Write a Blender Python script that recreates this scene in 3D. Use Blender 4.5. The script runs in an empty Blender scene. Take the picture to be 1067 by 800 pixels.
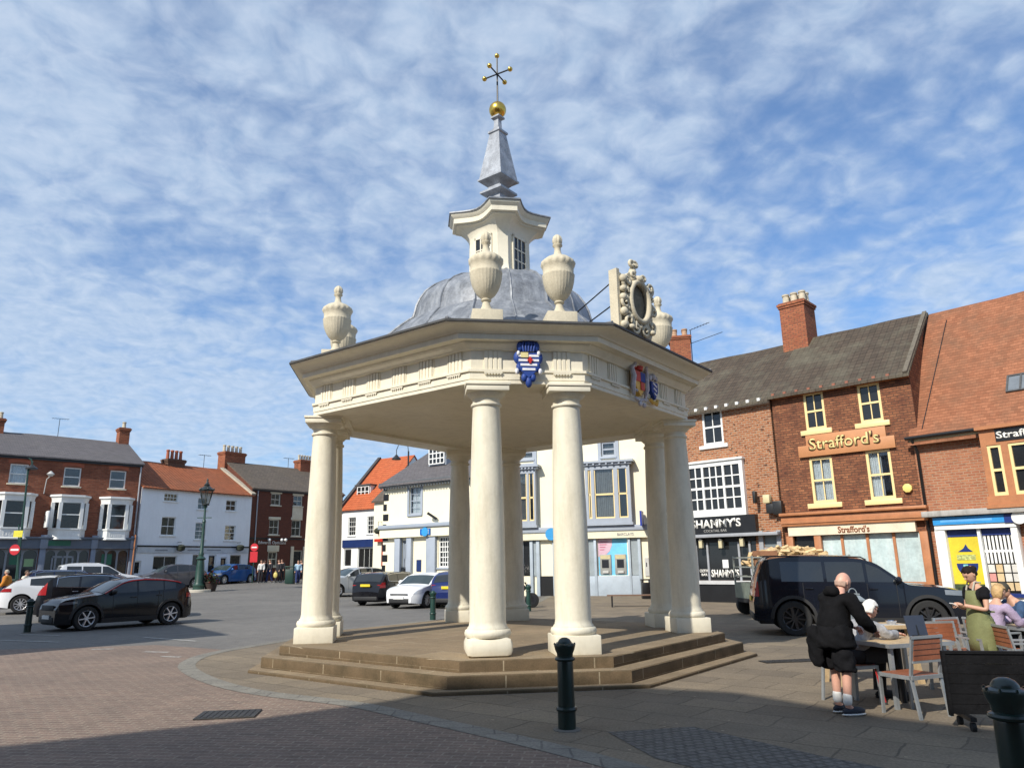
import bpy, bmesh, math, random
from math import sin, cos, tan, pi, radians, sqrt, atan2, floor
from mathutils import Vector, Matrix
random.seed(11)
sc = bpy.context.scene
COL = sc.collection

# ------------------------------------------------------------ camera geometry
FPX, PITCH, ROLL, CAMH = 765.46, radians(13.8214), radians(-0.8863), 1.73
CAM = Vector((0, 0, CAMH))
def ray(px, py):
    X = px-533.5; Y = py-400
    sx = X*cos(ROLL)+Y*sin(ROLL); sy = -X*sin(ROLL)+Y*cos(ROLL)
    return Vector((sx/FPX, 0, 0))+Vector((0, cos(PITCH), sin(PITCH)))-(sy/FPX)*Vector((0, -sin(PITCH), cos(PITCH)))
def at_z(px, py, z=0.0):
    d = ray(px, py); return CAM+d*((z-CAMH)/d.z)
def at_y(px, py, y):
    d = ray(px, py); return CAM+d*(y/d.y)
def sstep(a, b, x):
    t = min(1, max(0, (x-a)/(b-a))); return t*t*(3-2*t)
def G(x, y):                     # the market place rises gently to the far left
    return 0.024*max(0.0, y-28)*sstep(-6, -18, x)
def gpt(px, py):                 # ground point seen at a pixel of the survey photograph
    p = at_z(px, py, 0)
    for _ in range(12): p = at_z(px, py, G(p.x, min(p.y, 90)))
    return p

# ------------------------------------------------------------ materials
class NT:
    def __init__(s, m): s.t = m.node_tree; s.n = s.t.nodes; s.l = s.t.links
    def new(s, kind, **kw):
        n = s.n.new(kind)
        for k, v in kw.items():
            if k == 'ins':
                for i, x in v.items():
                    if isinstance(x, bpy.types.NodeSocket): s.l.new(x, n.inputs[i])
                    else: n.inputs[i].default_value = x
            else: setattr(n, k, v)
        return n
    def math(s, op, a, b=0.0, c=None):
        d = {0: a, 1: b}
        if c is not None: d[2] = c
        return s.new('ShaderNodeMath', operation=op, ins=d).outputs[0]
    def vm(s, op, a, b=None, out=0):
        d = {0: a}
        if b is not None: d[1] = b
        return s.new('ShaderNodeVectorMath', operation=op, ins=d).outputs[out]
    def mix(s, f, a, b, mode='MIX'):
        n = s.new('ShaderNodeMix', data_type='RGBA', blend_type=mode)
        for i, x in ((0, f), (6, a), (7, b)):
            if isinstance(x, bpy.types.NodeSocket): s.l.new(x, n.inputs[i])
            else: n.inputs[i].default_value = x if i == 0 else (tuple(x)+(1,))[:4]
        return n.outputs[2]
    def noise(s, vec, scale, detail=4, rough=.6):
        return s.new('ShaderNodeTexNoise', ins={'Vector': vec, 'Scale': scale, 'Detail': detail, 'Roughness': rough}).outputs['Fac']
    def ramp(s, f, a, b):
        return s.new('ShaderNodeMapRange', ins={0: f, 1: a, 2: b, 3: 0.0, 4: 1.0}).outputs[0]
MATS = {}
def base_mat(name):
    m = bpy.data.materials.new(name); m.use_nodes = True
    nt = NT(m); b = nt.n['Principled BSDF']; return m, nt, b
def surf_uv(nt):
    """(along the face, up the face) in metres for any wall or roof slope, (x, y) on level faces"""
    tc = nt.new('ShaderNodeTexCoord'); P = tc.outputs['Object']; N = tc.outputs['Normal']
    T = nt.vm('NORMALIZE', nt.vm('CROSS_PRODUCT', (0, 0, 1), nt.vm('ADD', N, (0, 0.0001, 0))))
    B = nt.vm('CROSS_PRODUCT', N, T)
    u = nt.vm('DOT_PRODUCT', T, P, 1); v = nt.vm('DOT_PRODUCT', B, P, 1)
    wall = nt.new('ShaderNodeCombineXYZ', ins={0: u, 1: v, 2: 0.0}).outputs[0]
    sep = nt.new('ShaderNodeSeparateXYZ', ins={0: N})
    flat = nt.math('GREATER_THAN', nt.math('ABSOLUTE', sep.outputs[2]), .95)
    mx = nt.new('ShaderNodeMix', data_type='VECTOR', ins={0: flat, 4: wall, 5: P})
    return mx.outputs[1], P
def M(name, col, rough=.6, metal=0.0, var=.12, scale=2.0, bump=0.0, bscale=30, dirt=0.0, dirtcol=(.05, .045, .035), coat=0.0, spec=.5):
    if name in MATS: return MATS[name]
    m, nt, b = base_mat(name)
    P = nt.new('ShaderNodeTexCoord').outputs['Object']
    n1 = nt.noise(P, scale, 5); n2 = nt.noise(P, scale*9, 3)
    f = nt.math('ADD', nt.math('MULTIPLY', n1, .65), nt.math('MULTIPLY', n2, .35))
    lo = tuple(c*(1-var*1.6) for c in col); hi = tuple(min(1, c*(1+var*1.2)) for c in col)
    c = nt.mix(nt.ramp(f, .3, .7), lo, hi)
    if dirt:
        d = nt.noise(nt.vm('MULTIPLY', P, (3.5, 3.5, .6)), 1.3, 6, .7)
        c = nt.mix(nt.math('MULTIPLY', nt.ramp(d, .48, .75), dirt), c, dirtcol)
    nt.l.new(c, b.inputs['Base Color'])
    b.inputs['Roughness'].default_value = rough; b.inputs['Metallic'].default_value = metal
    b.inputs['Coat Weight'].default_value = coat; b.inputs['Coat Roughness'].default_value = .04
    b.inputs['Specular IOR Level'].default_value = spec
    if bump:
        bn = nt.new('ShaderNodeBump', ins={'Height': nt.noise(P, bscale, 5), 'Strength': bump, 'Distance': .02})
        nt.l.new(bn.outputs[0], b.inputs['Normal'])
    MATS[name] = m; return m
def Mbrick(name, c1, c2, mortar, w=.225, h=.075, ms=.008, rough=.85, bump=.5, off=.5, patch=.35, patchcol=None, pscale=.5, msm=.2, blacks=.0):
    if name in MATS: return MATS[name]
    m, nt, b = base_mat(name)
    uv, P = surf_uv(nt)
    br = nt.new('ShaderNodeTexBrick', offset=off, ins={'Vector': uv, 'Color1': (*c1, 1), 'Color2': (*c2, 1), 'Mortar': (*mortar, 1), 'Scale': 1.0, 'Mortar Size': ms, 'Mortar Smooth': msm, 'Bias': -.1, 'Brick Width': w, 'Row Height': h})
    c = br.outputs['Color']
    n1 = nt.noise(P, pscale, 6, .65)
    pc = patchcol or tuple(x*.45 for x in c1)
    c = nt.mix(nt.math('MULTIPLY', nt.ramp(n1, .42, .68), patch), c, pc)
    n3 = nt.noise(nt.vm('MULTIPLY', uv, (1/w*.7, 1/h*.8, 1)), 1.0, 2)
    c = nt.mix(nt.math('MULTIPLY', nt.ramp(n3, .35, .75), .45), c, tuple(min(1, x*1.5) for x in c2))
    if blacks:
        n4 = nt.noise(nt.vm('MULTIPLY', uv, (1/w*.9, 1/h*1.1, 1)), 1.3, 1)
        c = nt.mix(nt.math('MULTIPLY', nt.ramp(n4, .60, .68), blacks), c, (.03, .022, .02))
    n5 = nt.noise(P, 45, 3)
    c = nt.mix(.25, c, nt.mix(nt.ramp(n5, .3, .7), (.0, .0, .0), (.6, .6, .6)), 'SOFT_LIGHT')
    nt.l.new(c, b.inputs['Base Color']); b.inputs['Roughness'].default_value = rough
    b.inputs['Specular IOR Level'].default_value = .25
    hgt = nt.math('ADD', nt.math('SUBTRACT', 1.0, br.outputs['Fac']), nt.math('MULTIPLY', n5, .5))
    bn = nt.new('ShaderNodeBump', ins={'Height': hgt, 'Strength': bump, 'Distance': .012})
    nt.l.new(bn.outputs[0], b.inputs['Normal'])
    MATS[name] = m; return m
def Mtile(name, c1, c2, w=.2, h=.28, ms=.012, moss=(.12, .11, .06), mossf=.4, pan=0.0, rough=.85, mscale=.6):
    """roof tiles or slates laid in courses up the slope"""
    if name in MATS: return MATS[name]
    m, nt, b = base_mat(name)
    uv, P = surf_uv(nt)
    wob = nt.noise(P, .7, 2)
    uv = nt.vm('ADD', uv, nt.new('ShaderNodeCombineXYZ', ins={0: 0.0, 1: nt.math('MULTIPLY', wob, .12), 2: 0.0}).outputs[0])
    br = nt.new('ShaderNodeTexBrick', offset=0.0 if pan else .5, ins={'Vector': uv, 'Color1': (*c1, 1), 'Color2': (*c2, 1), 'Mortar': tuple(x*.35 for x in c1)+(1,), 'Scale': 1.0, 'Mortar Size': ms, 'Mortar Smooth': .3, 'Bias': 0.0, 'Brick Width': w, 'Row Height': h})
    c = br.outputs['Color']
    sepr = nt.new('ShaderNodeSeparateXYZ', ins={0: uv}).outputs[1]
    lap_shade = nt.math('LESS_THAN', nt.math('FRACT', nt.math('DIVIDE', sepr, h)), .16)
    c = nt.mix(nt.math('MULTIPLY', lap_shade, .55), c, tuple(x*.3 for x in c1))  # shade of the overlapping tiles put into the colour, a dark band per course
    rw = nt.noise(nt.vm('MULTIPLY', uv, (.4/w, 1/h, 1)), 1.0, 2)
    c = nt.mix(nt.math('MULTIPLY', nt.ramp(rw, .4, .7), .4), c, tuple(min(1, x*1.5) for x in c2))
    n1 = nt.noise(P, mscale, 7, .7)
    c = nt.mix(nt.math('MULTIPLY', nt.ramp(n1, .45, .72), mossf), c, moss)
    n2 = nt.noise(P, 9, 4)
    c = nt.mix(nt.math('MULTIPLY', nt.ramp(n2, .4, .7), .35), c, tuple(x*.55 for x in c1))
    nt.l.new(c, b.inputs['Base Color']); b.inputs['Roughness'].default_value = rough
    b.inputs['Specular IOR Level'].default_value = .2
    sep = nt.new('ShaderNodeSeparateXYZ', ins={0: uv})
    saw = nt.math('FRACT', nt.math('DIVIDE', sep.outputs[1], h))
    hh = nt.math('MULTIPLY', nt.math('SUBTRACT', 1.0, saw), 1.0)
    if pan: hh = nt.math('ADD', hh, nt.math('MULTIPLY', nt.math('SINE', nt.math('MULTIPLY', sep.outputs[0], 2*pi/w)), pan))
    hh = nt.math('ADD', hh, nt.math('MULTIPLY', n2, .6))
    bn = nt.new('ShaderNodeBump', ins={'Height': hh, 'Strength': .8, 'Distance': .03})
    nt.l.new(bn.outputs[0], b.inputs['Normal'])
    MATS[name] = m; return m
def Mglass(name='window_glass', tint=(.35, .38, .4), refl=.9):
    if name in MATS: return MATS[name]
    m, nt, b = base_mat(name); nt.n.remove(b)
    tr = nt.new('ShaderNodeBsdfTransparent', ins={0: (*tint, 1)})
    P = nt.new('ShaderNodeTexCoord').outputs['Object']
    bn = nt.new('ShaderNodeBump', ins={'Height': nt.noise(P, 1.6, 2), 'Strength': .08, 'Distance': .05})
    gl = nt.new('ShaderNodeBsdfGlossy', ins={0: (refl, refl, refl, 1), 'Roughness': .03, 'Normal': bn.outputs[0]})
    lw = nt.new('ShaderNodeLayerWeight', ins={0: .5, 'Normal': bn.outputs[0]}).outputs['Facing']
    fac_ = nt.math('ADD', nt.math('MULTIPLY', nt.math('POWER', lw, 4.0), .85), .07)
    mx = nt.new('ShaderNodeMixShader', ins={0: fac_, 1: tr.outputs[0], 2: gl.outputs[0]})
    nt.l.new(mx.outputs[0], nt.n['Material Output'].inputs[0])
    MATS[name] = m; return m

# ------------------------------------------------------------ mesh helpers
class MB:
    def __init__(s): s.bm = bmesh.new(); s.mi = 0; s.T = None
    def v(s, p):
        p = Vector(p)
        if s.T is not None: p = s.T @ p
        return s.bm.verts.new(p)
    def f(s, vs, smooth=False):
        try: fc = s.bm.faces.new(vs)
        except ValueError: return None
        fc.material_index = s.mi; fc.smooth = smooth; return fc
    def quad(s, *ps): s.f([s.v(p) for p in ps]); return s
    def box(s, x0, x1, y0, y1, z0, z1):
        a = [s.v((x, y, z)) for z in (z0, z1) for y in (y0, y1) for x in (x0, x1)]
        for i in ((0, 2, 3, 1), (4, 5, 7, 6), (0, 1, 5, 4), (2, 6, 7, 3), (0, 4, 6, 2), (1, 3, 7, 5)): s.f([a[k] for k in i])
        return s
    def obox(s, c, size, R=None):          # oriented box
        R = R or Matrix.Identity(3); c = Vector(c)
        a = [s.v(c+R @ Vector((x*size[0]/2, y*size[1]/2, z*size[2]/2))) for z in (-1, 1) for y in (-1, 1) for x in (-1, 1)]
        for i in ((0, 2, 3, 1), (4, 5, 7, 6), (0, 1, 5, 4), (2, 6, 7, 3), (0, 4, 6, 2), (1, 3, 7, 5)): s.f([a[k] for k in i])
        return s
    def bar(s, p, q, w, h=None):           # rectangular bar between two points
        p = Vector(p); q = Vector(q); h = h or w; d = (q-p); L = d.length; d.normalize()
        up = Vector((0, 0, 1)) if abs(d.z) < .95 else Vector((0, 1, 0))
        x = d.cross(up).normalized(); y = x.cross(d).normalized()
        R = Matrix((x, y, d)).transposed()
        return s.obox((p+q)/2, (w, h, L), R)
    def prism(s, poly, f0, f1, smooth=False):   # poly points through map functions to two ends
        a = [s.v(f0(p)) for p in poly]; b = [s.v(f1(p)) for p in poly]
        n = len(poly); s.f(a[::-1]); s.f(b)
        for i in range(n): s.f([a[i], a[(i+1) % n], b[(i+1) % n], b[i]], smooth)
        return s
    def loft(s, rings, closed=True, cap0=False, cap1=False, smooth=True):
        R = [[s.v(p) for p in r] for r in rings]; n = len(R[0])
        for a, b in zip(R, R[1:]):
            for i in range(n if closed else n-1):
                s.f([a[i], a[(i+1) % n], b[(i+1) % n], b[i]], smooth)
        if cap0: s.f(R[0][::-1])
        if cap1: s.f(R[-1])
        return s
    def lathe(s, prof, n=24, c=(0, 0, 0), cap=True, mod=None):
        rings = []
        for r, z in prof:
            rings.append([(c[0]+(r*(mod(2*pi*i/n, z) if mod else 1))*cos(2*pi*i/n), c[1]+(r*(mod(2*pi*i/n, z) if mod else 1))*sin(2*pi*i/n), c[2]+z) for i in range(n)])
        return s.loft(rings, True, cap, cap)
    def cyl(s, p, q, r0, r1=None, n=12, cap=True):
        p = Vector(p); q = Vector(q); r1 = r0 if r1 is None else r1; d = (q-p).normalized()
        up = Vector((0, 0, 1)) if abs(d.z) < .95 else Vector((1, 0, 0))
        x = d.cross(up).normalized(); y = d.cross(x)
        return s.loft([[c+(x*cos(2*pi*i/n)+y*sin(2*pi*i/n))*r for i in range(n)] for c, r in ((p, r0), (q, r1))], True, cap, cap)
    def tube(s, pts, r, n=8):
        pts = [Vector(p) for p in pts]; rings = []; rr = r if isinstance(r, (list, tuple)) else [r]*len(pts)
        x = None
        for i, p in enumerate(pts):
            d = (pts[min(i+1, len(pts)-1)]-pts[max(i-1, 0)]).normalized()
            if x is None:
                up = Vector((0, 0, 1)) if abs(d.z) < .9 else Vector((1, 0, 0)); x = d.cross(up).normalized()
            else: x = (x-d*x.dot(d)).normalized()
            y = d.cross(x)
            rings.append([p+(x*cos(2*pi*k/n)+y*sin(2*pi*k/n))*rr[i] for k in range(n)])
        return s.loft(rings, True, True, True)
    def sph(s, c, r, n=12, m=8, R=None):
        c = Vector(c); r = r if isinstance(r, (tuple, list)) else (r, r, r); rings = []
        for j in range(m+1):
            t = -pi/2+pi*j/m; e = max(cos(t), .001)
            ring = []
            for i in range(n):
                p = Vector((r[0]*e*cos(2*pi*i/n), r[1]*e*sin(2*pi*i/n), r[2]*sin(t)))
                ring.append(c+(R @ p if R else p))
            rings.append(ring)
        return s.loft(rings)
    def build(s, name, mat, parent=None, loc=None, rz=0.0, bevel=0.0, sharp=35, smooth=False, weld=False):
        if weld: bmesh.ops.remove_doubles(s.bm, verts=s.bm.verts, dist=.0004)
        bmesh.ops.recalc_face_normals(s.bm, faces=s.bm.faces)
        if bevel:
            bmesh.ops.remove_doubles(s.bm, verts=s.bm.verts, dist=.0004)
            es = [e for e in s.bm.edges if len(e.link_faces) == 2 and e.calc_face_angle(0) > .6]
            bmesh.ops.bevel(s.bm, geom=es, offset=bevel, segments=2, affect='EDGES', profile=.5, clamp_overlap=True)
        me = bpy.data.meshes.new(name); s.bm.to_mesh(me); s.bm.free()
        if smooth or bevel:
            for p in me.polygons: p.use_smooth = True
        me.set_sharp_from_angle(angle=radians(sharp))
        for x in (mat if isinstance(mat, (list, tuple)) else [mat]): me.materials.append(x)
        o = bpy.data.objects.new(name, me); COL.objects.link(o)
        if parent: o.parent = parent
        if loc: o.location = loc
        if rz: o.rotation_euler.z = rz
        return o
def thing(name, label, cat, loc=(0, 0, 0), rz=0.0, group=None):
    o = bpy.data.objects.new(name, None); COL.objects.link(o); o.empty_display_size = .3
    o.location = loc; o.rotation_euler.z = rz; return tag(o, label, cat, group)
def tag(o, label, cat, group=None):
    o['label'] = label; o['category'] = cat
    if group: o['group'] = group
    return o
def struct(o, kind='structure'):
    o['kind'] = kind; return o
def copy_tree(o, parent=None, **kw):
    kids = [c for c in bpy.data.objects if c.parent == o]
    c = o.copy(); COL.objects.link(c); c.parent = parent
    for k in kids: copy_tree(k, c)
    for k, v in kw.items(): c[k] = v
    return c
def bez(p0, p1, p2, n=8):
    return [tuple((1-t)**2*a+2*t*(1-t)*b+t*t*c for a, b, c in zip(p0, p1, p2)) for t in [i/n for i in range(n+1)]]
def text(body, name, mat, parent, u, y, z, width=None, height=.3, depth=.02, offset=0.0, shear=0.0, align='CENTER'):
    """lettering standing in the x-z plane facing -y, cap height/width fitted"""
    cu = bpy.data.curves.new('t', 'FONT'); cu.body = body; cu.size = 1; cu.extrude = 0; cu.offset = offset; cu.shear = shear
    cu.resolution_u = 3
    ob = bpy.data.objects.new('t', cu); COL.objects.link(ob)
    dg = bpy.context.evaluated_depsgraph_get(); me = bpy.data.meshes.new_from_object(ob.evaluated_get(dg))
    bpy.data.objects.remove(ob); bpy.data.curves.remove(cu)
    bm = bmesh.new(); bm.from_mesh(me)
    xs = [v.co.x for v in bm.verts]; ys = [v.co.y for v in bm.verts]
    w = max(xs)-min(xs); h = max(ys)-min(ys); sy = height/h; sx = (width/w) if width else sy
    x0, y0 = min(xs), min(ys)
    for v in bm.verts: v.co = Vector(((v.co.x-x0-w/2)*sx, 0, (v.co.y-y0-h/2)*sy))
    r = bmesh.ops.extrude_face_region(bm, geom=bm.faces[:])
    for e in r['geom']:
        if isinstance(e, bmesh.types.BMVert): e.co.y += depth
    bmesh.ops.recalc_face_normals(bm, faces=bm.faces)
    bm.to_mesh(me); bm.free(); me.materials.clear(); me.materials.append(mat); me.name = name
    o = bpy.data.objects.new(name, me); COL.objects.link(o); o.parent = parent; o.location = (u, y-depth, z)
    return o
# ------------------------------------------------------------ palette
cream = M('cream_paint', (.74, .69, .555), .55, var=.05, scale=1.2, bump=.25, bscale=9, dirt=.25, dirtcol=(.40, .35, .25), spec=.3)
cream2 = M('cream_paint_rough', (.73, .68, .545), .65, var=.06, scale=2, bump=.22, bscale=22, dirt=.42, dirtcol=(.36, .31, .21), spec=.3)
urnstone = M('urn_stone', (.58, .52, .39), .7, var=.10, scale=4, bump=.3, bscale=30, dirt=.25, dirtcol=(.2, .17, .12), spec=.25)
dark_line = M('dark_joint', (.03, .028, .025), .8)
lead = M('lead_sheet', (.20, .215, .24), .5, metal=.2, var=.35, scale=2.6, bump=.3, bscale=9, dirt=.65, dirtcol=(.48, .50, .52))
lead_dark = M('lead_edge', (.07, .07, .07), .6, var=.3, scale=5)
gold = M('gilding', (.75, .48, .10), .28, metal=1.0, var=.12, scale=6)
iron = M('black_iron', (.012, .012, .013), .45)
white = M('white_paint', (.78, .78, .75), .5, var=.05, scale=2, dirt=.08)
whitewall = M('white_render', (.80, .81, .82), .75, var=.04, scale=.8, bump=.2, bscale=12, dirt=.08, spec=.2)
whitewall2 = M('white_render_bright', (.80, .80, .77), .75, var=.04, scale=.8, bump=.2, bscale=12, dirt=.06, spec=.2)
creamwall = M('cream_render', (.82, .76, .58), .75, var=.03, scale=.7, bump=.15, bscale=10, dirt=.06, dirtcol=(.4, .36, .28), spec=.2)
greypaint = M('blue_grey_paint', (.33, .37, .43), .5, var=.06)
greydark = M('slate_blue_paint', (.10, .12, .155), .5, var=.1)
black = M('black_paint', (.012, .012, .013), .35, var=.2)
blackmatt = M('black_matt', (.015, .015, .016), .8)
yellowcream = M('cream_gloss', (.80, .62, .30), .45, var=.05)
orangewood = M('ochre_stained_wood', (.42, .17, .07), .55, var=.15, scale=3)
signboard = M('tan_signboard', (.50, .22, .09), .6, var=.08)
stonesill = M('stone_sill', (.62, .56, .42), .8, var=.1)
glass = Mglass('window_glass', (.85, .88, .9), .9)
glassd = Mglass('shop_glass', (.25, .26, .26), .8)
curtain = M('net_curtain', (.80, .81, .80), .9, var=.1, scale=6)
curtain_grey = M('grey_drape', (.22, .21, .19), .9, var=.2, scale=6)
blueblack = M('navy_fascia', (.012, .03, .12), .4)
concrete = M('mortar_coping', (.42, .38, .30), .9, var=.15, scale=4)
pot = M('clay_pot', (.42, .26, .16), .85, var=.2, scale=5)
potpale = M('pale_clay_pot', (.50, .44, .33), .85, var=.2, scale=5)
br_left = Mbrick('red_brick_market', (.30, .11, .06), (.19, .062, .036), (.20, .13, .095), w=.3, h=.11, patch=.6, pscale=.7, blacks=.4)
br_brown = Mbrick('dark_brown_brick', (.16, .05, .03), (.11, .036, .024), (.11, .075, .055), patch=.25)
br_sham = Mbrick('orange_brick_speckled', (.40, .17, .075), (.26, .09, .04), (.40, .31, .22), w=.26, h=.10, ms=.018, patch=.15, patchcol=(.2, .07, .04), blacks=.85)
br_straf = Mbrick('worn_red_brick', (.36, .15, .07), (.17, .062, .032), (.10, .06, .04), w=.26, h=.10, ms=.016, patch=.8, patchcol=(.085, .035, .025), pscale=1.6, blacks=.6)
br_pant = Mbrick('pale_orange_brick', (.42, .185, .095), (.30, .11, .06), (.40, .28, .19), w=.26, h=.095, ms=.016, patch=.4, patchcol=(.2, .08, .05), pscale=1.0, blacks=.3)
br_chim = Mbrick('chimney_brick', (.40, .15, .07), (.28, .085, .045), (.12, .08, .06), w=.26, h=.10, ms=.014, patch=.5, pscale=1.2, blacks=.4)
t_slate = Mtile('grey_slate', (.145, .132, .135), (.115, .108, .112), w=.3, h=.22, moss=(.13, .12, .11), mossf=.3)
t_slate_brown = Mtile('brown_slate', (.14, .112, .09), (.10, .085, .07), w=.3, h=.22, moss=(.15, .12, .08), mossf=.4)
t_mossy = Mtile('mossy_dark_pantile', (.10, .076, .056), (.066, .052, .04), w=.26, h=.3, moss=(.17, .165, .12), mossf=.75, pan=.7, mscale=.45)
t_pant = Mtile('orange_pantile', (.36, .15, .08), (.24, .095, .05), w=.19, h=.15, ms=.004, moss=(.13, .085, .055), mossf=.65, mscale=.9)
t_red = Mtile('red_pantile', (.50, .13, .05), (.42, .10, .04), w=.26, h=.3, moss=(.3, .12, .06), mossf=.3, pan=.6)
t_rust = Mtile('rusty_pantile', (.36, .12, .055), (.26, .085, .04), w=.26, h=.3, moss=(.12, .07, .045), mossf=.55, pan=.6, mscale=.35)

# ------------------------------------------------------------ ground
def paving(name, c1, c2, mortar, w, h, ms, rough=.85, patch=.3, patchcol=None, pscale=.35, rot=0.0, bump=.5, wet=0.0, sheen=.35):
    m, nt, b = base_mat(name)
    P = nt.new('ShaderNodeTexCoord').outputs['Object']
    mp = nt.new('ShaderNodeMapping', ins={'Vector': P, 'Rotation': (0, 0, rot)}).outputs[0]
    wob = nt.new('ShaderNodeTexNoise', ins={'Vector': P, 'Scale': 1.2, 'Detail': 2}).outputs['Color']
    mp2 = nt.vm('ADD', mp, nt.vm('MULTIPLY', nt.vm('SUBTRACT', wob, (.5, .5, .5)), (h*.35, h*.35, 0)))
    br = nt.new('ShaderNodeTexBrick', offset=.5, ins={'Vector': mp2, 'Color1': (*c1, 1), 'Color2': (*c2, 1), 'Mortar': (*mortar, 1), 'Scale': 1.0, 'Mortar Size': ms, 'Mortar Smooth': .25, 'Bias': 0.0, 'Brick Width': w, 'Row Height': h})
    c = br.outputs['Color']
    n3 = nt.noise(nt.vm('MULTIPLY', mp2, (1/w*.8, 1/h*.8, 1)), 1.0, 1)
    c = nt.mix(nt.math('MULTIPLY', nt.ramp(n3, .35, .7), .5), c, tuple(x*1.35 for x in c2))
    n1 = nt.noise(P, pscale, 7, .68)
    c = nt.mix(nt.math('MULTIPLY', nt.ramp(n1, .40, .68), patch), c, patchcol or tuple(x*.45 for x in c1))
    n6 = nt.noise(P, pscale*7, 5, .7)
    c = nt.mix(nt.math('MULTIPLY', nt.ramp(n6, .52, .75), .45), c, tuple(x*.5 for x in c1))
    n5 = nt.noise(P, 35, 4)
    c = nt.mix(.4, c, nt.mix(nt.ramp(n5, .3, .7), (.15, .15, .15), (.75, .75, .75)), 'OVERLAY')
    # small pale spots: lichen and trodden gum
    vo = nt.new('ShaderNodeTexVoronoi', ins={'Vector': P, 'Scale': 3.1, 'Randomness': 1.0})
    c = nt.mix(nt.math('MULTIPLY', nt.math('LESS_THAN', vo.outputs['Distance'], .055), .35), c, tuple(min(1, x*2.2) for x in c1))
    nt.l.new(c, b.inputs['Base Color']); b.inputs['Roughness'].default_value = rough
    b.inputs['Specular IOR Level'].default_value = sheen
    hgt = nt.math('ADD', nt.math('SUBTRACT', 1.0, br.outputs['Fac']), nt.math('MULTIPLY', n5, .5))
    bn = nt.new('ShaderNodeBump', ins={'Height': hgt, 'Strength': bump, 'Distance': .012})
    nt.l.new(bn.outputs[0], b.inputs['Normal'])
    return m
g_sett = paving('grey_setts', (.185, .175, .16), (.135, .128, .118), (.23, .215, .19), .22, .12, .012, patch=.5, pscale=.22, patchcol=(.075, .072, .07))
g_block = paving('red_block_paving', (.24, .168, .128), (.165, .118, .094), (.31, .26, .20), .22, .11, .011, rot=radians(8), patch=.5, patchcol=(.12, .095, .08), pscale=.5)
g_flag = paving('york_stone_flags', (.255, .205, .14), (.17, .138, .10), (.085, .07, .05), .9, .6, .012, rot=radians(38), patch=.6, patchcol=(.12, .10, .075), pscale=.6)
g_band = paving('pale_granite_band', (.23, .215, .18), (.19, .18, .155), (.12, .11, .10), .5, .35, .012, patch=.2)
g_cobble = paving('small_dark_cobbles', (.17, .16, .145), (.13, .122, .11), (.08, .075, .066), .11, .10, .018, rot=radians(-20), bump=1.2, patch=.2)
g_path = paving('far_footway', (.27, .23, .17), (.22, .19, .15), (.12, .1, .08), .6, .45, .012, patch=.3)

def gridsheet(name, xs, ys, zf, mat):
    mb = MB(); vs = [[mb.v((x, y, zf(x, y))) for x in xs] for y in ys]
    for j in range(len(ys)-1):
        for i in range(len(xs)-1): mb.f([vs[j][i], vs[j][i+1], vs[j+1][i+1], vs[j+1][i]], True)
    return mb.build(name, mat)
xs = [-900, -400, -200, -120]+[-90+3*i for i in range(61)]+[120, 200, 400, 900]
ys = [-900, -300, -100, -40]+[-20+3*i for i in range(41)]+[130, 200, 400, 900]
struct(gridsheet('ground', xs, ys, lambda x, y: G(x, min(y, 75)), g_sett))
def sheet(name, pts, z, mat):
    mb = MB(); mb.f([mb.v((p[0], p[1], z)) for p in pts]); return struct(mb.build(name, mat))
def sm(pts, it=2):
    for _ in range(it):
        q = [pts[0]]
        for a, b in zip(pts, pts[1:]):
            q += [(a[0]*.75+b[0]*.25, a[1]*.75+b[1]*.25), (a[0]*.25+b[0]*.75, a[1]*.25+b[1]*.75)]
        pts = q+[pts[-1]]
    return pts
edge = sm([(2.6, 47), (.3, 29.5), (-2.9, 25), (-5.0, 20.6), (-5.9, 18), (-6.4, 16.4), (-6.15, 14.8), (-5.5, 13.6), (-4.46, 12.2), (-3.5, 11.3), (-2.65, 10.8), (-1.9, 10.3), (-1.05, 9.4), (-.02, 8.37), (.85, 7.4), (2.2, 5.6), (4.2, 3.0), (8, -2), (12, -7)])
struct_pav = sheet('stone_pavement', edge+[(60, -7), (60, 47)], .004, g_flag)
def off(pts, d):
    out = []
    for i, p in enumerate(pts):
        a = pts[max(i-1, 0)]; b = pts[min(i+1, len(pts)-1)]; t = Vector((b[0]-a[0], b[1]-a[1])).normalized()
        out.append((p[0]-t.y*d, p[1]+t.x*d))
    return out
e_in = off(edge, -.04); e_out = off(edge, -.34)
mb = MB()
A = [mb.v((*p, .008)) for p in edge]; B = [mb.v((*p, .008)) for p in off(edge, -.30)]
for i in range(len(A)-1): mb.f([A[i], A[i+1], B[i+1], B[i]])
struct(mb.build('kerb_band', g_band))
blk = [p for p in off(edge, -.30) if p[1] < 17.2]
sheet('block_paving', [(-60, 16.0), (-12, 17.95), (-8.6, 18.5), (-6.55, 17.25)]+blk+[(-60, -7)], .004, g_block)
sheet('cobble_strip', [(.95, 8.4), (1.9, 8.6), (2.75, 7.3), (4.6, 5.1), (3.6, 4.4), (1.25, 7.3)], .008, g_cobble)
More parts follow.
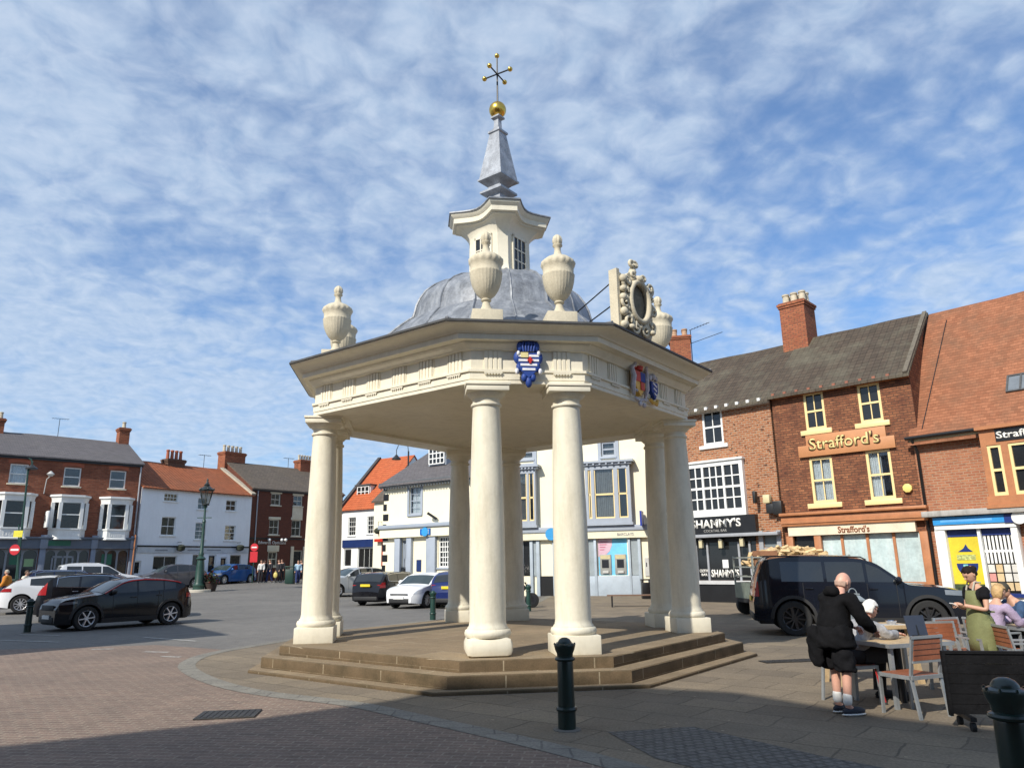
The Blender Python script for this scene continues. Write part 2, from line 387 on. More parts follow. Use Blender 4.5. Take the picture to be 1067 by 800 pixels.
# far footways, a real step above the road
def footway(name, pts, h, mat):
    mb = MB(); mb.prism(pts, lambda p: (p[0], p[1], G(*p)-.3), lambda p: (p[0], p[1], G(*p)+h)); return struct(mb.build(name, mat))
def wline(p0, p1, w, z=.008):
    d = Vector((p1[0]-p0[0], p1[1]-p0[1])).normalized(); n = Vector((-d.y, d.x))*w/2
    return [(p0[0]+n.x, p0[1]+n.y, z), (p1[0]+n.x, p1[1]+n.y, z), (p1[0]-n.x, p1[1]-n.y, z), (p0[0]-n.x, p0[1]-n.y, z)]
linew = M('road_line_white', (.40, .39, .36), .85, var=.5, scale=14)
mb = MB()
for a, b in (((95, 676.5), (118, 676)), ((150, 679), (176, 679.5)), ((168, 684), (188, 684.5)), ((0, 667), (62, 669)), ((20, 661), (62, 662)), ((150, 664), (205, 668))):
    p, q = at_z(*a), at_z(*b); mb.quad(*wline(p, q, .11, .009))
struct(mb.build('road_markings', linew))
# gully cover and inspection covers
coverm = M('cast_iron_cover', (.05, .048, .045), .6, metal=.4, var=.3, bump=.6, bscale=40)
def cover(label, p, w, d, rz):
    mb = MB(); mb.box(-w/2, w/2, -d/2, d/2, 0, .012)
    for i in range(9): mb.box(-w/2+.03+i*(w-.06)/9, -w/2+.03+(i+.5)*(w-.06)/9, -d/2+.04, d/2-.04, .012, .017)
    o = mb.build('drain_cover', coverm, loc=(p.x, p.y, .0085), rz=rz); tag(o, label, 'drain cover')
cover('dark iron drain cover in the red block paving left of the steps', at_z(238, 745), .70, .5, radians(8))
cover('rusty brown drain cover in the flags right of the lowest step', at_z(822, 689), 1.0, .3, radians(10))
# ------------------------------------------------------------ the market cross
CX, CY, CR = -.2431, 15.5063, radians(7.6305)
step_m = Mbrick('worn_step_stone', (.17, .12, .07), (.11, .08, .048), (.42, .35, .24), w=1.35, h=.9, ms=.010, off=.37, patch=.8, patchcol=(.055, .045, .024), pscale=1.8, msm=.1, bump=.35)
floor_m = paving('cross_floor_flags', (.31, .235, .145), (.22, .165, .105), (.40, .34, .24), 1.1, .75, .012, rot=radians(45), patch=.6, patchcol=(.12, .095, .06), pscale=.6)
cross = thing('market_cross', 'cream columned market cross with a lead dome, lantern and gilded spire on stone steps', 'market cross', (CX, CY, 0), CR)
def oct8(s, l, z): return [(-s, -l, z), (s, -l, z), (l, -s, z), (l, s, z), (s, l, z), (-s, l, z), (-l, s, z), (-l, -s, z)]
def octloft(name, prof, mat, parent, cap0=False, cap1=False, **kw):
    mb = MB(); mb.loft([oct8(*p) for p in prof], True, cap0, cap1, smooth=False); return mb.build(name, mat, parent, **kw)
for s, l, z0, z1 in ((1.54, 4.60, 0, .055), (1.33, 4.43, .055, .235), (1.14, 4.16, .235, .40)):
    o = octloft('step', [(s-.01, l-.01, z0-.02), (s, l, z0+.01), (s, l, z1-.015), (s-.012, l-.012, z1)], [step_m, floor_m], cross, True, True)
    for p in o.data.polygons:
        if p.normal.z > .9: p.material_index = 1
# columns
COLS = [(-.671, -3.6), (.671, -3.6), (3.6, -.671), (3.6, .671), (.671, 3.6), (-.671, 3.6), (-3.6, .671), (-3.6, -.671)]
def column(x, y, rnd):
    mb = MB()
    prof = [(.335, .27), (.355, .30), (.36, .335), (.345, .375), (.315, .39), (.315, .405), (.292, .43), (.282, .50), (.282, 1.2), (.275, 2.0), (.258, 2.8), (.238, 3.5), (.226, 3.80), (.226, 3.84), (.25, 3.855), (.256, 3.875), (.25, 3.895), (.226, 3.905), (.226, 3.97), (.24, 3.985), (.255, 3.99), (.27, 4.01), (.305, 4.04), (.325, 4.075)]
    mb.lathe(prof, 40, (0, 0, 0), True)
    o = mb.build('column', cream2, cross, (x, y, 0), sharp=50)
    mb = MB(); mb.box(-.35, .35, -.35, .35, .398, .675)
    q = mb.build('plinth', cream, o, bevel=.09 if rnd else .012, loc=(0, 0, -.40)); q.location = (0, 0, 0)
    mb = MB(); mb.box(-.345, .345, -.345, .345, 4.07+.40, 4.56).box(-.365, .365, -.365, .365, 4.56, 4.605)
    c = mb.build('capital', cream, o, bevel=.008)
    return o
# shaft profile heights are measured above the platform
for i, (x, y) in enumerate(COLS):
    o = column(x, y, i == 0)
    for v in o.data.vertices: v.co.z += .40
# entablature (one hollow octagonal ring)
ent = octloft('entablature', [(.62, 3.15, 4.72), (.62, 3.15, 4.60), (.93, 3.78, 4.60), (.95, 3.80, 4.615), (.95, 3.80, 4.675), (.96, 3.81, 4.68), (.96, 3.81, 4.80), (.985, 3.835, 4.805), (.985, 3.835, 4.845), (.935, 3.785, 4.85), (.935, 3.785, 5.175), (.975, 3.825, 5.18), (.985, 3.84, 5.215), (1.03, 3.885, 5.25), (1.05, 3.905, 5.285), (1.05, 3.905, 5.30)], cream, cross)
ceil = octloft('ceiling', [(.62, 3.15, 4.66), (.50, 2.85, 4.76), (.4, 2.7, 4.80)], cream, cross, False, True)
def face_frames():
    pts = oct8(.935, 3.785, 0); out = []
    for i in range(8):
        a = Vector(pts[i]); b = Vector(pts[(i+1) % 8]); d = (b-a); L = d.length; d.normalize(); n = Vector((d.y, -d.x, 0)); out.append((a, d, n, L))
    return out
mbp = MB()
for i, (a, d, n, L) in enumerate(face_frames()):
    short = i % 2 == 0
    k = [.33/1.87*0+.36, L-.36] if short else [L*(j+.5)/6 for j in range(6)]
    R = Matrix((d, n, Vector((0, 0, 1)))).transposed()
    w = .30
    for u in k:
        c = a+d*u; mbt = MB(); mbg = MB()
        for j in range(4):      # triglyph bars
            mbt.obox(c+d*(-w/2+.035+j*.077)+n*.012+Vector((0, 0, 5.01)), (.050, .026, .325), R)
        mbt.obox(c+n*.006+Vector((0, 0, 5.01)), (w, .014, .324), R)
        mbg.obox(c+n*.052+Vector((0, 0, 4.787)), (w, .02, .022), R)
        for j in range(6): mbg.obox(c+d*(-w/2+.03+j*.048)+n*.050+Vector((0, 0, 4.765)), (.022, .018, .02), R)
        tg = mbt.build('triglyph', cream, cross); mbg.build('guttae', cream, tg)
    # raised panel margins between the triglyphs
    ks = [0]+[u for u in k]+[L]
    if not short:
        for u0, u1 in zip(k, k[1:]):
            for e in (u0+w/2+.02, u1-w/2-.02): mbp.obox(a+d*e+n*.005+Vector((0, 0, 5.01)), (.018, .02, .32), R)
mbp.build('frieze_panelling', cream, cross)
cor = octloft('cornice', [(1.05, 3.905, 5.30), (1.13, 3.985, 5.315), (1.13, 3.985, 5.305), (1.16, 4.015, 5.305), (1.16, 4.015, 5.395), (1.185, 4.04, 5.40), (1.20, 4.06, 5.43), (1.30, 4.165, 5.49), (1.345, 4.205, 5.50), (1.36, 4.22, 5.515), (1.36, 4.22, 5.535)], cream, cross)
octloft('roof_edge', [(1.30, 4.15, 5.53), (1.385, 4.245, 5.53), (1.385, 4.245, 5.565), (1.36, 4.22, 5.575)], lead_dark, cross)
# lead roof: flared octagonal skirt running up into a ribbed dome
def rad_oct(s, l, th):
    pts = oct8(s, l, 0); 
    for i in range(8):
        a, b = pts[i], pts[(i+1) % 8]
        a0 = atan2(a[1], a[0]); b0 = atan2(b[1], b[0]); t = (th-a0) % (2*pi); w = (b0-a0) % (2*pi)
        if t <= w+1e-9:
            dx, dy = cos(th), sin(th); ex, ey = b[0]-a[0], b[1]-a[1]
            return (a[0]*ey-a[1]*ex)/(dx*ey-dy*ex)
def dome_ring(s, l, z, k, n):
    out = []
    base = [atan2(p[1], p[0]) for p in oct8(s, l, 0)]
    for i in range(8):
        a0 = base[i]; w = (base[(i+1) % 8]-a0) % (2*pi)
        for j in range(n):
            th = a0+w*j/n; r = rad_oct(s, l, th); r = r*(1-k)+(l*.985)*k
            out.append((r*cos(th), r*sin(th), z))
    return out
DP = [(1.36, 4.22, 5.572, 0), (1.16, 3.72, 5.66, 0), (1.005, 3.25, 5.8, 0), (0.897, 2.847, 6.0, 0.1), (0.832, 2.514, 6.26, 0.2), (0.8, 2.288, 6.5, 0.35), (0.764, 2.093, 6.68, 0.5), (0.747, 1.998, 6.76, 0.6), (0.747, 1.971, 6.86, 0.6), (0.738, 1.944, 7.02, 0.65), (0.715, 1.873, 7.2, 0.7), (0.677, 1.757, 7.38, 0.7), (0.614, 1.562, 7.55, 0.7), (0.532, 1.311, 7.69, 0.7), (0.436, 1.067, 7.78, 0.7), (0.36, 0.86, 7.84, 0.7)]
mb = MB(); mb.loft([dome_ring(*p, 6) for p in DP], True, False, True); dome = mb.build('dome', lead, cross, sharp=28)
mb = MB()
for idx in range(0, 48, 3):
    pts = [Vector(dome_ring(*p, 6)[idx])*1.0+Vector((0, 0, .01)) for p in (DP if idx % 6 == 0 else DP[2:])]
    mb.tube(pts, .028 if idx % 6 == 0 else .02, 5)
mb.build('lead_roll', lead, dome)
# lantern on the dome
def lant(s, l, z, pull=0.0, n=6):
    P = oct8(s, l, z); out = []
    for i in range(8):
        a = Vector(P[i]); b = Vector(P[(i+1) % 8])
        if i % 2 == 0: out.append(a); 
        else:
            for j in range(n):
                t = j/n; p = a.lerp(b, t); q = p*(1-pull*sin(pi*t)**.8/max(p.xy.length, .1)); q.z = z; out.append(q)
    return out
cup = thing('x', 'x', 'x'); bpy.data.objects.remove(cup)
mb = MB()
mb.loft([lant(.18, .90, 7.650, .12), lant(.14, .80, 7.820, .1), lant(.12, .72, 7.950, .07), lant(.115, .68, 8.100, .02), lant(.115, .67, 8.800, .0), lant(.125, .69, 8.880, .02), lant(.15, .76, 8.980, .08), lant(.18, .85, 9.060, .14), lant(.21, .92, 9.100, .17), lant(.24, .98, 9.110, .2), lant(.24, .98, 9.140, .2), lant(.28, 1.05, 9.150, .22), lant(.28, 1.05, 9.260, .22), lant(.32, 1.11, 9.320, .23), lant(.33, 1.12, 9.360, .23)], True, True, True, smooth=False)
cup = mb.build('lantern', cream, cross, sharp=30)
mb = MB(); mb.loft([lant(.33, 1.13, 9.360, .23), lant(.345, 1.15, 9.370, .23), lant(.34, 1.15, 9.400, .23), lant(.28, .85, 9.480, .14), lant(.2, .58, 9.580, .05), lant(.13, .40, 9.680, 0)], True, True, True, smooth=False)
mb.build('lantern_roof', lead, cup)
for k in range(4):
    a = pi/4+k*pi/2
    dist = (.115+.67)/sqrt(2); W = .50
    R = Matrix.Rotation(a+pi/2, 4, 'Z')      # local -y faces outward
    mb = MB(); mb.T = R
    # frame around opening, panes
    y = -dist
    for x0, x1, z0, z1 in ((-W/2, -W/2+.05, 7.920, 8.820), (W/2-.05, W/2, 7.920, 8.820), (-W/2, W/2, 8.770, 8.820), (-W/2, W/2, 7.920, 7.980)): mb.box(x0, x1, y-.035, y+.01, z0, z1)
    for x in (-.068, .068): mb.box(x-.014, x+.014, y-.028, y+.005, 7.980, 8.770)
    for z in (8.240, 8.500): mb.box(-W/2+.05, W/2-.05, y-.026, y+.005, z-.013, z+.013)
    w = mb.build('window', cream, cup)
    mb = MB(); mb.T = R; mb.box(-W/2+.02, W/2-.02, y-.012, y-.008, 7.940, 8.800); mb.build('pane', M('dark_leaded_glass', (.02, .022, .025), .12), w)
# spire
SQ = lambda r, z: [(0, -r, z), (r, 0, z), (0, r, z), (-r, 0, z)]
mb = MB(); mb.loft([SQ(.26, 9.60), SQ(.26, 10.0), SQ(.44, 10.06), SQ(.44, 10.11), SQ(.24, 10.17), SQ(.24, 10.24), SQ(.40, 10.36), SQ(.49, 10.38), SQ(.49, 10.42)], True, True, True, smooth=False)
leadb = M('bright_lead_sheet', (.36, .38, .41), .5, metal=.2, var=.3, scale=5, bump=.3, bscale=14, dirt=.6, dirtcol=(.14, .14, .15))
sp = mb.build('spire', leadb, cross)
mb = MB(); mb.loft([SQ(.455, 10.42), SQ(.20, 11.62), SQ(.24, 11.64), SQ(.24, 11.69), SQ(.16, 11.73), SQ(.10, 11.80), SQ(.085, 12.02), SQ(.17, 12.05), SQ(.17, 12.09)], True, False, True, smooth=False)
mb.build('obelisk', leadb, sp)
for a, b in ((0, 1), (1, 2), (2, 3), (3, 0)): pass
mb = MB(); mb.sph((0, 0, 12.29), .205, 24, 16); mb.build('gilded_ball', gold, cross, smooth=True)
mb = MB(); mb.cyl((0, 0, 12.45), (0, 0, 13.75), .022, .018, 8)
arm = Vector((.32, -.18, 0)).normalized()*.36; arm2 = Vector((-arm.y, arm.x, 0)); cz = 13.28
Rz = Matrix.Rotation(-CR, 3, 'Z'); arm = Rz @ arm; arm2 = Rz @ arm2
for v in (arm, arm2): mb.cyl(Vector((0, 0, cz))-v, Vector((0, 0, cz))+v, .018, n=8)
wc = mb.build('finial_star', iron, cross)
for p in [Vector((0, 0, 13.79))]+[Vector((0, 0, cz))+s*v for v in (arm, arm2) for s in (1, -1)]:
    mb = MB(); mb.sph(p, .06, 12, 8); mb.build('small_gilded_ball', gold, wc, smooth=True)
# eight stone urns on the roof
def urn_mesh():
    mb = MB()
    def flute(a, z): return 1+(.035*abs(sin(a*14)) if .38 < z < .76 else (.03*sin(a*16) if .89 < z < .985 else (.06*sin(a*8) if 1.27 < z < 1.4 else 0)))
    prof = [(.165, .10), (.16, .13), (.11, .17), (.075, .23), (.062, .29), (.085, .30), (.095, .315), (.08, .335), (.11, .36), (.16, .40), (.21, .47), (.25, .55), (.275, .64), (.288, .73), (.292, .745), (.282, .765), (.285, .86), (.30, .885), (.315, .92), (.31, .96), (.285, .985), (.22, 1.03), (.12, 1.07), (.075, 1.10), (.06, 1.16), (.06, 1.215), (.09, 1.235), (.092, 1.255), (.07, 1.265), (.09, 1.30), (.093, 1.34), (.075, 1.39), (.04, 1.42), (.01, 1.43)]
    mb.lathe(prof, 84, mod=flute); return mb.build('urn', urnstone, cross, sharp=60)
U0 = urn_mesh()
mb = MB(); mb.box(-.27, .27, -.27, .27, -.22, .11); up = mb.build('urn_base', urnstone, U0, bevel=.01)
UP = [(-.65, -3.50), (.63, -3.50), (3.42, -.66), (3.42, .66), (.65, 3.42), (-.65, 3.42), (-3.46, .66), (-3.46, -.66)]
for i, (x, y) in enumerate(UP):
    if i == 0: o = U0
    else: o = copy_tree(U0, cross)
    o.location = (x, y, 5.79 if abs(y) > 3 else 5.86); o.scale = (.96, .96, 1.155 if abs(y) > 3 else 1.10); o.rotation_euler.z = random.uniform(-.02, .02)
# carved cartouche on the front right side
def cartouche(parent, loc, ang):
    root = None
    R = Matrix.Rotation(ang, 4, 'Z')
    mb = MB(); mb.T = R       # local: x across, -y outward
    outline = [(-.50, .0), (-.50, 1.02), (-.42, 1.10), (-.30, 1.06), (-.20, 1.10), (-.12, 1.16), (.12, 1.16), (.22, 1.08), (.32, .98), (.44, .84), (.47, .6), (.52, .4), (.50, .12), (.44, 0)]
    mb.prism(outline, lambda p: (p[0], .06, p[1]), lambda p: (p[0], -.05, p[1]))
    mb.box(-.55, -.47, -.10, .08, -.02, 1.12)
    root = mb.build('cartouche', urnstone, parent, loc)
    def add(name, f, mat=urnstone):
        m = MB(); m.T = R; f(m); m.build(name, mat, root, sharp=60)
    def ring(m):
        pts = []
        N = 40
        for r, e in ((.0, .05),):
            pts = [(.02+.27*sin(2*pi*i/N), -.14, .60+.37*cos(2*pi*i/N)) for i in range(N)]
        # moulded oval ring
        rings = []
        for i in range(N):
            c = Vector(pts[i]); rad = (c-Vector((.02, -.14, .60))).normalized()
            rings.append([c+rad*.055*cos(t)+Vector((0, -1, 0))*.07*sin(t) for t in [2*pi*k/8 for k in range(8)]])
        rings.append(rings[0]); m.loft(rings)
    add('oval_frame', ring)
    add('oval_panel', lambda m: m.prism([(.02+.26*sin(2*pi*i/32), .60+.36*cos(2*pi*i/32)) for i in range(32)], lambda p: (p[0], -.04, p[1]), lambda p: (p[0], -.09, p[1])), M('weathered_dark_stone', (.16, .145, .11), .9, var=.3, scale=8, bump=.6))
    def scroll(m, cx, cz, r, turns, dirn, th, start=0, y=-.12):
        n = 26; pts = []; rr = []
        for i in range(n):
            t = i/(n-1); a = start+dirn*turns*2*pi*t; q = r*(1-t*.82)
            pts.append((cx+q*cos(a), y-.05*t, cz+q*sin(a))); rr.append(th*(1-.35*t))
        m.tube(pts, rr, 7)
    def scrolls(m):
        for s in (-1, 1):
            scroll(m, .02+s*.33, .20, .15, 1.4, s, .04, pi/2)
            scroll(m, .02+s*.13, .10, .11, 1.3, -s, .035, 0 if s > 0 else pi)
            scroll(m, .02+s*.40, .50, .10, 1.2, -s, .035, pi/2)
            scroll(m, .02+s*.33, .92, .12, 1.4, s, .038, -pi/2)
            scroll(m, .02+s*.16, 1.07, .09, 1.2, -s, .032, -pi/2)
            scroll(m, .02+s*.36, .72, .08, 1.1, s, .03, 0)
            m.sph((.02+s*.30, -.17, .08), (.07, .06, .05), 8, 6)
        m.sph((.02, -.17, 1.02), (.10, .07, .07), 10, 6)
        for i in range(16):      # beading of leaves round the oval
            a = 2*pi*i/16; m.sph((.02+.355*sin(a), -.13, .60+.455*cos(a)), (.055, .05, .055), 7, 5)
        for (x, z, q) in ((-.40, .95, .09), (-.42, .76, .07), (-.43, .60, .08), (-.42, .34, .09), (-.44, .10, .08)): m.sph((x, -.13, z), (q, .07, q*.9), 8, 6)
    add('scrollwork', scrolls)
    def top(m):
        scroll(m, -.03, 1.34, .10, 1.3, 1, .04, -pi/2, -.02); scroll(m, .08, 1.35, .09, 1.3, -1, .04, -pi/2, -.02)
        m.sph((.02, -.02, 1.20), (.08, .08, .07), 10, 6); m.cyl((.02, -.02, 1.15), (.02, -.02, 1.3), .05, .03, 8)
    add('crest', top)
    return root
cart = cartouche(cross, (1.98, -3.58, 5.75), .62)
cart.location = (1.95, -3.50, 5.58); cart.scale = (.97, .97, .99)
mb = MB(); 
for z0, z1, s in ((6.62, 6.32, -.3), (6.2, 5.98, -.3)): mb.cyl((1.95-.38, -3.50-.25, z0-.1), (.95, -2.35, z1-.15), .012, n=6)
mb.build('stay_rod', iron, cross)
# painted coats of arms
blue = M('heraldic_blue', (.012, .05, .26), .6, var=.2, scale=20); hwhite = M('heraldic_white', (.75, .75, .78), .4); hred = M('heraldic_red', (.5, .03, .02), .4, var=.2); hgold = M('heraldic_gold', (.7, .42, .08), .4, var=.2); silver = M('heraldic_grey', (.5, .47, .5), .5, var=.25, scale=10)
def arms(face_u, i, kind, sc_=1.0):
    a, d, n, L = face_frames()[i]; c = a+d*(L*face_u)+n*.06
    ang = atan2(d.y, d.x)
    R = Matrix.Rotation(ang, 4, 'Z') @ Matrix.Scale(sc_, 4)
    def add(name, fn, mat, par=root_[0]):
        m = MB(); m.T = R; fn(m); o = m.build(name, mat, par if par else cross, (c.x, c.y, 4.98) if not par else None, sharp=50); return o
    root_[0] = None
    if kind == 'blue':
        sh = [(-.17, .12), (.17, .12), (.18, -.03), (.13, -.16), (0, -.27), (-.13, -.16), (-.18, -.03)]
        o = add('coat_of_arms', lambda m: m.prism(sh, lambda p: (p[0], .02, p[1]), lambda p: (p[0], -.09, p[1])), blue, None)
        def mant(m):
            for s in (-1, 1):
                m.sph((s*.17, -.04, .05), (.07, .06, .10), 8, 6); m.sph((s*.13, -.05, .22), (.06, .06, .09), 8, 6); m.sph((s*.15, -.04, -.10), (.05, .05, .08), 8, 6); m.sph((s*.07, -.05, -.26), (.05, .05, .07), 8, 6)
            m.sph((0, -.05, .27), (.07, .07, .08), 8, 6); m.sph((0, -.05, -.33), (.055, .05, .09), 8, 6)
            for k in range(5): m.tube([(-.08+k*.04, -.09, .14), (-.10+k*.05, -.11, .24), (-.07+k*.035, -.08, .31)], .018, 6)
        add('mantling', mant, blue, o)
        add('wavy_bars', lambda m: [m.box(-.165+.02*abs(k), .165-.02*abs(k), -.10, -.088, z-.018, z+.018) for k, z in ((0, .07), (0, -.0), (1.5, -.07), (3, -.14))], hwhite, o)
        add('canton', lambda m: m.box(-.13, -.01, -.112, -.09, .04, .12), M('heraldic_cream', (.7, .62, .3), .4), o)
        add('red_charge', lambda m: (m.obox((.02, -.11, .0), (.035, .02, .10)), m.obox((.02, -.11, .0), (.08, .02, .03))), hred, o)
        add('supporters', lambda m: [m.sph((s*.19, -.07, -.17), (.035, .04, .05), 7, 5) for s in (-1, 1)]+[m.sph((s*.165, -.09, .11), (.03, .03, .04), 7, 5) for s in (-1, 1)], hwhite, o)
    elif kind == 'royal':
        o = add('coat_of_arms', lambda m: m.prism([(-.2, .2), (.2, .2), (.2, -.08), (0, -.27), (-.2, -.08)], lambda p: (p[0], .02, p[1]), lambda p: (p[0], -.08, p[1])), hgold, None)
        add('quarter', lambda m: (m.box(-.19, 0, -.095, -.075, .0, .19), m.box(.0, .14, -.096, -.076, -.15, .0)), hred, o)
        add('blue_quarter', lambda m: m.box(.01, .19, -.094, -.076, .01, .19), blue, o)
        def sup(m):
            for s in (-1, 1):
                m.tube([(s*.22, -.05, -.28), (s*.27, -.07, -.1), (s*.24, -.08, .08), (s*.28, -.07, .22), (s*.22, -.1, .30)], [.03, .05, .055, .045, .03], 7); m.sph((s*.22, -.1, .31), .05, 8, 6)
                m.tube([(s*.26, -.06, .05), (s*.2, -.11, .08)], .025, 6); m.tube([(s*.26, -.06, -.16), (s*.16, -.1, -.2)], .025, 6)
            for k in range(6): m.sph((-.18+k*.07, -.07, -.34-.02*sin(k)), (.05, .04, .035), 7, 5)
            m.sph((-.05, -.08, -.42), (.06, .04, .05), 7, 5); m.sph((.1, -.08, -.43), (.06, .04, .05), 7, 5)
        add('supporters', sup, silver, o)
        add('crown', lambda m: (m.cyl((0, -.03, .22), (0, -.03, .29), .1, .12, 12), m.sph((0, -.03, .31), (.11, .07, .06), 10, 6), m.sph((.13, -.04, .27), (.05, .04, .04), 7, 5), m.sph((-.13, -.04, .27), (.05, .04, .04), 7, 5)), hred, o)
    else:
        o = add('coat_of_arms', lambda m: m.prism([(-.13, .1), (.13, .1), (.13, -.08), (0, -.24), (-.13, -.08)], lambda p: (p[0], .02, p[1]), lambda p: (p[0], -.08, p[1])), blue, None)
        add('charge', lambda m: [m.obox((0, -.085, .04-.09*k), (.16-.03*k, .02, .03), Matrix.Rotation(.4, 3, 'Y')) for k in range(3)], hwhite, o)
        add('helm', lambda m: (m.sph((0, -.05, .21), (.08, .06, .07), 8, 6), m.sph((-.12, -.05, .17), (.05, .04, .07), 7, 5), m.sph((.12, -.05, .19), (.05, .04, .06), 7, 5), m.sph((0, -.05, .31), (.05, .04, .06), 7, 5)), silver, o)
        add('ribbon', lambda m: m.tube([(-.15, -.04, -.25), (-.07, -.06, -.31), (.0, -.06, -.29), (.08, -.06, -.32), (.15, -.04, -.24)], .035, 6), hgold, o)
    return o
root_ = [None]
o = arms(.5, 0, 'blue'); o.scale = (1.02, 1.02, 1.08)
root_ = [None]
o = arms(.44, 1, 'royal')
root_ = [None]
o = arms(.585, 1, 'town')
# ------------------------------------------------------------ buildings
class Fac:
    """a street front: local x runs left to right along it, local y into the building, z up"""
    def __init__(s, P0, P1, ext0=0.0, ext1=0.0):
        a = Vector((P0[0], P0[1])); b = Vector((P1[0], P1[1])); d = (b-a).normalized()
        a = a-d*ext0; b = b+d*ext1
        s.W = (b-a).length; s.d = Vector((d.x, d.y, 0)); s.n = Vector((-d.y, d.x, 0)); s.rz = atan2(d.y, d.x)
        m = (a+b)/2; s.O = Vector((a.x, a.y, G(m.x, m.y)))
    def uv(s, px, py, off=0.0):
        r = ray(px, py); k = ((s.O-CAM).dot(s.n)+off)/r.dot(s.n); p = CAM+r*k
        return (p-s.O).dot(s.d), p.z-s.O.z
    def R(s, tl, br, off=0.0):
        u0, z1 = s.uv(*tl, off); u1, z0 = s.uv(*br, off); return (min(u0, u1), max(u0, u1), min(z0, z1), max(z0, z1))
    def z(s, px, py, off=0.0): return s.uv(px, py, off)[1]
def fac(l, yl, r, **k):
    P0 = at_y(l[0], l[1], yl); P1 = at_z(r[0], r[1], P0.z); f = Fac(P0, P1, **k); f.He = P0.z-f.O.z; f.P1 = P1; return f
def part(name, root, r, y0, y1, mat, bevel=0.0):
    mb = MB(); mb.box(r[0], r[1], y0, y1, r[2], r[3]); return mb.build(name, mat, root, bevel=bevel)
def building(name, label, F, D, Hr, wallm, roofm, holes, cat='building', ov=.25, He=None, W=None, e=.06, group=None, fascia=None):
    He = He or F.He; W = W or F.W
    root = thing(name, label, cat, F.O, F.rz, group)
    mb = MB()
    xs = sorted({0.01, W-.01}|{h[0] for h in holes}|{h[1] for h in holes}); zs = sorted({-.6, He}|{h[2] for h in holes}|{h[3] for h in holes})
    xs = [x for x in xs if 0.01 <= x <= W-.01]; zs = [z for z in zs if z <= He]
    V = {}
    def gv(x, z):
        if (x, z) not in V: V[(x, z)] = mb.v((x, 0, z))
        return V[(x, z)]
    for i in range(len(xs)-1):
        for j in range(len(zs)-1):
            cx, cz = (xs[i]+xs[i+1])/2, (zs[j]+zs[j+1])/2
            if any(h[0] < cx < h[1] and h[2] < cz < h[3] for h in holes): continue
            mb.f([gv(xs[i], zs[j]), gv(xs[i+1], zs[j]), gv(xs[i+1], zs[j+1]), gv(xs[i], zs[j+1])])
    for u0, u1, z0, z1 in holes:
        t = .22
        mb.quad((u0, 0, z0), (u0, 0, z1), (u0, t, z1), (u0, t, z0)); mb.quad((u1, 0, z0), (u1, t, z0), (u1, t, z1), (u1, 0, z1))
        mb.quad((u0, 0, z1), (u1, 0, z1), (u1, t, z1), (u0, t, z1)); mb.quad((u0, 0, z0), (u0, t, z0), (u1, t, z0), (u1, 0, z0))
    for x in (.01, W-.01): mb.f([mb.v(p) for p in ((x, 0, -.6), (x, D, -.6), (x, D, He), (x, D/2, Hr-.03), (x, 0, He))])
    mb.quad((.01, D, -.6), (W-.01, D, -.6), (W-.01, D, He), (.01, D, He))
    # a dark floor between the storeys keeps rooms from being seen through
    mb.build('wall', wallm, root)
    k = (Hr-He)/(D/2)
    mb = MB(); t = .10
    prof = [(-ov, He-ov*k+.02), (D/2, Hr+.02), (D+ov, He-ov*k+.02), (D+ov, He-ov*k+.02+t), (D/2, Hr+.02+t*1.15), (-ov, He-ov*k+.02+t)]
    # skin subdivided for a slightly uneven ridge
    n = max(2, int(W/1.2)); rings = []
    for i in range(n+1):
        x = -e+(W+2*e)*i/n; dz = 0 if i in (0, n) else random.uniform(-.035, .02)
        rings.append([(x, p[0], p[1]+(dz if abs(p[0]-D/2) < .01 else dz*.4)) for p in prof])
    mb.loft(rings, True, True, True, smooth=False)
    rf = mb.build('roof', roofm, root, sharp=20)
    if fascia: part('gutter', root, (-.02, W+.02, He-.22, He-.06), -.12, -.003, fascia)
    root['_rz'] = 0; del root['_rz']
    return root, rf
def pane_curtain(root_w, r, y, g=None, curt=None):
    mb = MB(); mb.box(r[0]+.01, r[1]-.01, y, y+.008, r[2]+.01, r[3]-.01); mb.build('pane', g or glass, root_w)
    if curt:
        for (a, b, cm) in curt:
            mb = MB(); n = 30; u0 = r[0]+(r[1]-r[0])*a; u1 = r[0]+(r[1]-r[0])*b
            top = [(u0+(u1-u0)*i/n, y+.11+.03*sin(i*1.9)+.015*sin(i*.7), r[3]) for i in range(n+1)]
            bot = [(p[0], p[1]+.01, r[2]) for p in top]
            mb.loft([top, bot], False); mb.build('curtain', cm, root_w)
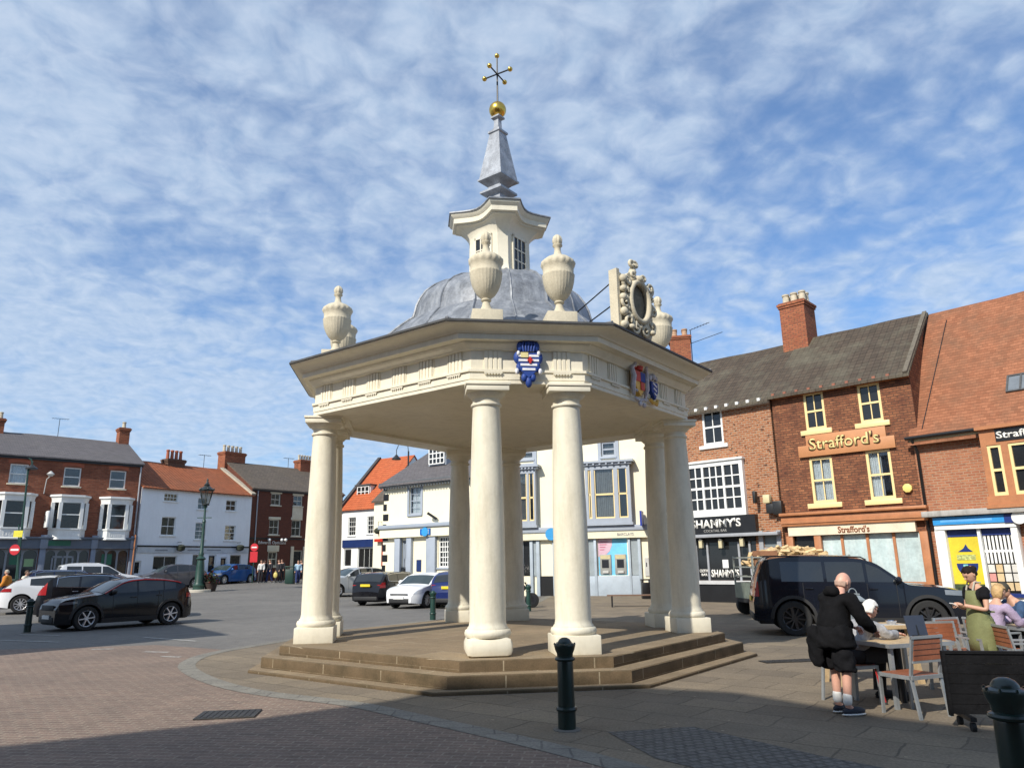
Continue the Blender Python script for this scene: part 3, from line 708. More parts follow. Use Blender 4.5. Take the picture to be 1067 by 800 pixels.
def sash(root, r, fr, cols=2, rows=1, fw=.06, bw=.025, y=.07, sill=None, lint=None, g=None, curt=None, lights=2, sw=.08, sh=.09, lh=.2, name='window', mid=True, blind=None):
    u0, u1, z0, z1 = r
    mb = MB(); h = (z1-z0)/lights
    mb.box(u0, u0+fw, y, y+.09, z0, z1).box(u1-fw, u1, y, y+.09, z0, z1).box(u0+fw, u1-fw, y, y+.09, z1-fw, z1).box(u0+fw, u1-fw, y, y+.09, z0, z0+fw*1.2)
    for k in range(lights):
        a = z0+h*k; b = a+h; yy = y+.02+(.025 if k == 0 else 0)
        if k: mb.box(u0+fw, u1-fw, yy-.004, yy+.045, a-fw*.4, a+fw*.4)
        for c in range(1, cols):
            x = u0+fw+(u1-u0-2*fw)*c/cols; mb.box(x-bw/2, x+bw/2, yy, yy+.03, a+(fw if k == 0 else 0), b-(fw if k == lights-1 else 0))
        for q in range(1, rows):
            z = a+h*q/rows; mb.box(u0+fw, u1-fw, yy+.002, yy+.028, z-bw/2, z+bw/2)
    w = mb.build(name, fr, root)
    pane_curtain(w, (u0+fw*.5, u1-fw*.5, z0+fw*.5, z1-fw*.5), y+.06, g, curt)
    if sill: part('sill', w, (u0-sw, u1+sw, z0-sh, z0-.001), -.09, y+.02, sill, .006)
    if lint: part('lintel', w, (u0-.10, u1+.10, z1+.002, z1+lh), -.03, .05, lint, .006)
    return w
def door(root, r, m, fr, y=.12, glassed=True):
    u0, u1, z0, z1 = r
    mb = MB(); mb.box(u0, u0+.08, y-.04, y+.06, z0, z1).box(u1-.08, u1, y-.04, y+.06, z0, z1).box(u0+.08, u1-.08, y-.04, y+.06, z1-.09, z1)
    d0 = mb.build('door', fr, root)
    mb = MB(); a, b = u0+.085, u1-.085; zt = z1-.095
    mb.box(a, b, y, y+.04, z0+.01, z0+(zt-z0)*.42).box(a, a+.1, y, y+.04, z0, zt).box(b-.1, b, y, y+.04, z0, zt).box(a, b, y, y+.04, zt-.1, zt)
    mb.box(a+.15, b-.15, y-.012, y, z0+.2, z0+(zt-z0)*.36)
    mb.build('door_leaf', m, d0)
    mb = MB(); mb.box(a+.1, b-.1, y+.015, y+.022, z0+(zt-z0)*.42, zt-.1); mb.build('pane', shopdark, d0)
    mb = MB(); mb.cyl((b-.06, y-.05, z0+(zt-z0)*.47), (b-.06, y, z0+(zt-z0)*.47), .025, n=8); mb.build('handle', M('brass', (.6, .42, .15), .3, metal=1), d0)
    return d0
shopdark = M('dark_shop_pane', (.018, .019, .02), .08, spec=.6)
def chimney(rf, F, tl, br, off, dep=.75, pots=3, pm=pot, zb=None, bm=br_chim, poth=.45, potr=.12, rows=1):
    u0, z1 = F.uv(*tl, off); u1, z0 = F.uv(*br, off)
    if zb is None: zb = z0-1.2
    y0 = off-dep/2; y1 = off+dep/2; H = z1-poth
    mb = MB(); mb.box(u0, u1, y0, y1, zb, H-.28).box(u0-.05, u1+.05, y0-.05, y1+.05, H-.279, H-.17).box(u0-.09, u1+.09, y0-.09, y1+.09, H-.169, H-.06).box(u0-.03, u1+.03, y0-.03, y1+.03, H-.059, H)
    c = mb.build('chimney', bm, rf)
    for rr in range(rows):
        for k in range(pots):
            x = u0+(u1-u0)*(k+.5)/pots; yy = off if rows == 1 else off+(-.2+.4*rr)
            mb = MB(); mb.lathe([(potr*1.1, 0), (potr, .05), (potr*.85, poth*.8), (potr*1.05, poth*.82), (potr*1.05, poth*.97), (potr*.7, poth), (potr*.65, poth*.5)], 12, (x, yy, H-.005)); mb.build('chimney_pot', pm, c)
    return c
def pipe(root, pts, r=.05, m=black):
    mb = MB(); mb.tube(pts, r, 8); return mb.build('drainpipe', m, root)
lampblack = M('dark_lamp', (.02, .02, .02), .4)

# --- A: long red brick building with bay windows, far left
FA = fac((0, 472.6), 46.1, (149, 483.7), ext0=9)
ups = [FA.R((11.4, 482), (27.6, 504)), FA.R((67.5, 487), (83, 507)), FA.R((115.4, 490.5), (130, 509.7))]
du = ups[1][0]-ups[0][0]; ups.append(tuple([ups[0][0]-du, ups[0][1]-du, ups[0][2], ups[0][3]]))
zt = sum(u[3] for u in ups)/4; zb = sum(u[2] for u in ups)/4; ups = [(u[0], u[1], zb, zt) for u in ups]
bays = [FA.R((54.5, 519.5), (88.6, 552)), FA.R((105.7, 522), (135, 552))]
b0 = FA.R((0, 519), (32, 551)); bw = bays[0][1]-bays[0][0]; bays.append((b0[1]-bw, b0[1], b0[2], b0[3])); bays.append((b0[1]-2*bw-1.8, b0[1]-bw-1.8, b0[2], b0[3]))
zt = sum(b[3] for b in bays)/4; zb = sum(b[2] for b in bays)/4; bays = [(b[0], b[1], zb, zt) for b in bays]
zf1, zf0 = FA.z(70, 559.5), FA.z(70, 571.5)
xs_p = [FA.uv(x, 575)[0] for x in (40.5, 46.5, 93.8, 98.5, 134.5, 139.5)]
shopA = []
def mid(a, b, n): return [a+(b-a)*i/n for i in range(n+1)]
seg = [(xs_p[1], xs_p[2]), (xs_p[3], xs_p[4]), (xs_p[0]-(xs_p[2]-xs_p[1]), xs_p[0])]
for a, b in seg: shopA.append((a+.03, b-.03, .45, zf0-.02))
holes = ups+[(b[0]+.1, b[1]-.1, b[2]+.05, b[3]) for b in bays]+shopA
Hr = FA.z(60, 456.5, 4.5)
rA, rfA = building('bank_building', 'long red brick building with white bay windows over a slate blue shopfront, far left', FA, 9, Hr, br_left, t_slate, holes, fascia=black)
for r in ups:
    w = sash(rA, r, white, cols=1, rows=1, sill=stonesill, curt=[(0, 1, curtain)] if r is ups[0] else None, fw=.07)
    # shallow brick arch over the opening
    mb = MB(); u0, u1 = r[0], r[1]; n = 8
    A1 = [(u0-.12+(u1-u0+.24)*i/n, -.012, r[3]+.02+.10*sin(pi*i/n)) for i in range(n+1)]
    mb.loft([A1, [(p[0], p[1], p[2]+.24) for p in A1], [(p[0], .0, p[2]+.24) for p in A1]], False, smooth=False); mb.build('brick_arch', M('arch_brick', (.36, .10, .05), .85), w)
def bay(root, r, pr=.55):
    u0, u1, z0, z1 = r; c = .42
    def plan(e, z): return [(u0-e, -.0, z), (u0+c-e*.3, -pr-e, z), (u1-c+e*.3, -pr-e, z), (u1+e, -.0, z)]
    mb = MB()
    mb.loft([plan(.16, z1+.32), plan(.16, z1+.20), plan(.05, z1+.12), plan(.02, z1+.0), plan(0, z1-.18)], False, smooth=False); mb.f([mb.v(p) for p in plan(.16, z1+.32)])
    mb.f([mb.v(p) for p in plan(0, z1-.18)])
    mb.loft([plan(.06, z0+.06), plan(.06, z0-.03), plan(.0, z0-.04), plan(.0, z0-.55), plan(.05, z0-.58), plan(.05, z0-.66)], False, smooth=False); mb.f([mb.v(p) for p in plan(.06, z0+.06)]); mb.f([mb.v(p) for p in plan(.05, z0-.66)])
    P = plan(0, 0)
    for x, y in ((P[0][0]+.07, -.06), (P[1][0]+.02, -pr+.09), (P[2][0]-.02, -pr+.09), (P[3][0]-.07, -.06)): mb.box(x-.10, x+.10, y-.09, y+.09, z0+.05, z1-.17)
    mb.box(P[1][0], P[2][0], -pr+.05, -pr+.09, (z0+z1)/2-.04, (z0+z1)/2+.03)
    for k in (0, 1, 2):
        a = P[1][0]+.18+(P[2][0]-P[1][0]-.36)*k/3; b = a+(P[2][0]-P[1][0]-.36)/3-.1
        mb.box(a, b, -pr-.015, -pr, z0-.45, z0-.42).box(a, b, -pr-.015, -pr, z0-.18, z0-.15).box(a, a+.03, -pr-.015, -pr, z0-.42, z0-.18).box(b-.03, b, -pr-.015, -pr, z0-.42, z0-.18)
    w = mb.build('bay_window', white, root)
    mb = MB(); mb.quad((P[0][0]+.1, -.06, z0), (P[1][0], -pr+.1, z0), (P[1][0], -pr+.1, z1-.15), (P[0][0]+.1, -.06, z1-.15)); mb.quad((P[1][0], -pr+.1, z0), (P[2][0], -pr+.1, z0), (P[2][0], -pr+.1, z1-.15), (P[1][0], -pr+.1, z1-.15)); mb.quad((P[2][0], -pr+.1, z0), (P[3][0]-.1, -.06, z0), (P[3][0]-.1, -.06, z1-.15), (P[2][0], -pr+.1, z1-.15))
    mb.build('pane', glass, w)
    return w
for r in bays: bay(rA, r)
part('fascia', rA, (.02, FA.W-.05, zf0, zf1-.14), -.30, -.003, greydark); part('cornice', rA, (.0, FA.W-.02, zf1-.138, zf1), -.42, -.003, greydark, .02)
for k in range(4):
    for a, b in ((xs_p[0], xs_p[1]), (xs_p[2], xs_p[3]), (xs_p[4], xs_p[5]), (xs_p[0]-(xs_p[2]-xs_p[1])-.4, xs_p[0]-(xs_p[2]-xs_p[1])))[k:k+1]:
        part('pilaster', rA, (a, b, -.5, zf0-.001), -.26, -.003, M('blue_grey_pilaster', (.19, .22, .28), .5), .01); part('pilaster_block', rA, (a-.06, b+.06, zf0+.001, zf1+.12), -.36, -.302, M('blue_grey_pilaster', (.19, .22, .28), .5), .01)
for si, (h, n) in enumerate(zip(shopA, (4, 3, 3))):
    a, b, z0, z1 = h; q = mid(a, b, n); mb = MB(); m2 = MB()
    for i in range(n):
        c, d = q[i], q[i+1]; cz = z1-.35; r_ = (d-c)/2-.06; cc = (c+d)/2
        arc = [(c, z0), (c, z1), (d, z1), (d, z0), (cc+r_, z0)]+[(cc+r_*cos(t), cz+min(.3, r_)*sin(t)) for t in [pi*k/10 for k in range(11)]]+[(cc-r_, z0)]
        # frame with round arched head, built as a strip
        inner = [(cc-r_, z0)]+[(cc-r_*cos(pi*k/10), cz+min(.3, r_)*sin(pi*k/10)) for k in range(11)]+[(cc+r_, z0)]
        outer = [(c, z0)]+[(max(c, min(d, cc-(r_+.6)*cos(pi*k/10)*1.4)), z1) for k in range(11)]+[(d, z0)]
        mb.loft([[(p[0], .04, p[1]) for p in inner], [(p[0], .04, p[1]) for p in outer]], False, smooth=False)
        m2.box(c+.02, d-.02, .10, .11, z0, z1)
    part('shop_sill', rA, (a, b, -.5, z0), -.12, -.002, greydark)
    w = mb.build('shop_window', M('grey_frame', (.22, .24, .27), .5), rA); m2.build('pane', shopdark, w)
lg = M('green_sign', (.02, .12, .07), .5); lgl = M('pale_green_sign', (.25, .4, .2), .5)
r = FA.R((47, 563.5), (72, 570.5)); part('sign', rA, (r[0], r[1], zf0+.18, zf0+.5), -.315, -.302, lg)
r = FA.R((25.8, 582), (34.5, 590)); part('window_poster', rA, r, .085, .095, lgl)
r = FA.R((106.5, 577), (116, 588)); part('window_poster', rA, r, .085, .095, lg)
r = FA.R((10.5, 579), (22, 588)); part('window_poster', rA, r, .085, .095, lg)
dr = FA.R((54, 579), (75, 596)); 
mb = MB(); 
for x in (dr[0], (dr[0]+dr[1])/2-.04, dr[1]-.1): mb.box(x, x+.1, .02, .09, .1, dr[3])
mb.box(dr[0], dr[1], .02, .09, dr[3]-.12, dr[3]); mb.build('entrance_frame', M('grey_frame', (.22, .24, .27), .5), rA)
chimney(rfA, FA, (124.6, 439), (132.5, 463), 4.5, .8, 1, potpale, potr=.14, poth=.5)
pipe(rA, [(FA.W-.12, -.1, FA.He-.2), (FA.W-.12, -.1, zf1+.2)], .05, M('grey_pipe', (.35, .36, .38), .5)); pipe(rA, [(FA.W-.12, -.45, zf1+.2), (FA.W-.16, -.45, -.3)], .05, orangewood)
# projecting sign and wall lamp are fixed to the wall
u, z = FA.uv(46.5, 541); mb = MB(); mb.box(u-.07, u+.07, -1.0, -.25, z-.55, z+.5); s_ = mb.build('projecting_sign', white, rA, bevel=.04)
mb = MB(); mb.bar((u-.075, -.80, z-.2), (u-.075, -.5, z+.25), .05, .01); mb.bar((u-.075, -.45, z-.25), (u-.075, -.6, z+.2), .05, .01); mb.bar((u-.075, -.75, z-.1), (u-.075, -.4, z-.05), .05, .01); mb.build('emblem', black, s_)
u, z = FA.uv(51, 495); mb = MB(); mb.tube([(u-.15, 0, z-1.2), (u-.15, -.3, z-.3), (u, -.45, z-.1)], .03, 6); mb.lathe([(.10, -.12), (.24, .02), (.05, .22)], 12, (u, -.5, z)); mb.build('wall_lamp', M('pale_lamp', (.5, .5, .48), .4), rA)

# neighbour further left, only its chimney shows
# --- B: white rendered building
FB = fac((148.6, 507), FA.P1.y+.03, (263, 516))
top = [FB.R((171.6, 513.5), (185, 522.8)), FB.R((206.8, 518.3), (216, 531)), FB.R((236, 520.6), (246, 532.6))]
mid_ = [FB.R((169, 538), (182, 558)), FB.R((204, 544), (213.6, 562)), FB.R((234.7, 547), (244.7, 563))]
zs0 = FB.z(205, 569.3); zs1 = FB.z(205, 576)
shop = [FB.R((160, 579), (183.5, 593.5)), FB.R((217.5, 577.5), (224, 598)), FB.R((230, 580), (235.6, 600)), FB.R((240, 578), (250, 595)), FB.R((139.8, 584), (146, 597)), FB.R((201, 577.5), (206, 594))]
rB, rfB = building('white_shop_building', 'white rendered building with a rusty pantile roof and black string line', FB, 8.5, FB.z(195, 486.5, 4.25), whitewall, t_rust, top+mid_+shop, fascia=None)
sash(rB, top[0], white, 4, 1, fw=.05, sill=white, sh=.06); sash(rB, top[1], white, 2, 1, sill=white, sh=.06); sash(rB, top[2], white, 2, 1, sill=white, sh=.06)
for r in mid_: sash(rB, r, white, 2, 2 if r is not mid_[0] else 1, sill=white, sh=.07)
part('string_course', rB, (.05, FB.W-.05, zs0-.06, zs0+.05), -.10, -.002, black); part('fascia', rB, (.05, FB.W-.05, zs1, zs0-.062), -.07, -.002, M('pale_grey_fascia', (.52, .54, .55), .6))
sash(rB, shop[0], white, 2, 1, lights=1, g=shopdark); 
for r in (shop[3], shop[5]): sash(rB, r, M('warm_frame', (.5, .42, .33), .5), 1, 1, lights=1, g=shopdark)
for r in (shop[1], shop[2], shop[4]): door(rB, r, blackmatt, white)
gt = M('grey_lettering', (.25, .26, .28), .5)
for a, b in ((161, 174), (195, 207.5), (215, 229.5)):
    r = FB.R((a, 572.2), (b, 574)); part('lettering', rB, (r[0], r[1], r[2]+.02, r[3]), -.082, -.072, gt)
for x in (184.8, 246.5):
    u, z = FB.uv(x, 570); mb = MB(); mb.tube([(u, 0, z+.35), (u, -.5, z+.35)], .02, 6); mb.lathe([(.03, -.3), (.26, -.22), (.30, -.02), (.2, .05)], 12, (u, -.45, z)); mb.sph((u, -.45, z+.02), (.32, .32, .16), 10, 6); mb.build('hanging_basket', M('basket_dark_leaves', (.03, .035, .02), .9), rB)
chimney(rfB, FB, (173.2, 468), (188.8, 492), 4.25, .9, 4, M('red_pot', (.35, .1, .05), .8), bm=Mbrick('sooty_brick', (.16, .09, .06), (.11, .065, .045), (.1, .08, .06), patch=.4), poth=.75, potr=.13)
cB = chimney(rfB, FB, (232, 463), (251, 492), 4.6, 1.0, 5, potpale, poth=.6, potr=.13)
# sloping stone coping on the right verge
mb = MB(); W_ = FB.W; k0 = FB.z(195, 486.5, 4.25)
mb.bar((W_-.05, -.25, FB.He+.08), (W_-.05, 4.25, k0+.22), .38, .14); mb.build('stone_coping', concrete, rfB)
# --- C: dark brown brick building
FC = fac((263, 508), FB.P1.y+.03, (323.6, 512.7), ext1=3.5)
tw = [FC.R((283, 513.8), (292, 526.5)), FC.R((306, 516), (315, 527.5))]
mw = [FC.R((281, 541), (290.3, 557)), FC.R((304.3, 541.5), (313, 558.5))]
gw = [FC.R((279.5, 574.5), (288.5, 590)), FC.R((306, 573), (314, 597))]
rC, rfC = building('brown_brick_building', 'narrow dark brown brick building with cream window surrounds beside the white building', FC, 8.5, FC.z(285, 487, 4.25), br_brown, t_slate_brown, tw+mw+gw, fascia=black)
stone_c = M('cream_stone_trim', (.62, .56, .42), .7)
for r in tw+mw: sash(rC, r, M('off_white_frame', (.66, .62, .52), .5), 2, 1, sill=stone_c, lint=stone_c, lh=.22)
part('window_apron', rC, (tw[1][0]-.05, tw[1][1]+.05, tw[1][2]-1.0, tw[1][2]-.1), -.04, -.002, stone_c)
sash(rC, gw[0], stone_c, 2, 1, lint=stone_c, sill=stone_c, lh=.5, fw=.09); door(rC, gw[1], black, stone_c)
r = gw[1]; part('door_surround', rC, (r[0]-.3, r[0]-.02, 0, r[3]+.3), -.06, -.002, stone_c); part('door_surround', rC, (r[1]+.02, r[1]+.3, 0, r[3]+.3), -.06, -.002, stone_c)
z = FC.z(285, 561); part('string_course', rC, (.1, FC.W-.1, z-.06, z+.06), -.06, -.002, black)
r = FC.R((269, 563.6), (297.5, 567.4)); text('Edwards Opticians', 'lettering', M('pale_lettering', (.6, .55, .5), .5), rC, (r[0]+r[1])/2, -.03, (r[2]+r[3])/2, r[1]-r[0], .32, offset=.02)
for x in (278.5, 291.5, 295.5, 317):
    u, z = FC.uv(x, 562.5); mb = MB(); mb.sph((u, -.3, z), .13, 10, 8); mb.tube([(u, 0, z+.1), (u, -.3, z+.12)], .015, 5); mb.build('globe_lamp', M('white_globe', (.75, .75, .72), .3), rC)
pipe(rC, [(FC.uv(268, 520)[0], -.08, FC.He-.2), (FC.uv(268, 520)[0], -.08, 0)], .045, M('grey_pipe', (.35, .36, .38), .5))
chimney(rfC, FC, (310.5, 473.5), (326, 494), 4.25, 1.0, 6, potpale, poth=.5, potr=.11)
# --- D: white house with an orange roof
FD = fac((357.8, 529.6), 66, (393.4, 527), ext0=.2)
dw = [FD.R((363.3, 539), (370.2, 558)), FD.R((382.9, 537.8), (390.1, 556))]
ds = [FD.R((358.6, 572), (365.5, 590)), FD.R((373, 571), (389.5, 596))]
rD, rfD = building('white_house', 'small white house with bright orange roof, dormer and navy shop fascia', FD, 9.5, FD.z(383, 481, 4.75), whitewall2, t_red, dw+ds)
for r in dw: sash(rD, r, white, 3, 2, sill=white, sh=.06)
sash(rD, ds[0], white, 1, 1, lights=1, g=shopdark); sash(rD, ds[1], white, 3, 1, lights=1, g=shopdark)
r = FD.R((357.8, 561.5), (390.3, 569.4)); part('fascia', rD, (r[0], r[1], r[2], r[3]-.1), -.12, -.002, blueblack)
r = FD.R((373.2, 505.8), (384.6, 522), 1.2); u0, u1, z0, z1 = r
mb = MB(); mb.box(u0-.1, u1+.1, 1.22, 4.2, z0-.1, z1-.05); dm = mb.build('dormer', white, rD)
mb = MB(); mb.box(u0-.25, u1+.25, 1.0, 4.4, z1-.049, z1+.06); mb.build('dormer_roof', lead_dark, dm)
mb = MB(); mb.box(u0, u1, 1.16, 1.20, z0, z1-.15); w = mb.build('window', shopdark, dm)
mb = MB()
for k in range(4): x = u0+(u1-u0)*k/3; mb.box(x-.04, x+.04, 1.11, 1.158, z0, z1-.15)
for k in range(4): z = z0+(z1-.15-z0)*k/3; mb.box(u0, u1, 1.112, 1.156, z-.03, z+.03)
mb.build('glazing_bars', white, w)
mb = MB(); k0 = FD.z(383, 481, 4.75); mb.bar((.0, -.4, FD.He-.15), (.0, 4.75, k0+.2), .35, .25); mb.build('verge_coping', M('dark_coping', (.05, .045, .045), .8), rfD)
# --- E: narrow link with a red door
FE = fac((393.6, 521), 58, (409, 519.5), ext0=.4, ext1=2)
er = FE.R((397.6, 563), (403.5, 590))
rE, rfE = building('link_house', 'narrow cream link house with a red door between white house and cream bank', FE, 6, FE.z(404, 493, 3), creamwall, t_slate_brown, [er])
door(rE, er, M('red_gloss', (.5, .03, .015), .35), M('red_gloss', (.5, .03, .015), .35)); 
r = FE.R((393.5, 561.5), (403.8, 564)); part('door_hood', rE, (r[0], r[1], r[2], r[3]), -.35, -.002, M('red_gloss', (.5, .03, .015), .35))
u, z = FE.uv(397.7, 553); mb = MB(); mb.sph((u, -.35, z), (.38, .3, .25), 10, 6); mb.tube([(u, 0, z+.7), (u, -.35, z+.7), (u, -.35, z+.2)], .02, 5); mb.build('hanging_basket', M('basket_dark_leaves', (.03, .035, .02), .9), rE)
# --- F: cream bank with slate roof and black quoins
FF = fac((400.6, 504), 45, (470.6, 496.3), ext1=1.8)
fw_ = FF.R((427, 508), (438.5, 535)); tallw = FF.R((457, 559), (468.5, 591)); dr = FF.R((419, 563), (425.5, 594))
rF, rfF = building('cream_bank', 'cream two storey bank with a slate roof, dormer and black corner quoins', FF, 10, FF.z(444, 468, 5), creamwall, t_slate, [fw_, tallw, dr], ov=.45)
z = FF.He; part('eaves_cornice', rF, (-.1, FF.W+.1, z-.30, z-.02), -.38, -.003, M('dark_eaves', (.10, .11, .12), .6))
mb = MB()
for k in range(int(FF.W/.22)): mb.box(k*.22, k*.22+.1, -.34, -.30, z-.42, z-.301)
mb.build('dentils', M('dark_eaves', (.10, .11, .12), .6), rF)
sash(rF, fw_, greypaint, 2, 2, sill=greypaint, sh=.12, sw=.12, curt=[(0, 1, curtain)]); 
r = fw_; part('window_surround', rF, (r[0]-.16, r[0]-.005, r[2]-.1, r[3]+.12), -.05, -.002, greypaint); part('window_surround', rF, (r[1]+.005, r[1]+.16, r[2]-.1, r[3]+.12), -.05, -.002, greypaint)
z1 = FF.z(440, 547.5); z0 = FF.z(440, 559)
part('cornice', rF, (-.05, FF.W, z1-.10, z1+.12), -.42, -.003, greypaint, .03); part('fascia', rF, (0, FF.W-.02, z0, z1-.102), -.30, -.003, creamwall)
for i in range(11):
    h = FF.He/12.5; w_ = .42 if i % 2 else .26
    part('quoin', rF, (-.02, w_, .25+i*h*1.12, .25+i*h*1.12+h*.72), -.03, -.001, black)
door(rF, dr, M('blue_grey_paint', (.33, .37, .43), .5), greypaint)
for a, b in ((413.6, 418.5), (426, 430.3), (446.5, 455.5)):
    r = FF.R((a, 561), (b, 600)); part('pilaster', rF, (r[0], r[1], -.3, z0-.002), -.22, -.003, greypaint, .02)
sash(rF, tallw, white, 4, 3, fw=.07, bw=.05, sill=greypaint, g=shopdark)
r = FF.R((434.5, 583), (439, 595)); part('notice_board', rF, r, -.05, -.002, blueblack)
r = FF.R((442, 551), (452.7, 557)); part('sign', rF, r, -.36, -.302, M('bank_blue', (.01, .12, .42), .4))
u = r[0]+.42; mb = MB(); mb.cyl((u, -.40, (r[2]+r[3])/2), (u, -.361, (r[2]+r[3])/2), .25, n=20); mb.build('sign_roundel', M('bank_light_blue', (.04, .30, .62), .4), rF)
mb = MB(); a = r[1]-.55
for k in range(3): mb.box(a+k*.17, a+k*.17+.09, -.372, -.3605, (r[2]+r[3])/2-.12, (r[2]+r[3])/2+.12)
mb.build('sign_mark', white, rF)
u, z = FF.uv(455, 538); mb = MB(); mb.bar((u-.3, -.45, z+.2), (u+.1, -.1, z-.15), .14, .14); mb.build('security_camera', lampblack, rF)
r = FF.R((448, 467.8), (463.4, 482), 1.4); u0, u1, z0, z1 = r
mb = MB(); mb.box(u0-.1, u1+.1, 1.42, 4.4, z0-.1, z1+.1); dm = mb.build('dormer', greypaint, rF)
mb = MB(); mb.box(u0, u1, 1.37, 1.40, z0, z1); w = mb.build('window', shopdark, dm)
mb = MB()
for k in range(5): x = u0+(u1-u0)*k/4; mb.box(x-.035, x+.035, 1.32, 1.368, z0, z1)
for k in range(4): z = z0+(z1-z0)*k/3; mb.box(u0, u1, 1.322, 1.366, z-.03, z+.03)
mb.build('glazing_bars', white, w)
# --- H: cream three storey building with bay windows and cash machines
P0 = at_y(545, 551.5, 43.6); P1 = at_z(690, 547, P0.z)
FH = Fac(P0, P1, ext0=.6, ext1=.4)
b1 = FH.R((611, 487.5), (660, 544)); b2 = FH.R((520, 494), (561, 547))
tws = [FH.R((626, 460.5), (641.5, 475)), FH.R((541, 464), (556, 478))]
zc1 = FH.z(640, 549.5); zc0 = FH.z(640, 553); zfa = FH.z(640, 560.5)
win1 = FH.R((543.7, 564), (552.5, 600)); atm = FH.R((622.5, 560.8), (655, 599))
rH, rfH = building('cream_bay_building', 'tall cream building with blue grey bay windows above two cash machines', FH, 10, 12.2, creamwall, t_slate, [(b1[0]+.2, b1[1]-.2, b1[2], b1[3]), (max(.1, b2[0]+.2), b2[1]-.2, b2[2], b2[3]), tws[0], tws[1], atm, win1], He=10.2)
for r in tws: 
    w = sash(rH, r, greypaint, 1, 1, fw=.1, curt=[(0, 1, curtain_grey)], sill=greypaint, sh=.12); part('surround', w, (r[0]-.2, r[0]-.005, r[2]-.25, r[3]+.3), -.06, -.002, greypaint); part('surround', w, (r[1]+.005, r[1]+.2, r[2]-.25, r[3]+.3), -.06, -.002, greypaint); part('surround', w, (r[0]-.2, r[1]+.2, r[2]-.45, r[2]-.255), -.07, -.002, greypaint)
def bigbay(root, r, drape=True):
    u0, u1, z0, z1 = r; pr = .45; L = u1-u0
    mb = MB()
    mb.box(u0-.25, u1+.25, -pr-.22, -.002, z1+.18, z1+.30).box(u0-.12, u1+.12, -pr-.10, -.002, z1+.06, z1+.179).box(u0, u1, -pr, -.002, z1-.18, z1+.059)
    mb.box(u0, u1, -pr, -.002, z0, z0+.25).box(u0-.06, u1+.06, -pr-.06, -.002, z0-.14, z0-.001)
    for a, b in ((0, .06), (.13, .20), (.64, .73), (.93, 1.0)): mb.box(u0+L*a, u0+L*b, -pr, -pr+.14, z0+.251, z1-.181)
    mb.box(u0, u0+.08, -pr+.15, -.002, z0+.25, z1-.18).box(u1-.08, u1, -pr+.15, -.002, z0+.25, z1-.18)
    for k in range(7): x = u0+L*(k+.5)/7; mb.box(x-.05, x+.05, -pr-.18, -pr-.101, z1+.06, z1+.178)
    w = mb.build('bay_window', greypaint, root)
    mb = MB(); zm = (z0+z1)/2
    for a, b in ((.20, .64), (.73, .93), (.06, .13)):
        mb.box(u0+L*a, u0+L*b, -pr+.05, -pr+.10, zm-.05, zm+.05); mb.box(u0+L*a, u0+L*a+.06, -pr+.05, -pr+.10, z0+.25, z1-.18); mb.box(u0+L*b-.06, u0+L*b, -pr+.05, -pr+.10, z0+.25, z1-.18); mb.box(u0+L*a, u0+L*b, -pr+.051, -pr+.10, z0+.251, z0+.33)
    mb.build('sash_frame', yellowcream if drape else white, w)
    mb = MB(); mb.box(u0+.05, u1-.05, -pr+.08, -pr+.085, z0+.25, z1-.18); mb.build('pane', glass, w)
    mb = MB(); n = 40; a = u0+L*.20; b = u0+L*.64; tp = [(a+(b-a)*i/n, -pr+.18+.03*sin(i*1.7), z1-.18) for i in range(n+1)]; mb.loft([tp, [(p[0], p[1], z0+.25) for p in tp]], False); mb.build('curtain', curtain_grey, w)
bigbay(rH, b1); bigbay(rH, (max(.05, b2[0]), b2[1], b1[2], b1[3]))
part('cornice', rH, (0, FH.W, zc0, zc1+.12), -.35, -.003, greypaint, .03); part('fascia', rH, (0.01, FH.W-.01, zfa, zc0-.002), -.28, -.003, M('cream_fascia', (.72, .68, .52), .5))
r = FH.R((644, 552.5), (661, 555.5)); text('BARCLAYS', 'lettering', gt, rH, (r[0]+r[1])/2, -.282, (zfa+zc0)/2, r[1]-r[0], .14)
sf = M('pale_blue_shopfront', (.36, .42, .48), .5)
def rr(a, b, z0=-.3, z1=None): u0 = FH.uv(a, 580)[0]; u1 = FH.uv(b, 580)[0]; return (u0, u1, z0, z1 if z1 is not None else zfa-.002)
for a, b, m_ in ((540.5, 543.4, sf), (552.8, 556, sf), (559.5, 563, sf), (576.5, 580, sf), (610, 613.5, sf), (619.5, 622.3, sf), (655.3, 657.8, sf), (665.5, 668.5, sf)): part('pilaster', rH, rr(a, b), -.16, -.003, m_, .015)
part('stall_riser', rH, rr(613.6, 665.4, -.3, atm[2]-.02), -.12, -.003, sf, .01)
for a, b in ((556.2, 559.3), (613.7, 619.3), (658, 665.3)):
    r = rr(a, b, atm[2], zfa-.05); part('side_light', rH, (r[0], r[1], r[2], r[3]), -.06, -.002, M('pale_glass', (.30, .34, .36), .1))
part('black_plinth', rH, rr(563.2, 576.3, -.3, FH.z(570, 600)), -.06, -.002, black)
u0, u1, z0, z1 = atm
part('poster_blue', rH, (u0, u1, z0, z1), .04, .06, M('cash_poster_blue', (.18, .55, .80), .4))
N = 14; cx_ = u0+(u1-u0)*.12; rr_ = (u1-u0)*.42
mb = MB(); pts = [(u0+.01, z1-.01)]+[(cx_+rr_*sin(pi/2*k/N)*.9+.1, z1-.01-(z1-z0)*.02-rr_*1.4*(1-cos(pi/2*k/N))*0-(z1-z0)*.5*(1-cos(pi/2*k/N))) for k in range(N+1)][0:0]
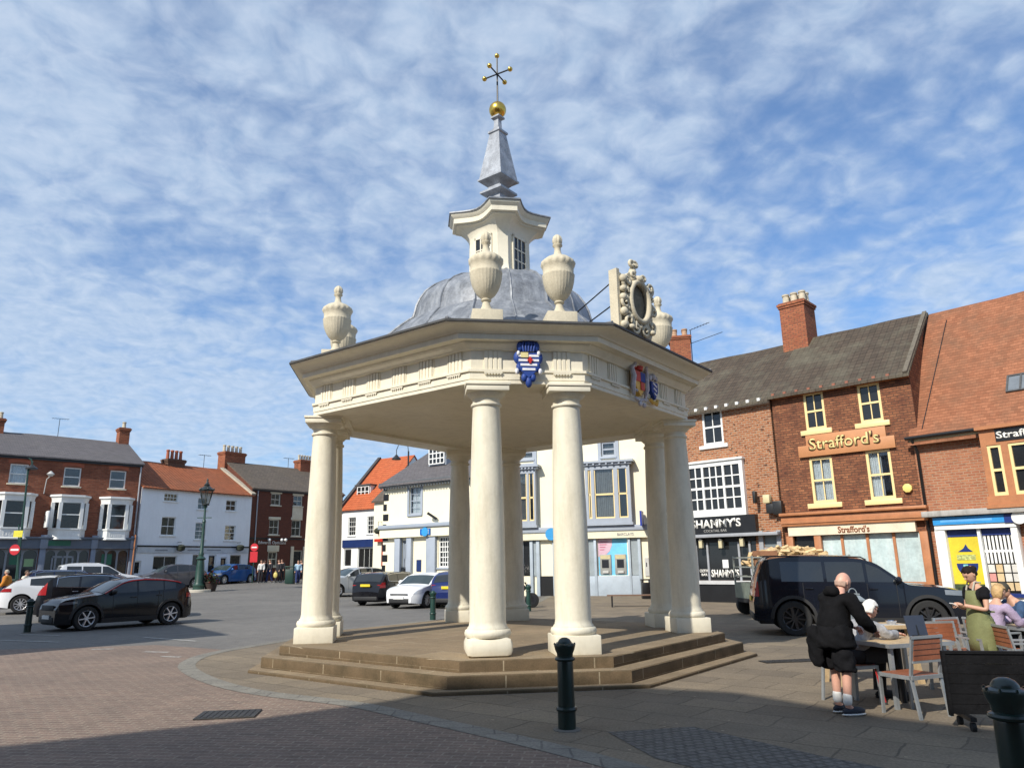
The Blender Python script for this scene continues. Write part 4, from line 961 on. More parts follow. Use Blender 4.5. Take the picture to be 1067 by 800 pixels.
pts = [(u0+.01, z1-.01), (u0+(u1-u0)*.50, z1-.01), (u0+(u1-u0)*.48, z1-(z1-z0)*.2), (u0+(u1-u0)*.40, z1-(z1-z0)*.35), (u0+(u1-u0)*.25, z1-(z1-z0)*.46), (u0+.01, z1-(z1-z0)*.5)]
mb.prism(pts, lambda p: (p[0], .03, p[1]), lambda p: (p[0], .038, p[1])); mb.build('poster_pink', M('cash_poster_pink', (.62, .42, .50), .4), rH)
mb = MB(); L = u1-u0
for k in range(4): mb.box(u0+L*.06, u0+L*(.34-.04*k), .02, .028, z1-.22-.14*k, z1-.18-.14*k)
mb.build('poster_print', M('poster_print_ink', (.5, .12, .2), .5), rH)
for a in (.05, .56):
    x0 = u0+L*a; x1 = x0+L*.39; mb = MB(); mb.box(x0, x1, -.02, .02, z0+.05, z0+(z1-z0)*.56); t_ = mb.build('cash_machine', M('machine_grey', (.30, .30, .28), .4), rH, bevel=.015)
    part('header', t_, (x0+.05, x1-.05, z0+(z1-z0)*.44, z0+(z1-z0)*.54), -.035, -.021, M('machine_yellow', (.55, .48, .28), .4)); part('screen', t_, (x0+.12, x1-.14, z0+(z1-z0)*.2, z0+(z1-z0)*.42), -.03, -.021, M('machine_screen', (.02, .02, .025), .15)); part('keypad', t_, (x0+.16, x1-.16, z0+.12, z0+.25), -.10, -.021, M('machine_pale', (.5, .5, .48), .4))
r = FH.R((671.5, 581), (677, 600)); t_ = part('cash_machine', rH, r, -.06, -.002, M('machine_pale', (.5, .5, .48), .4)); part('screen', t_, (r[0]+.08, r[1]-.1, r[2]+.5, r[3]-.25), -.075, -.061, black)
r = FH.R((670, 533), (675, 548)); mb = MB(); mb.box(r[0]-.05, r[0]+.05, -.95, -.2, r[2], r[3]); mb.build('projecting_sign', M('deep_blue_sign', (.01, .03, .30), .4), rH)
u, z = FH.uv(576, 556.5); mb = MB(); mb.cyl((u, -.36, z), (u, -.29, z), .34, n=24); mb.build('roundel_sign', M('bank_light_blue', (.04, .30, .62), .4), rH)
w = part('shop_window_frame', rH, (win1[0], win1[0]+.08, win1[2], win1[3]), .03, .1, sf); part('shop_window', rH, win1, .1, .12, shopdark)

# neighbouring chimney cut by the left edge of the photo, and television aerials on the ridges
chimney(rfA, FA, (-9, 428), (3, 447), 4.5, .9, 2, potpale, poth=.5)
def aerial(rf, F, px, py, off, h=1.3):
    u, z = F.uv(px, py, off); mb = MB(); mb.cyl((u, off, z-.5), (u, off, z+h), .02, n=6); mb.cyl((u-.5, off, z+h), (u+.6, off, z+h+.05), .014, n=5)
    for k in range(7): mb.cyl((u-.45+k*.16, off-.22, z+h+.01), (u-.45+k*.16, off+.22, z+h+.01), .008, n=4)
    mb.build('aerial', iron, rf)
aerial(rfA, FA, 60, 455, 4.5); aerial(rfB, FB, 212, 487, 4.25, 1.0); aerial(rfC, FC, 300, 489, 4.25, 1.0)
# --- I: Shammy's, orange speckled brick with a black shopfront
FI = fac((715.5, 428.6), 34.4, (801.5, 413.6), ext0=2.2)
tI = FI.R((730.5, 428), (754.5, 462)); bI = FI.R((717.8, 486), (780, 534)); bI = (bI[0], bI[1], FI.z(750, 538), FI.z(750, 481))
sgn = (FI.uv(722.8, 560)[0]-.1, FI.uv(790.5, 545)[0], FI.z(757, 556), FI.z(757, 537.5))
zsill = FI.z(750, 604.5); zhead = sgn[2]-.35
shI = (sgn[0]+.15, FI.uv(789, 580)[0], zsill, zhead)
sideI = FI.R((789, 556), (813, 571)); sideI = (FI.uv(790.5, 565)[0]+.25, FI.uv(812.5, 565)[0]-.1, FI.z(800, 570), FI.z(800, 556.5))
rI, rfI = building('corner_bar', 'orange speckled brick bar with a wide white bay window over a black shopfront', FI, 8, FI.z(770, 372, 4.0), br_sham, t_mossy, [tI, (bI[0]+.1, bI[1]-.1, bI[2]+.3, bI[3]-.2), shI, sideI], ov=.35)
part('eaves_board', rI, (0, FI.W-.02, FI.He-.26, FI.He-.05), -.10, -.003, white)
mb = MB()
for k in range(int(FI.W/.52)): mb.box(.2+k*.52, .33+k*.52, -.34, -.101, FI.He-.16, FI.He-.03)
mb.build('eaves_brackets', white, rI)
sash(rI, tI, white, 2, 1, fw=.10, bw=.04, y=.03, sill=white, sh=.16, sw=.2, g=shopdark)
u0, u1, z0, z1 = bI; pr = .22
mb = MB(); L = u1-u0; f0 = z0+.32; f1 = z1-.20
mb.box(u0, u1, -pr, -.002, f1, z1).box(u0, u1, -pr, -.002, z0, f0).box(u0-.06, u1+.06, -pr-.08, -.002, z1+.001, z1+.09)
grp = [(.035, .265, 2), (.30, .64, 3), (.675, .94, 2)]
mb.box(u0, u0+L*.035, -pr, -.002, f0, f1).box(u0+L*.265, u0+L*.30, -pr, -.04, f0, f1).box(u0+L*.64, u0+L*.675, -pr, -.04, f0, f1).box(u0+L*.94, u1, -pr, -.002, f0, f1)
for a, b, n in grp:
    for c in range(1, n): x = u0+L*(a+(b-a)*c/n); mb.box(x-.028, x+.028, -pr+.03, -pr+.08, f0, f1)
    for q in range(1, 4): z = f0+(f1-f0)*q/4; h = .05 if q == 2 else .026; mb.box(u0+L*a, u0+L*b, -pr+.032, -pr+.078, z-h, z+h)
w = mb.build('bay_window', white, rI); part('pane', w, (u0+.05, u1-.05, f0, f1), -pr+.085, -pr+.09, shopdark)
part('fascia', rI, sgn, -.30, -.003, black)
wtxt = M('white_letters', (.78, .76, .70), .4)
text("SHAMMY'S", 'lettering', wtxt, rI, sgn[0]+(sgn[1]-sgn[0])*.43, -.302, sgn[2]+(sgn[3]-sgn[2])*.60, (sgn[1]-sgn[0])*.74, (sgn[3]-sgn[2])*.50, offset=.03)
text("COCKTAIL BAR", 'lettering', M('grey_letters', (.35, .34, .32), .5), rI, sgn[0]+(sgn[1]-sgn[0])*.42, -.302, sgn[2]+(sgn[3]-sgn[2])*.19, (sgn[1]-sgn[0])*.34, .11)
part('canopy', rI, (sgn[0]-.05, FI.W-.05, sgn[2]-.14, sgn[2]-.002), -.42, -.003, M('grey_canopy', (.32, .33, .35), .5), .01)
part('window_head', rI, (shI[0]-.1, shI[1]+.02, zhead, sgn[2]-.142), -.10, -.003, blackmatt)
mb = MB(); u0, u1 = shI[0], shI[1]
um = [FI.uv(738.5, 590)[0], FI.uv(771.5, 590)[0], FI.uv(783, 590)[0]]
for x in [u0+.04]+um: mb.box(x-.045, x+.045, -.02, .08, zsill, zhead)
w = mb.build('shop_window', M('grey_canopy', (.32, .33, .35), .5), rI); part('pane', w, (u0, u1, zsill, zhead), .045, .055, shopdark)
part('sill', rI, (shI[0]-.1, shI[1]+.1, zsill-.16, zsill-.002), -.16, -.003, M('pale_sill', (.5, .5, .5), .5)); part('stall_riser', rI, (shI[0]-.1, shI[1]+.1, -.4, zsill-.162), -.10, -.003, black)
text("SHAMMY'S", 'lettering', wtxt, rI, (um[0]+um[1])/2, .043, FI.z(755, 597), (um[1]-um[0])*.88, .34, offset=.03)
text("COCKTAIL", 'lettering', wtxt, rI, (u0+um[0])/2+.05, .043, FI.z(731, 594.5), (um[0]-u0)*.75, .13, offset=.02); text("BAR", 'lettering', wtxt, rI, (u0+um[0])/2+.05, .043, FI.z(731, 598.5), .3, .11, offset=.02)
r = FI.R((752.3, 583), (759, 591.5)); part('menu_card', rI, r, .03, .043, M('paper_white', (.8, .8, .78), .7))
for x, y in ((733, 566), (753.5, 566), (775.5, 564)):
    u, z = FI.uv(x, y); mb = MB(); mb.box(u-.08, u+.08, -.28, -.14, z-.2, z+.15); lp = mb.build('wall_lantern', M('lantern_glass', (.55, .48, .3), .2), rI); mb = MB(); mb.lathe([(.14, 0), (.12, .05), (.02, .14)], 8, (u, -.21, z+.15)); mb.lathe([(.11, -.26), (.11, -.2)], 8, (u, -.21, z)); mb.build('lantern_cap', black, lp)
gp = M('grey_canopy', (.32, .33, .35), .5)
part('grey_panel', rI, (sideI[0]-.2, sideI[0]-.01, -.3, sideI[3]+.15), -.08, -.003, gp); part('grey_panel', rI, (sideI[1]+.01, sideI[1]+.2, -.3, sideI[3]+.15), -.08, -.003, gp); part('grey_panel', rI, (sideI[0], sideI[1], -.3, sideI[2]-.02), -.05, -.003, gp); part('pane', rI, sideI, .05, .06, M('pale_blind', (.16, .19, .20), .5))
for x, y, w_, h_, pj in ((791, 518.5, .12, .5, .5), (802, 520, .28, .35, .35), (805.5, 530, .35, .4, .3), (813.5, 529, .38, .55, .35)):
    u, z = FI.uv(x, y); mb = MB(); mb.box(u-w_/2, u+w_/2, -pj, -pj+.25, z-h_/2, z+h_/2).box(u-.03, u+.03, -pj+.25, 0, z-.03, z+.03); mb.build('wall_light', lampblack if x != 802 else M('cream_plastic', (.6, .52, .3), .5), rI, bevel=.01)
# --- J: Strafford's
FJ = fac((803, 411.4), FI.P1.y-.02, (947, 386.5))
tj = [FJ.R((836, 410.5), (861.5, 446)), FJ.R((892, 401.5), (921, 438))]
lj = [FJ.R((842.5, 477.5), (872, 523)), FJ.R((901, 470), (934, 519))]
zfb = FJ.z(890, 556.0); zfm = FJ.z(890, 546.2); zct = FJ.z(890, 531)
u_d0, u_d1 = FJ.uv(824, 565)[0], FJ.uv(851, 565)[0]; u_s0, u_s1 = FJ.uv(853, 570)[0], FJ.uv(962, 570)[0]
shJ = (u_s0, u_s1, .9, zfb-.02); dJ = (u_d0, u_d1, 0, zfb-.02)
rJ, rfJ = building('brick_shop', 'dark red brick shop with cream sash windows and an ochre signboard between them', FJ, 8, FJ.z(905, 342, 4.0), br_straf, t_mossy, tj+lj+[shJ, dJ], ov=.35)
part('eaves_board', rJ, (0, FJ.W-.02, FJ.He-.24, FJ.He-.06), -.10, -.003, orangewood)
mb = MB()
for k in range(int(FJ.W/.52)): mb.box(.15+k*.52, .27+k*.52, -.30, -.101, FJ.He-.15, FJ.He-.03)
mb.build('eaves_brackets', M('eaves_red', (.26, .09, .05), .6), rJ)
for r in tj: sash(rJ, r, yellowcream, 2, 1, fw=.10, bw=.04, y=.03, sill=yellowcream, sh=.20, sw=.22, g=shopdark)
sash(rJ, lj[0], yellowcream, 2, 1, fw=.10, bw=.04, y=.03, sill=yellowcream, sh=.20, sw=.22, curt=[(0, .48, curtain), (.5, 1, curtain)])
sash(rJ, lj[1], yellowcream, 2, 1, fw=.10, bw=.04, y=.03, sill=yellowcream, sh=.20, sw=.22, curt=[(0, .55, curtain)])
u0 = FJ.uv(835, 466)[0]; u1 = FJ.uv(928.5, 455)[0]; z0 = FJ.z(882, 470.5); z1 = FJ.z(882, 449)
part('signboard', rJ, (u0+.25, u1-.15, z0, z1), -.10, -.003, signboard, .01); part('sign_base', rJ, (u0-.1, u1+.15, z0-.06, z0+.42), -.13, -.101, signboard, .01)
text("Strafford's", 'lettering', M('brown_outline', (.10, .04, .02), .6), rJ, (u0+u1)/2, -.10-.032, (z0+z1)/2+.02, (u1-u0)*.80, (z1-z0)*.64, depth=.02, offset=.03)
text("Strafford's", 'lettering', M('lemon_letters', (.72, .58, .24), .6), rJ, (u0+u1)/2, -.10-.055, (z0+z1)/2+.03, (u1-u0)*.77, (z1-z0)*.60, depth=.015, offset=.005)
part('shop_cornice', rJ, (.02, FJ.W-.02, zfm+.02, zct-.12), -.30, -.003, orangewood, .02); part('cornice_lip', rJ, (.0, FJ.W-.0, zct-.118, zct), -.42, -.003, orangewood, .02); part('cornice_moulding', rJ, (.02, FJ.W-.02, (zfm+zct)/2-.15, (zfm+zct)/2-.05), -.34, -.302, orangewood)
part('fascia', rJ, (.25, FJ.W-.5, zfb, zfm+.018), -.22, -.003, M('fascia_cream', (.74, .62, .46), .5))
text("Strafford's", 'lettering', M('brown_letters', (.25, .09, .04), .6), rJ, FJ.uv(891, 548)[0], -.222, (zfb+zfm)/2, FJ.uv(908, 548)[0]-FJ.uv(875, 548)[0], .26, offset=.02)
for u in (FJ.uv(819.5, 570)[0]+.1, FJ.uv(852, 570)[0]-.05, FJ.W-.42): part('pilaster', rJ, (u, u+.28, -.4, zfb-.001), -.18, -.003, orangewood, .02)
mb = MB()
for i in range(5): x = u_s0+(u_s1-u_s0)*i/4; mb.box(x-.05, x+.05, -.02, .08, .9, zfb-.02)
w = mb.build('shop_window', orangewood, rJ); part('papered_pane', w, (u_s0, u_s1, .9, zfb-.02), .05, .06, M('whitewashed_glass', (.46, .56, .56), .3, var=.22, scale=1.2, dirt=.5, dirtcol=(.72, .76, .74)))
part('stall_riser', rJ, (u_s0, u_s1, -.4, .898), -.08, -.003, orangewood)
part('dark_entrance', rJ, (u_d0, u_d1, FJ.z(837, 571), zfb-.02), .04, .12, shopdark); part('door_panel', rJ, (u_d0, u_d1, -.4, FJ.z(837, 572)), .02, .10, orangewood)
u, z = FJ.uv(946.4, 508.5); mb = MB(); mb.prism([(u+.17*cos(pi/4*(k+.5)), z+.17*sin(pi/4*(k+.5))) for k in range(8)], lambda p: (p[0], 0, p[1]), lambda p: (p[0], -.14, p[1])); mb.build('alarm_box', M('alarm_yellow', (.75, .60, .18), .5), rJ, bevel=.01)
cJ = chimney(rfJ, FJ, (816, 309.5), (847.5, 358), 3.9, 1.3, 3, potpale, poth=.55, potr=.17, rows=2)
mb = MB(); W_ = FJ.W; k0 = FJ.z(905, 342, 4.0); mb.bar((W_-.06, -.35, FJ.He-.12), (W_-.06, 4.0, k0+.16), .16, .14); mb.build('verge_coping', M('dark_mortar', (.14, .12, .09), .9, var=.3, scale=6), rfJ)
# --- K: orange pantiled building at the right edge
FK = fac((957, 451), FJ.P1.y-.08, (1067, 436), ext0=.25, ext1=9)
kb = FK.R((1042, 459), (1085, 577)); kb = (FK.uv(1033, 500)[0], FK.uv(1033, 500)[0]+4.3, FK.z(1050, 526), FK.z(1050, 447))
rK, rfK = building('pantile_shop', 'brick shop under a tall orange pantile roof at the right edge, with a blue shopfront', FK, 7.6, FK.z(1010, 320.5, 3.8), br_pant, t_pant, [(kb[0]+.1, kb[1]-.1, kb[2]+.2, kb[3]-.2)], ov=.35)
mb = MB(); mb.tube([(-.1, -.42, FK.He-.22), (FK.W, -.42, FK.He-.22)], .07, 8); mb.build('gutter', black, rK); part('soffit', rK, (0, FK.W, FK.He-.36, FK.He-.26), -.36, -.003, M('tan_soffit', (.40, .30, .16), .6))
pipe(rK, [(.12, -.42, FK.He-.25), (.16, -.12, FK.He-.7), (.16, -.12, .2)], .055)
u0, u1, z0, z1 = kb; pr = .5; mb = MB(); L = u1-u0
fr0 = z0+.30; fr1 = z1-.55
mb.box(u0, u1, -pr, -.002, fr1, z1).box(u0-.05, u1+.05, -pr-.06, -.002, z0, fr0).box(u0-.08, u1+.08, -pr-.16, -.002, z0-.12, z0-.001).box(u0-.08, u1+.08, -pr-.14, -.002, z1+.001, z1+.12)
for a, b in ((0, .04), (.14, .19), (.80, .85), (.96, 1)): mb.box(u0+L*a, u0+L*b, -pr+.0, -pr+.12, fr0, fr1)
w = mb.build('bay_window', orangewood, rK)
mb = MB()
for a, b, n in ((.04, .14, 1), (.19, .80, 2), (.85, .96, 1)):
    x0, x1 = u0+L*a, u0+L*b; mb.box(x0, x0+.09, -pr+.03, -pr+.1, fr0, fr1).box(x1-.09, x1, -pr+.03, -pr+.1, fr0, fr1).box(x0+.09, x1-.09, -pr+.03, -pr+.1, fr0, fr0+.12).box(x0+.09, x1-.09, -pr+.03, -pr+.1, fr1-.09, fr1).box(x0+.09, x1-.09, -pr+.03, -pr+.1, (fr0+fr1)/2-.04, (fr0+fr1)/2+.05)
    if n == 2: mb.box((x0+x1)/2-.07, (x0+x1)/2+.07, -pr+.03, -pr+.1, fr0, fr1)
mb.build('sash_frame', yellowcream, w); part('pane', w, (u0+.04, u1-.04, fr0, fr1), -pr+.11, -pr+.12, shopdark)
ba = part('name_board', rK, (u0+.5, u1-.1, fr1+.10, z1-.03), -pr-.03, -pr-.002, black)
text("Strafford's", 'lettering', wtxt, rK, FK.uv(1062, 455)[0]+.35, -pr-.032, (fr1+.1+z1-.03)/2, 1.75, .26, offset=.02)
# skylight on the slope
kz = (FK.z(1010, 320.5, 3.8)-FK.He)/3.8
for off_ in [2.0]:
    uu, zz = FK.uv(1049.5, 404, off_)
    # find the depth where the pixel meets the roof slope
    for o_ in [i*.05 for i in range(100)]:
        uu, zz = FK.uv(1049.5, 409, o_)
        if zz <= FK.He+kz*o_+.12: break
S = sqrt(1+kz*kz); T = Matrix(((1, 0, 0, uu), (0, 1/S, -kz/S, o_), (0, kz/S, 1/S, FK.He+kz*o_+.12), (0, 0, 0, 1)))
mb = MB(); mb.T = T
for x in (0, .42, .84, 1.26, 1.68): mb.box(x-.03, x+.03, 0, .75, 0, .07)
mb.box(-.03, 1.71, -.04, .02, 0, .069).box(-.03, 1.71, .73, .79, 0, .069); sk = mb.build('skylight', lead_dark, rfK)
mb = MB(); mb.T = T; mb.box(0, 1.68, 0, .75, .02, .035); mb.build('pane', M('sky_pane', (.16, .18, .20), .1), sk)
mb = MB(); mb.T = T.copy()
a_ = FK.uv(986, 332, 3.4); b_ = FK.uv(962, 440, .2)
mb = MB(); mb.tube([(a_[0], 3.4, FK.He+kz*3.4+.16), (a_[0]*.6+b_[0]*.4, 2.0, FK.He+kz*2.0+.15), (b_[0], .0, FK.He+.14)], .02, 5); mb.build('cable', black, rfK)
# shopfront of K
zA = FK.z(1020, 530.5); zB = FK.z(1020, 537.5); zC = FK.z(1020, 545.5)
u0 = FK.uv(970.5, 560)[0]; uE = FK.W-.3
part('lead_ledge', rK, (u0, uE, zB+.03, zA), -.62, -.003, M('grey_ledge', (.42, .40, .37), .7, dirt=.4), .02)
uS = FK.uv(1051, 541)[0]; ub = u0+.3
part('fascia', rK, (ub, uS, zC, zB), -.45, -.003, M('sky_blue_fascia', (.03, .27, .62), .4)); part('navy_fascia', rK, (uS+.002, uE, zC-.02, zB), -.46, -.003, M('navy_blue', (.012, .03, .16), .4))
mb = MB(); u, z = FK.uv(1067, 540.5); mb.cyl((u, -.50, (zB+zC)/2), (u, -.461, (zB+zC)/2), .22, n=20); mb.build('fascia_emblem', white, rK)
text("beauty & wellbeing", 'lettering', M('pale_blue_letters', (.25, .5, .8), .5), rK, ub+1.15, -.452, (zB+zC)/2, 1.7, .12) if False else part('lettering', rK, (ub+.25, ub+1.9, (zB+zC)/2-.05, (zB+zC)/2+.03), -.456, -.451, M('pale_blue_letters', (.12, .38, .75), .5))
part('frame_head', rK, (ub, FK.uv(1063, 548)[0], zC-.17, zC-.002), -.40, -.003, white)
p0 = (FK.uv(979.5, 565)[0], FK.uv(990, 565)[0]); p1 = (FK.uv(1058, 560)[0], FK.uv(1063, 560)[0]+.05)
for a, b in (p0, p1): part('white_post', rK, (a, b, -.3, zC-.172), -.36, -.003, white, .01)
um_ = FK.uv(1023.5, 560)[0]; zb_ = .55
part('mullion', rK, (um_-.05, um_+.05, zb_, zC-.172), -.28, -.003, white)
part('navy_blind', rK, (p0[1]+.002, um_-.052, FK.z(1005, 559), zC-.173), -.16, -.004, M('navy_blue', (.012, .03, .16), .4)); part('navy_blind', rK, (um_+.052, p1[0]-.002, FK.z(1040, 557), zC-.173), -.16, -.004, M('navy_blue', (.012, .03, .16), .4))
yb = (p0[1]+.002, um_-.052, zb_, FK.z(1005, 559)-.002)
yp = part('yellow_poster', rK, yb, -.14, -.004, M('poster_yellow', (.66, .52, .03), .5))
cx_ = (yb[0]+yb[1])/2; L = yb[1]-yb[0]; zt_ = yb[3]
navy = M('navy_blue', (.012, .03, .16), .4)
mb = MB(); mb.prism([(cx_-L*.24, zt_-.52), (cx_-L*.05, zt_-.40), (cx_+L*.04, zt_-.26), (cx_+L*.10, zt_-.40), (cx_+L*.24, zt_-.52)], lambda p: (p[0], -.141, p[1]), lambda p: (p[0], -.15, p[1])); mb.build('poster_hat', navy, rK)
text("BOYES", 'lettering', M('poster_pale_blue', (.25, .40, .45), .5), rK, cx_, -.141, zt_-.66, L*.5, .15, offset=.02) if False else None
mb = MB(); n = 14; pts = [(cx_-L*.34, zt_-.92)]+[(cx_-L*.34*cos(pi*k/n), zt_-.95-L*.40*sin(pi*k/n)) for k in range(n+1)]+[(cx_+L*.34, zt_-.92)]
mb.prism(pts, lambda p: (p[0], -.141, p[1]), lambda p: (p[0], -.15, p[1])); mb.build('poster_shield', navy, rK)
part('poster_figure', rK, (cx_-L*.13, cx_+L*.02, zt_-1.28, zt_-.95), -.16, -.151, M('poster_teal', (.2, .5, .5), .5)); part('poster_figure', rK, (cx_+.02*L, cx_+L*.16, zt_-1.30, zt_-1.0), -.16, -.151, M('poster_orange', (.5, .2, .06), .5)); part('poster_print', rK, (cx_-L*.30, cx_+L*.30, zt_-.80, zt_-.62), -.15, -.141, M('poster_print_green', (.42, .45, .15), .5, var=.8, scale=14)); part('poster_panel', rK, (yb[0], yb[1]-.05, yb[2], zt_-1.62), -.15, -.141, M('poster_dark_green', (.04, .06, .02), .5, var=.9, scale=8))
gb = (um_+.052, p1[0]-.002, zb_, FK.z(1040, 557)-.002)
part('pane', rK, gb, -.06, -.004, shopdark)
mb = MB(); zt_ = gb[3]
for k in range(8): x = gb[0]+(gb[1]-gb[0])*(k+.5)/8; mb.box(x-.035, x+.035, -.12, -.10, zt_-.95, zt_)
mb.box(gb[0], gb[1], -.118, -.102, zt_-.58, zt_-.50); mb.build('window_grille', white, rK)
cols_ = [M('leaflet_white', (.62, .6, .55), .6), M('leaflet_blue', (.25, .4, .6), .6), M('leaflet_cream', (.6, .45, .25), .6), M('leaflet_pink', (.55, .25, .22), .6)]
for c in range(4):
    for q in range(5):
        x0 = gb[0]+(gb[1]-gb[0])*c/4+.02; x1 = x0+(gb[1]-gb[0])/4-.04; zb2 = zt_-1.25-q*.30
        if zb2 > gb[2]: part('leaflet', rK, (x0, x1, zb2, zb2+.26), -.10, -.09+.002*c, cols_[(c*2+q*3+c*q) % 4 if (c+q) % 3 else 0])
part('navy_sill', rK, (p0[0], p1[1], zb_-.12, zb_-.002), -.44, -.003, navy); part('white_riser', rK, (p0[0], p1[1], -.3, zb_-.122), -.34, -.003, white)
part('side_wall_poster', rK, (p1[1]+.4, uE-.6, .7, zC-.3), -.10, -.003, M('tan_board', (.30, .22, .12), .6))
# chimney of a building behind the cross
FZ = Fac((9.0, 45.5), (16, 44)); rZ, rfZ = building('rear_brick_building', 'red brick building behind the market cross, only its chimney showing over the roof', FZ, 8, 10.6, br_left, t_slate_brown, [], He=8.2)
cz_ = FZ.uv(698, 343, 4.0); chimney(rfZ, FZ, (697, 345), (722, 395), 4.0, 1.5, 2, pot, poth=.6, potr=.2, rows=2, zb=9.0)
# television aerial: leans from that chimney
u, z = FZ.uv(720.5, 360, 4.0); mb = MB(); mb.cyl((u, 4, z-1.2), (u, 4, z+1.1), .03, n=6); mb.cyl((u-.1, 4, z+1.1), (u+1.3, 3.6, z+1.45), .02, n=6); mb.cyl((u-.2, 4, z+.1), (u+2.1, 3.5, z+.65), .02, n=6)
for k in range(6): mb.cyl((u+.1+k*.2, 3.95-.055*k-.2, z+1.15+.05*k), (u+.1+k*.2, 3.95-.055*k+.2, z+1.15+.05*k), .012, n=5)
mb.build('aerial', iron, rfZ)
# buildings behind the camera and on the near left, they throw the foreground shade
SA = radians(37); SE = radians(38.5)
def back_building(name, label, shadow, D, O, rz, wallm, roofm):
    """front wall profile chosen so its shade reaches the surveyed shade line"""
    d = Vector((cos(rz), sin(rz), 0)); n = Vector((-sin(rz), cos(rz), 0)); s = Vector((-sin(SA)*cos(SE), -cos(SA)*cos(SE), sin(SE))); O = Vector(O)
    prof = []
    for x, y in shadow:
        p = Vector((x, y, 0)); k = (O-p).dot(n)/s.dot(n); q = p+s*k; prof.append(((q-O).dot(d), q.z))
    root = thing(name, label, 'building', O, rz)
    u0, u1 = prof[0][0], prof[-1][0]; poly = [(u0, -.3)]+prof+[(u1, -.3)]
    mb = MB(); mb.prism(poly, lambda p: (p[0], 0, p[1]), lambda p: (p[0], -D, p[1])); mb.build('wall', wallm, root)
    mb = MB(); A_ = [(u, .25, z+.02) for u, z in prof]; B_ = [(u, -D-.2, z+.02) for u, z in prof]; C_ = [(u, -D-.2, z+.14) for u, z in prof]; E_ = [(u, .25, z+.14) for u, z in prof]
    for i in range(len(prof)-1):
        for P_, Q_ in ((A_, B_), (C_, E_), (E_, A_), (B_, C_)): mb.quad(P_[i], P_[i+1], Q_[i+1], Q_[i])
    mb.build('roof', roofm, root)
    return root, prof
rX, pX = back_building('rear_terrace', 'brick terrace standing behind the photographer, outside the photograph', [(-9, 6.8), (-5.2, 7.9), (-3.3, 8.95), (-1.8, 10.1), (-1.3, 10.75), (1.6, 10.9), (2.9, 10.3), (3.6, 9.3), (4.1, 8.5), (5.2, 7.6), (10, 6.5), (16, 6)], 8, (0, -4.6, 0), 0.0, br_straf, t_slate)
for k in range(-6, 7):
    for z0_ in (1.0, 4.0):
        if k*1.9 > pX[0][0]+.5 and k*1.9+1 < pX[-1][0]:
            mb = MB(); x = k*1.9; mb.box(x, x+1.0, .004, .05, z0_, z0_+1.6); w = mb.build('window', white, rX)
            mb = MB(); mb.box(x+.08, x+.92, .05, .06, z0_+.08, z0_+1.5); mb.build('pane', shopdark, w)
FY = None
rY = thing('near_left_building', 'white rendered building outside the left edge, throwing the shade by the cars', 'building', (-15.5, 10.9, 0), radians(216.9))
h_ = 9.9
mb = MB(); mb.box(0, 16, -10, 0, -.3, h_); mb.build('wall', whitewall, rY); mb = MB(); mb.box(-.1, 16.2, -10.2, .1, h_+.01, h_+.15); mb.build('roof', lead_dark, rY)
# ------------------------------------------------------------ vehicles
tyrem = M('tyre_rubber', (.018, .018, .018), .85, bump=.3, bscale=30); alloy = M('alloy_silver', (.75, .75, .76), .35, metal=.7); alloyd = M('alloy_dark', (.06, .06, .065), .3, metal=.7)
plastic = M('black_trim', (.02, .02, .021), .6); carglass = M('car_glass', (.018, .021, .023), .04, spec=.8, coat=.0); chrome = M('chrome', (.7, .7, .72), .15, metal=1)
redl = M('red_lamp', (.35, .008, .008), .2, coat=1); clearl = M('clear_lamp', (.55, .58, .62), .12, coat=1, spec=.8); platey = M('plate_yellow', (.75, .55, .03), .4); platew = M('plate_white', (.75, .75, .72), .4)
def paint(name, c): return M(name, tuple(v*.7 if max(c) < .05 else v for v in c), .16, var=.02, coat=.4, spec=.3)
def lerp_tab(tab, x):
    for (a, va), (b, vb) in zip(tab, tab[1:]):
        if x <= b: return va+(vb-va)*max(0, (x-a))/(b-a) if b > a else vb
    return tab[-1][1]
